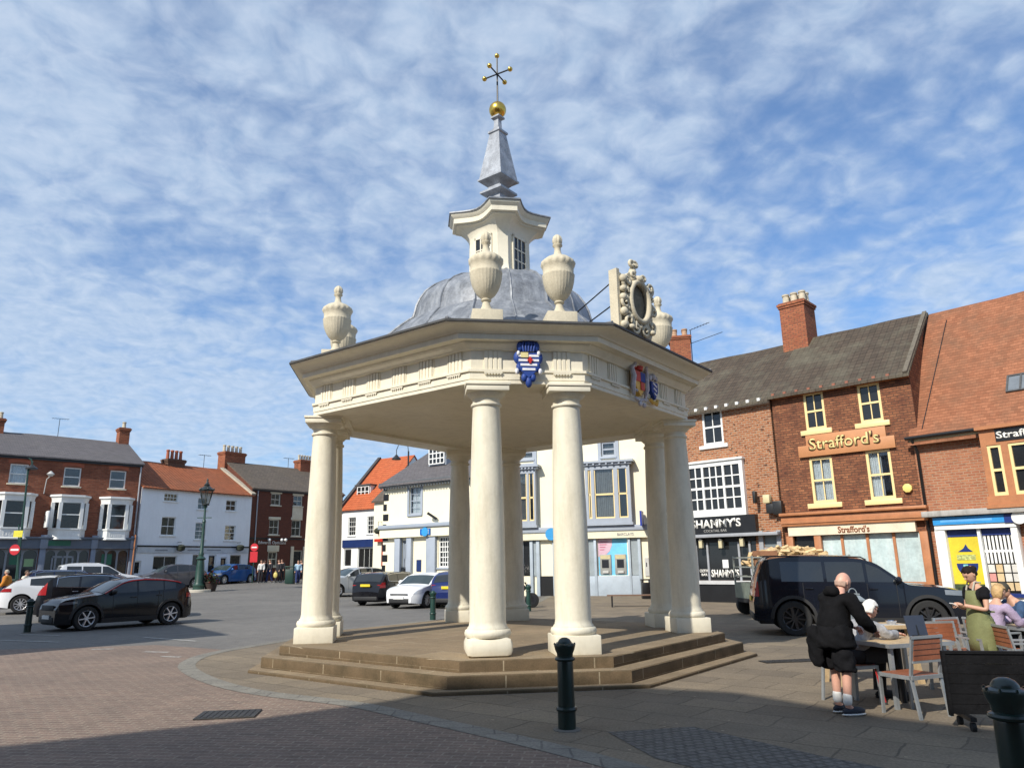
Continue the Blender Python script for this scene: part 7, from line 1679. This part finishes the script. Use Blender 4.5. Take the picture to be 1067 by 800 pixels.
shell('slung_jacket', [((-.10, -.26, 1.0), .05, .04), ((-.11, -.25, .86), .09, .06), ((-.10, -.25, .72), .11, .06), ((-.09, -.24, .60), .085, .05), ((-.09, -.26, .52), .04, .03)], blackc, bman)
# --- elderly woman seated
greyc = M('grey_marl_cardigan', (.33, .33, .34), .95, var=.35, scale=14, bump=.4, bscale=30); whitehair = M('white_hair', (.72, .70, .66), .8, var=.1, scale=20, bump=.6, bscale=40); chark = M('charcoal_trousers', (.03, .03, .034), .9, var=.2)
P = dict(pelvis=(0, 0, .56), waist=(0, .02, .67), chest=(0, .09, .80), upper=(0, .16, .92), neck=(0, .23, 1.00), headb=(0, .26, 1.035), head=(0, .30, 1.095),
  shL=(.16, .16, .92), elL=(.23, .33, .79), wrL=(.10, .57, .80), shR=(-.16, .16, .92), elR=(-.23, .31, .78), wrR=(-.16, .54, .80),
  hpL=(.09, .05, .55), hpR=(-.09, .05, .55), knL=(.11, .46, .55), knR=(-.11, .44, .55), anL=(.12, .50, .09), anR=(-.10, .38, .09), toL=(.13, .63, .05), toR=(-.10, .51, .05))
cl = dict(rad=dict(pelvis=.155, waist=.14, chest=.145, upper=.125, knL=.07, knR=.07), glasses=True, hair=whitehair, hairk=dict(vol=1.16, lo=-.45), shoes=blackmatt, sole=blackmatt,
  clothes=[('cardigan', ['pelvis', 'waist', 'chest', 'upper', 'shL', 'elL', 'wrL', 'shR', 'elR', 'wrR'], greyc, .02), ('trousers', ['pelvis', 'hpL', 'knL', 'anL', 'hpR', 'knR', 'anR'], chark, .02)], hn={'wrL': Vector((0, 0, 1)), 'wrR': Vector((0, 0, 1))}, hdir={'wrL': Vector((-.1, 1, -.1)), 'wrR': Vector((.1, 1, -.1))}, curl=.18)
person('white haired woman in sunglasses and grey cardigan seated at the cafe table', (4.33, 9.92, 0), radians(-74), P, cl, face=(0, .95, -.3), tilt=(0, .3, 1), skinm=skinB, hr=.98)
# --- waitress
olive = M('olive_apron', (.17, .18, .075), .8, var=.12, scale=5, bump=.3, bscale=18); darkhair = M('dark_brown_hair', (.018, .010, .007), .75, var=.3, scale=30, bump=.6, bscale=50, spec=.2)
P = dict(pelvis=(0, 0, .90), waist=(0, .0, 1.03), chest=(0, .0, 1.17), upper=(0, .0, 1.30), neck=(0, .02, 1.40), headb=(0, .035, 1.44), head=(0, .06, 1.505),
  shL=(.155, .0, 1.32), elL=(.19, .03, 1.05), wrL=(.07, .25, 1.10), shR=(-.155, .0, 1.32), elR=(-.19, .04, 1.05), wrR=(-.05, .26, 1.11),
  hpL=(.09, 0, .86), hpR=(-.09, 0, .86), knL=(.10, .03, .48), knR=(-.10, .02, .48), anL=(.10, -.02, .09), anR=(-.10, -.02, .09), toL=(.12, .11, .05), toR=(-.12, .11, .05))
cl = dict(rad=dict(pelvis=.135, waist=.110, chest=.125, upper=.11, shL=.055, shR=.055, elL=.038, elR=.038, ), hair=darkhair, hairk=dict(vol=1.06, front=.55, bun=(0, -.10, .035)), brow=darkhair, shoes=blackmatt, sole=blackmatt,
  clothes=[('t_shirt', ['pelvis', 'waist', 'chest', 'upper', 'shL', ('eL', lerp((.155, 0, 1.32), (.19, .03, 1.05), .55), .062), 'shR', ('eR', lerp((-.155, 0, 1.32), (-.19, .04, 1.05), .55), .062)], blackc2, .014), ('trousers', ['pelvis', 'hpL', 'knL', 'anL', 'hpR', 'knR', 'anR'], olive, .026)],
  ce={'t_shirt': [('shL', 'eL'), ('shR', 'eR')]}, hn={'wrL': Vector((.5, 0, .8)), 'wrR': Vector((-.5, 0, .8))}, curl=.45)
wp = (6.30, 10.45, 0)
t, bw_, R_ = person('waitress in black t-shirt and olive apron looking down at her hands', wp, radians(98), P, cl, face=(0, .86, -.5), tilt=(0, .5, 1), hr=.98)
mb = MB(); rows_ = []
for z, hx, yf, yb in ((1.30, .085, .118, .07), (1.18, .105, .142, .07), (1.05, .13, .136, .03), (.98, .155, .15, -.01), (.84, .175, .17, -.03), (.66, .18, .17, -.02), (.50, .175, .16, .0)):
    rows_.append([(hx*sin(a_), yb+(yf-yb)*cos(a_)**.6 if cos(a_) > 0 else yb, z) for a_ in [pi/2*(k/6-1) for k in range(13)]])
mb.loft(rows_, False); ap = mb.build('apron', olive, bw_, smooth=True, sharp=80); q_ = ap.modifiers.new('t', 'SOLIDIFY'); q_.thickness = .012
mb = MB()
for s in (-1, 1): mb.tube([(s*.06, .10, 1.30), (s*.065, .06, 1.41), (s*.03, -.06, 1.40)], .012, 6)
mb.build('apron_strap', M('apron_strap_pale', (.45, .42, .34), .8), ap)
mb = MB(); mb.tube([(.13, .0, 1.02), (.12, -.12, 1.02), (0, -.15, 1.02), (-.12, -.12, 1.02), (-.13, 0, 1.02)], .012, 6); mb.build('apron_tie', olive, ap)
t = thing('note_pad', 'small white note pad held in the waitress hands', 'note pad', (wp[0], wp[1], 0), radians(98)); mb = MB(); mb.obox((0, .37, 1.12), (.06, .08, .008), Matrix.Rotation(.5, 3, 'X')); mb.build('pad', M('paper_white', (.8, .8, .78), .7), t)
# --- woman in lilac and man in cap, seated at the right edge
lil = M('lilac_cardigan', (.38, .30, .42), .9, var=.15, scale=12, bump=.3, bscale=30); blond = M('blonde_hair', (.50, .32, .14), .6, var=.25, scale=20, bump=.5, bscale=30); denim = M('denim_shirt', (.03, .07, .15), .85, var=.25, scale=12)
def seated(label, loc, rz, cl, lean=.0, face=(0, .96, -.2), tilt=(0, .2, 1), k=1.0, skinm=skinA, hr=1.0):
    P = dict(pelvis=(0, 0, .57), waist=(0, .01+lean*.2, .71), chest=(0, .03+lean*.5, .87), upper=(0, .04+lean*.8, 1.01), neck=(0, .07+lean, 1.12), headb=(0, .09+lean*1.1, 1.16), head=(0, .12+lean*1.2, 1.225),
      shL=(.17, .04+lean*.8, 1.03), elL=(.22, .18+lean, .80), wrL=(.12, .40+lean, .80), shR=(-.17, .04+lean*.8, 1.03), elR=(-.22, .16+lean, .80), wrR=(-.10, .38+lean, .82),
      hpL=(.09, .05, .56), hpR=(-.09, .05, .56), knL=(.12, .47, .56), knR=(-.12, .47, .56), anL=(.12, .45, .09), anR=(-.12, .45, .09), toL=(.13, .58, .05), toR=(-.13, .58, .05))
    return person(label, loc, rz, P, cl, face=face, tilt=tilt, skinm=skinm, hr=hr)
cl = dict(hair=blond, hairk=dict(vol=1.12, lo=-.8, long=.0), brow=blond, shoes=blackmatt, sole=white, clothes=[('cardigan', ['pelvis', 'waist', 'chest', 'upper', 'shL', 'elL', 'wrL', 'shR', 'elR', 'wrR'], lil, .018), ('trousers', ['pelvis', 'hpL', 'knL', 'anL', 'hpR', 'knR', 'anR'], blackc2, .015)], rad=dict(waist=.11, chest=.12, upper=.11))
seated('blonde woman in a lilac cardigan seated behind the waitress', (7.03, 11.36, 0), radians(-75), cl, .06)
cl = dict(hair=darkhair, hairk=dict(vol=1.05), brow=darkhair, shoes=blackmatt, sole=white, clothes=[('denim_shirt', ['pelvis', 'waist', 'chest', 'upper', 'shL', 'elL', 'wrL', 'shR', 'elR', 'wrR'], denim, .02), ('trousers', ['pelvis', 'hpL', 'knL', 'anL', 'hpR', 'knR', 'anR'], chark, .015)])
t, b_, R_ = seated('man in dark cap and blue denim shirt bent over a table, right edge', (8.02, 12.12, 0), radians(95), cl, .14, face=(-.2, .8, -.55), tilt=(0, .6, 1))
hc = Vector((0, .12+.168, 1.225)); mb = MB(); mb.T = Matrix.Translation(hc) @ R_.to_4x4(); mb.sph((0, -.005, .035), (.088, .108, .095), 16, 10); mb.obox((0, .12, .045), (.13, .12, .012), Matrix.Rotation(-.15, 3, 'X')); mb.build('cap', M('khaki_cap', (.05, .045, .03), .8), b_, smooth=True)
# --- distant walkers
def walker(label, p, rz, top, legs, hair_, skinm=skinA, stride=.12, top_ex=.03, k=1.0, group=None):
    P = dict(pelvis=(0, 0, .92), waist=(0, 0, 1.05), chest=(0, .01, 1.20), upper=(0, .01, 1.36), neck=(0, .02, 1.46), headb=(0, .03, 1.50), head=(0, .04, 1.575), shL=(.17, 0, 1.38), elL=(.22, -.04, 1.12), wrL=(.22, .08, .90), shR=(-.17, 0, 1.38), elR=(-.22, .0, 1.12), wrR=(-.22, .14, .92),
      hpL=(.09, 0, .88), hpR=(-.09, 0, .88), knL=(.10, stride, .50), knR=(-.10, -stride*.3, .49), anL=(.10, stride*1.4, .09), anR=(-.10, -stride*1.6, .12), toL=(.11, stride*1.4+.13, .05), toR=(-.11, -stride*1.6+.12, .05))
    P = {a: tuple(c*k for c in b) for a, b in P.items()}
    cl = dict(hair=hair_, hairk=dict(vol=1.08), shoes=blackmatt, clothes=[('coat', ['pelvis', 'waist', 'chest', 'upper', 'shL', 'elL', 'wrL', 'shR', 'elR', 'wrR'], top, top_ex), ('trousers', ['pelvis', 'hpL', 'knL', 'anL', 'hpR', 'knR', 'anR'], legs, .015)])
    return person(label, (p.x, p.y, G(p.x, p.y)), rz, P, cl, far=True, sub=1, skinm=skinm, group=group)
cw = M('white_jacket', (.6, .6, .58), .8); dk = M('dark_coat', (.02, .02, .025), .9); or_ = M('orange_coat', (.55, .20, .02), .8); jean = M('blue_jeans', (.02, .035, .12), .85); cr = M('cream_jacket', (.62, .58, .48), .8); lb = M('pale_blue_shirt', (.35, .50, .62), .8); brown = M('brown_hair', (.08, .045, .025), .7)
GW = 'walkers outside the brown brick building'
for i, (x, yb, d, top, legs, lab) in enumerate(((271.5, 604.5, 57, cw, dk, 'walker in a white jacket leading the group outside the brown building'), (274.5, 604.5, 58, dk, dk, 'bare-headed walker in dark coat just right of the white jacket'), (280.5, 605, 57.5, dk, jean, 'walker in dark coat and jeans in the middle of the far group'), (290, 605, 57, dk, dk, 'walker in dark clothes with a yellow bag nearest the green bin'), (293, 604.5, 59, dk, chark, 'walker in charcoal trousers close beside the green bin'), (310, 604, 56, lb, jean, 'walker in a pale blue shirt by the cream doorway'), (313.5, 604, 57, dk, dk, 'walker in dark coat half behind the near left column'))):
    p = at_y(x, yb, d); walker(lab, p, radians(random.choice((170, 150, 200, 185))), top, legs, brown, group=GW)
t = thing('shopping_bag', 'yellow carrier bag hanging beside the dark walker in the far group', 'bag', (at_y(287, 600, 56.6).x, 56.6, G(-20, 56.6)+.35)); mb = MB(); mb.sph((0, 0, .22), (.16, .08, .22), 10, 8); mb.tube([(-.06, 0, .4), (0, 0, .55), (.06, 0, .4)], .01, 5); mb.build('bag', M('bag_yellow', (.6, .5, .15), .6), t)
pw = at_y(4, 625, 35.2); walker('person in an orange coat and blue jeans at the left edge', pw, radians(100), or_, jean, M('grey_beanie', (.4, .35, .28), .9), top_ex=.06)
pw = at_y(24, 622, 36.2); walker('person in a cream jacket bending behind the white coupe', pw, radians(-80), cr, dk, brown, top_ex=.05, k=.96)
# ------------------------------------------------------------ sky, sun, camera
SUN_AZ, SUN_EL = radians(37), radians(38.5)      # sun behind the camera to the left
CLO, CHI, SKYM = (5.2, 6.7, 8.8), (6.9, 8.1, 9.8), (.88, 1.38, 1.80)
w = bpy.data.worlds.new('World'); sc.world = w; w.use_nodes = True
nt = NT(w); bg = nt.n['Background']
sky = nt.new('ShaderNodeTexSky', sky_type='NISHITA', sun_disc=False)
sky.sun_elevation = SUN_EL; sky.sun_rotation = radians(180)+SUN_AZ; sky.altitude = 20; sky.air_density = 1.0; sky.dust_density = .6; sky.ozone_density = 3.0
tc = nt.new('ShaderNodeTexCoord').outputs['Generated']
sep = nt.new('ShaderNodeSeparateXYZ', ins={0: tc})
zz = nt.math('ADD', nt.math('MAXIMUM', sep.outputs[2], .02), .22)
px = nt.math('DIVIDE', sep.outputs[0], zz); py = nt.math('DIVIDE', sep.outputs[1], zz)
cp = nt.new('ShaderNodeCombineXYZ', ins={0: px, 1: py, 2: 0.0}).outputs[0]
rotm = nt.new('ShaderNodeMapping', ins={'Vector': cp, 'Rotation': (0, 0, radians(-20)), 'Scale': (1.35, 1.35, 1), 'Location': (2.3, 1.1, 0)}).outputs[0]
dis = nt.new('ShaderNodeTexNoise', ins={'Vector': rotm, 'Scale': 5.0, 'Detail': 2}).outputs['Color']
cv = nt.vm('ADD', rotm, nt.vm('MULTIPLY', nt.vm('SUBTRACT', dis, (.5, .5, .5)), (.12, .12, 0)))
cell = nt.new('ShaderNodeTexVoronoi', feature='SMOOTH_F1', ins={'Vector': cv, 'Scale': 12.0, 'Smoothness': .85, 'Randomness': 1.0}).outputs['Distance']
cellf = nt.ramp(cell, .62, .12)                      # rounded altocumulus cells
puffs = nt.noise(cv, 20, 4, .55)
mid = nt.noise(rotm, 3.4, 4, .55)
big = nt.noise(rotm, 1.1, 3, .5)
left = nt.ramp(sep.outputs[0], .55, -.45)            # the bank is denser to the left
f = nt.math('ADD', nt.math('MULTIPLY', cellf, .26), nt.math('ADD', nt.math('MULTIPLY', puffs, .23), nt.math('ADD', nt.math('MULTIPLY', mid, .70), nt.math('MULTIPLY', big, .75))))
f = nt.math('ADD', f, nt.math('MULTIPLY', left, .22))
cl = nt.new('ShaderNodeMapRange', interpolation_type='SMOOTHSTEP', ins={0: f, 1: .66, 2: 1.26, 3: .18, 4: .84}).outputs[0]
hz = nt.ramp(sep.outputs[2], .0, .30)                # thins to an even haze at the horizon
cl = nt.math('ADD', nt.math('MULTIPLY', cl, nt.math('ADD', nt.math('MULTIPLY', hz, .65), .35)), nt.math('MULTIPLY', nt.math('SUBTRACT', 1.0, hz), .50))
cloudc = nt.mix(nt.ramp(puffs, .3, .7), CLO, CHI)
skyc = nt.vm('MULTIPLY', sky.outputs[0], SKYM)
mixed = nt.mix(cl, skyc, cloudc)
nt.l.new(mixed, bg.inputs[0]); bg.inputs[1].default_value = .085
sl = bpy.data.lights.new('sun', 'SUN'); sl.energy = 5.0; sl.angle = radians(.53); sl.color = (1.0, .94, .84)
so = bpy.data.objects.new('sun', sl); COL.objects.link(so)
sd = Vector((-sin(SUN_AZ)*cos(SUN_EL), -cos(SUN_AZ)*cos(SUN_EL), sin(SUN_EL)))
so.rotation_euler = sd.to_track_quat('Z', 'Y').to_euler(); so.location = (-20, -30, 40)
cam = bpy.data.cameras.new('camera'); co = bpy.data.objects.new('camera', cam); COL.objects.link(co)
Rt = Vector((1, 0, 0)); Up = Vector((0, -sin(PITCH), cos(PITCH))); Fw = Vector((0, cos(PITCH), sin(PITCH)))
X = cos(ROLL)*Rt+sin(ROLL)*Up; Y = -sin(ROLL)*Rt+cos(ROLL)*Up
Mx = Matrix((X, Y, -Fw)).transposed().to_4x4(); Mx.translation = CAM
co.matrix_world = Mx; cam.sensor_width = 36; cam.lens = FPX/1067*36; cam.clip_start = .05; cam.clip_end = 3000
sc.camera = co
sc.view_settings.view_transform = 'Standard'; sc.view_settings.look = 'None'; sc.view_settings.exposure = 0.12; sc.view_settings.gamma = 1
sc.render.engine = 'CYCLES'
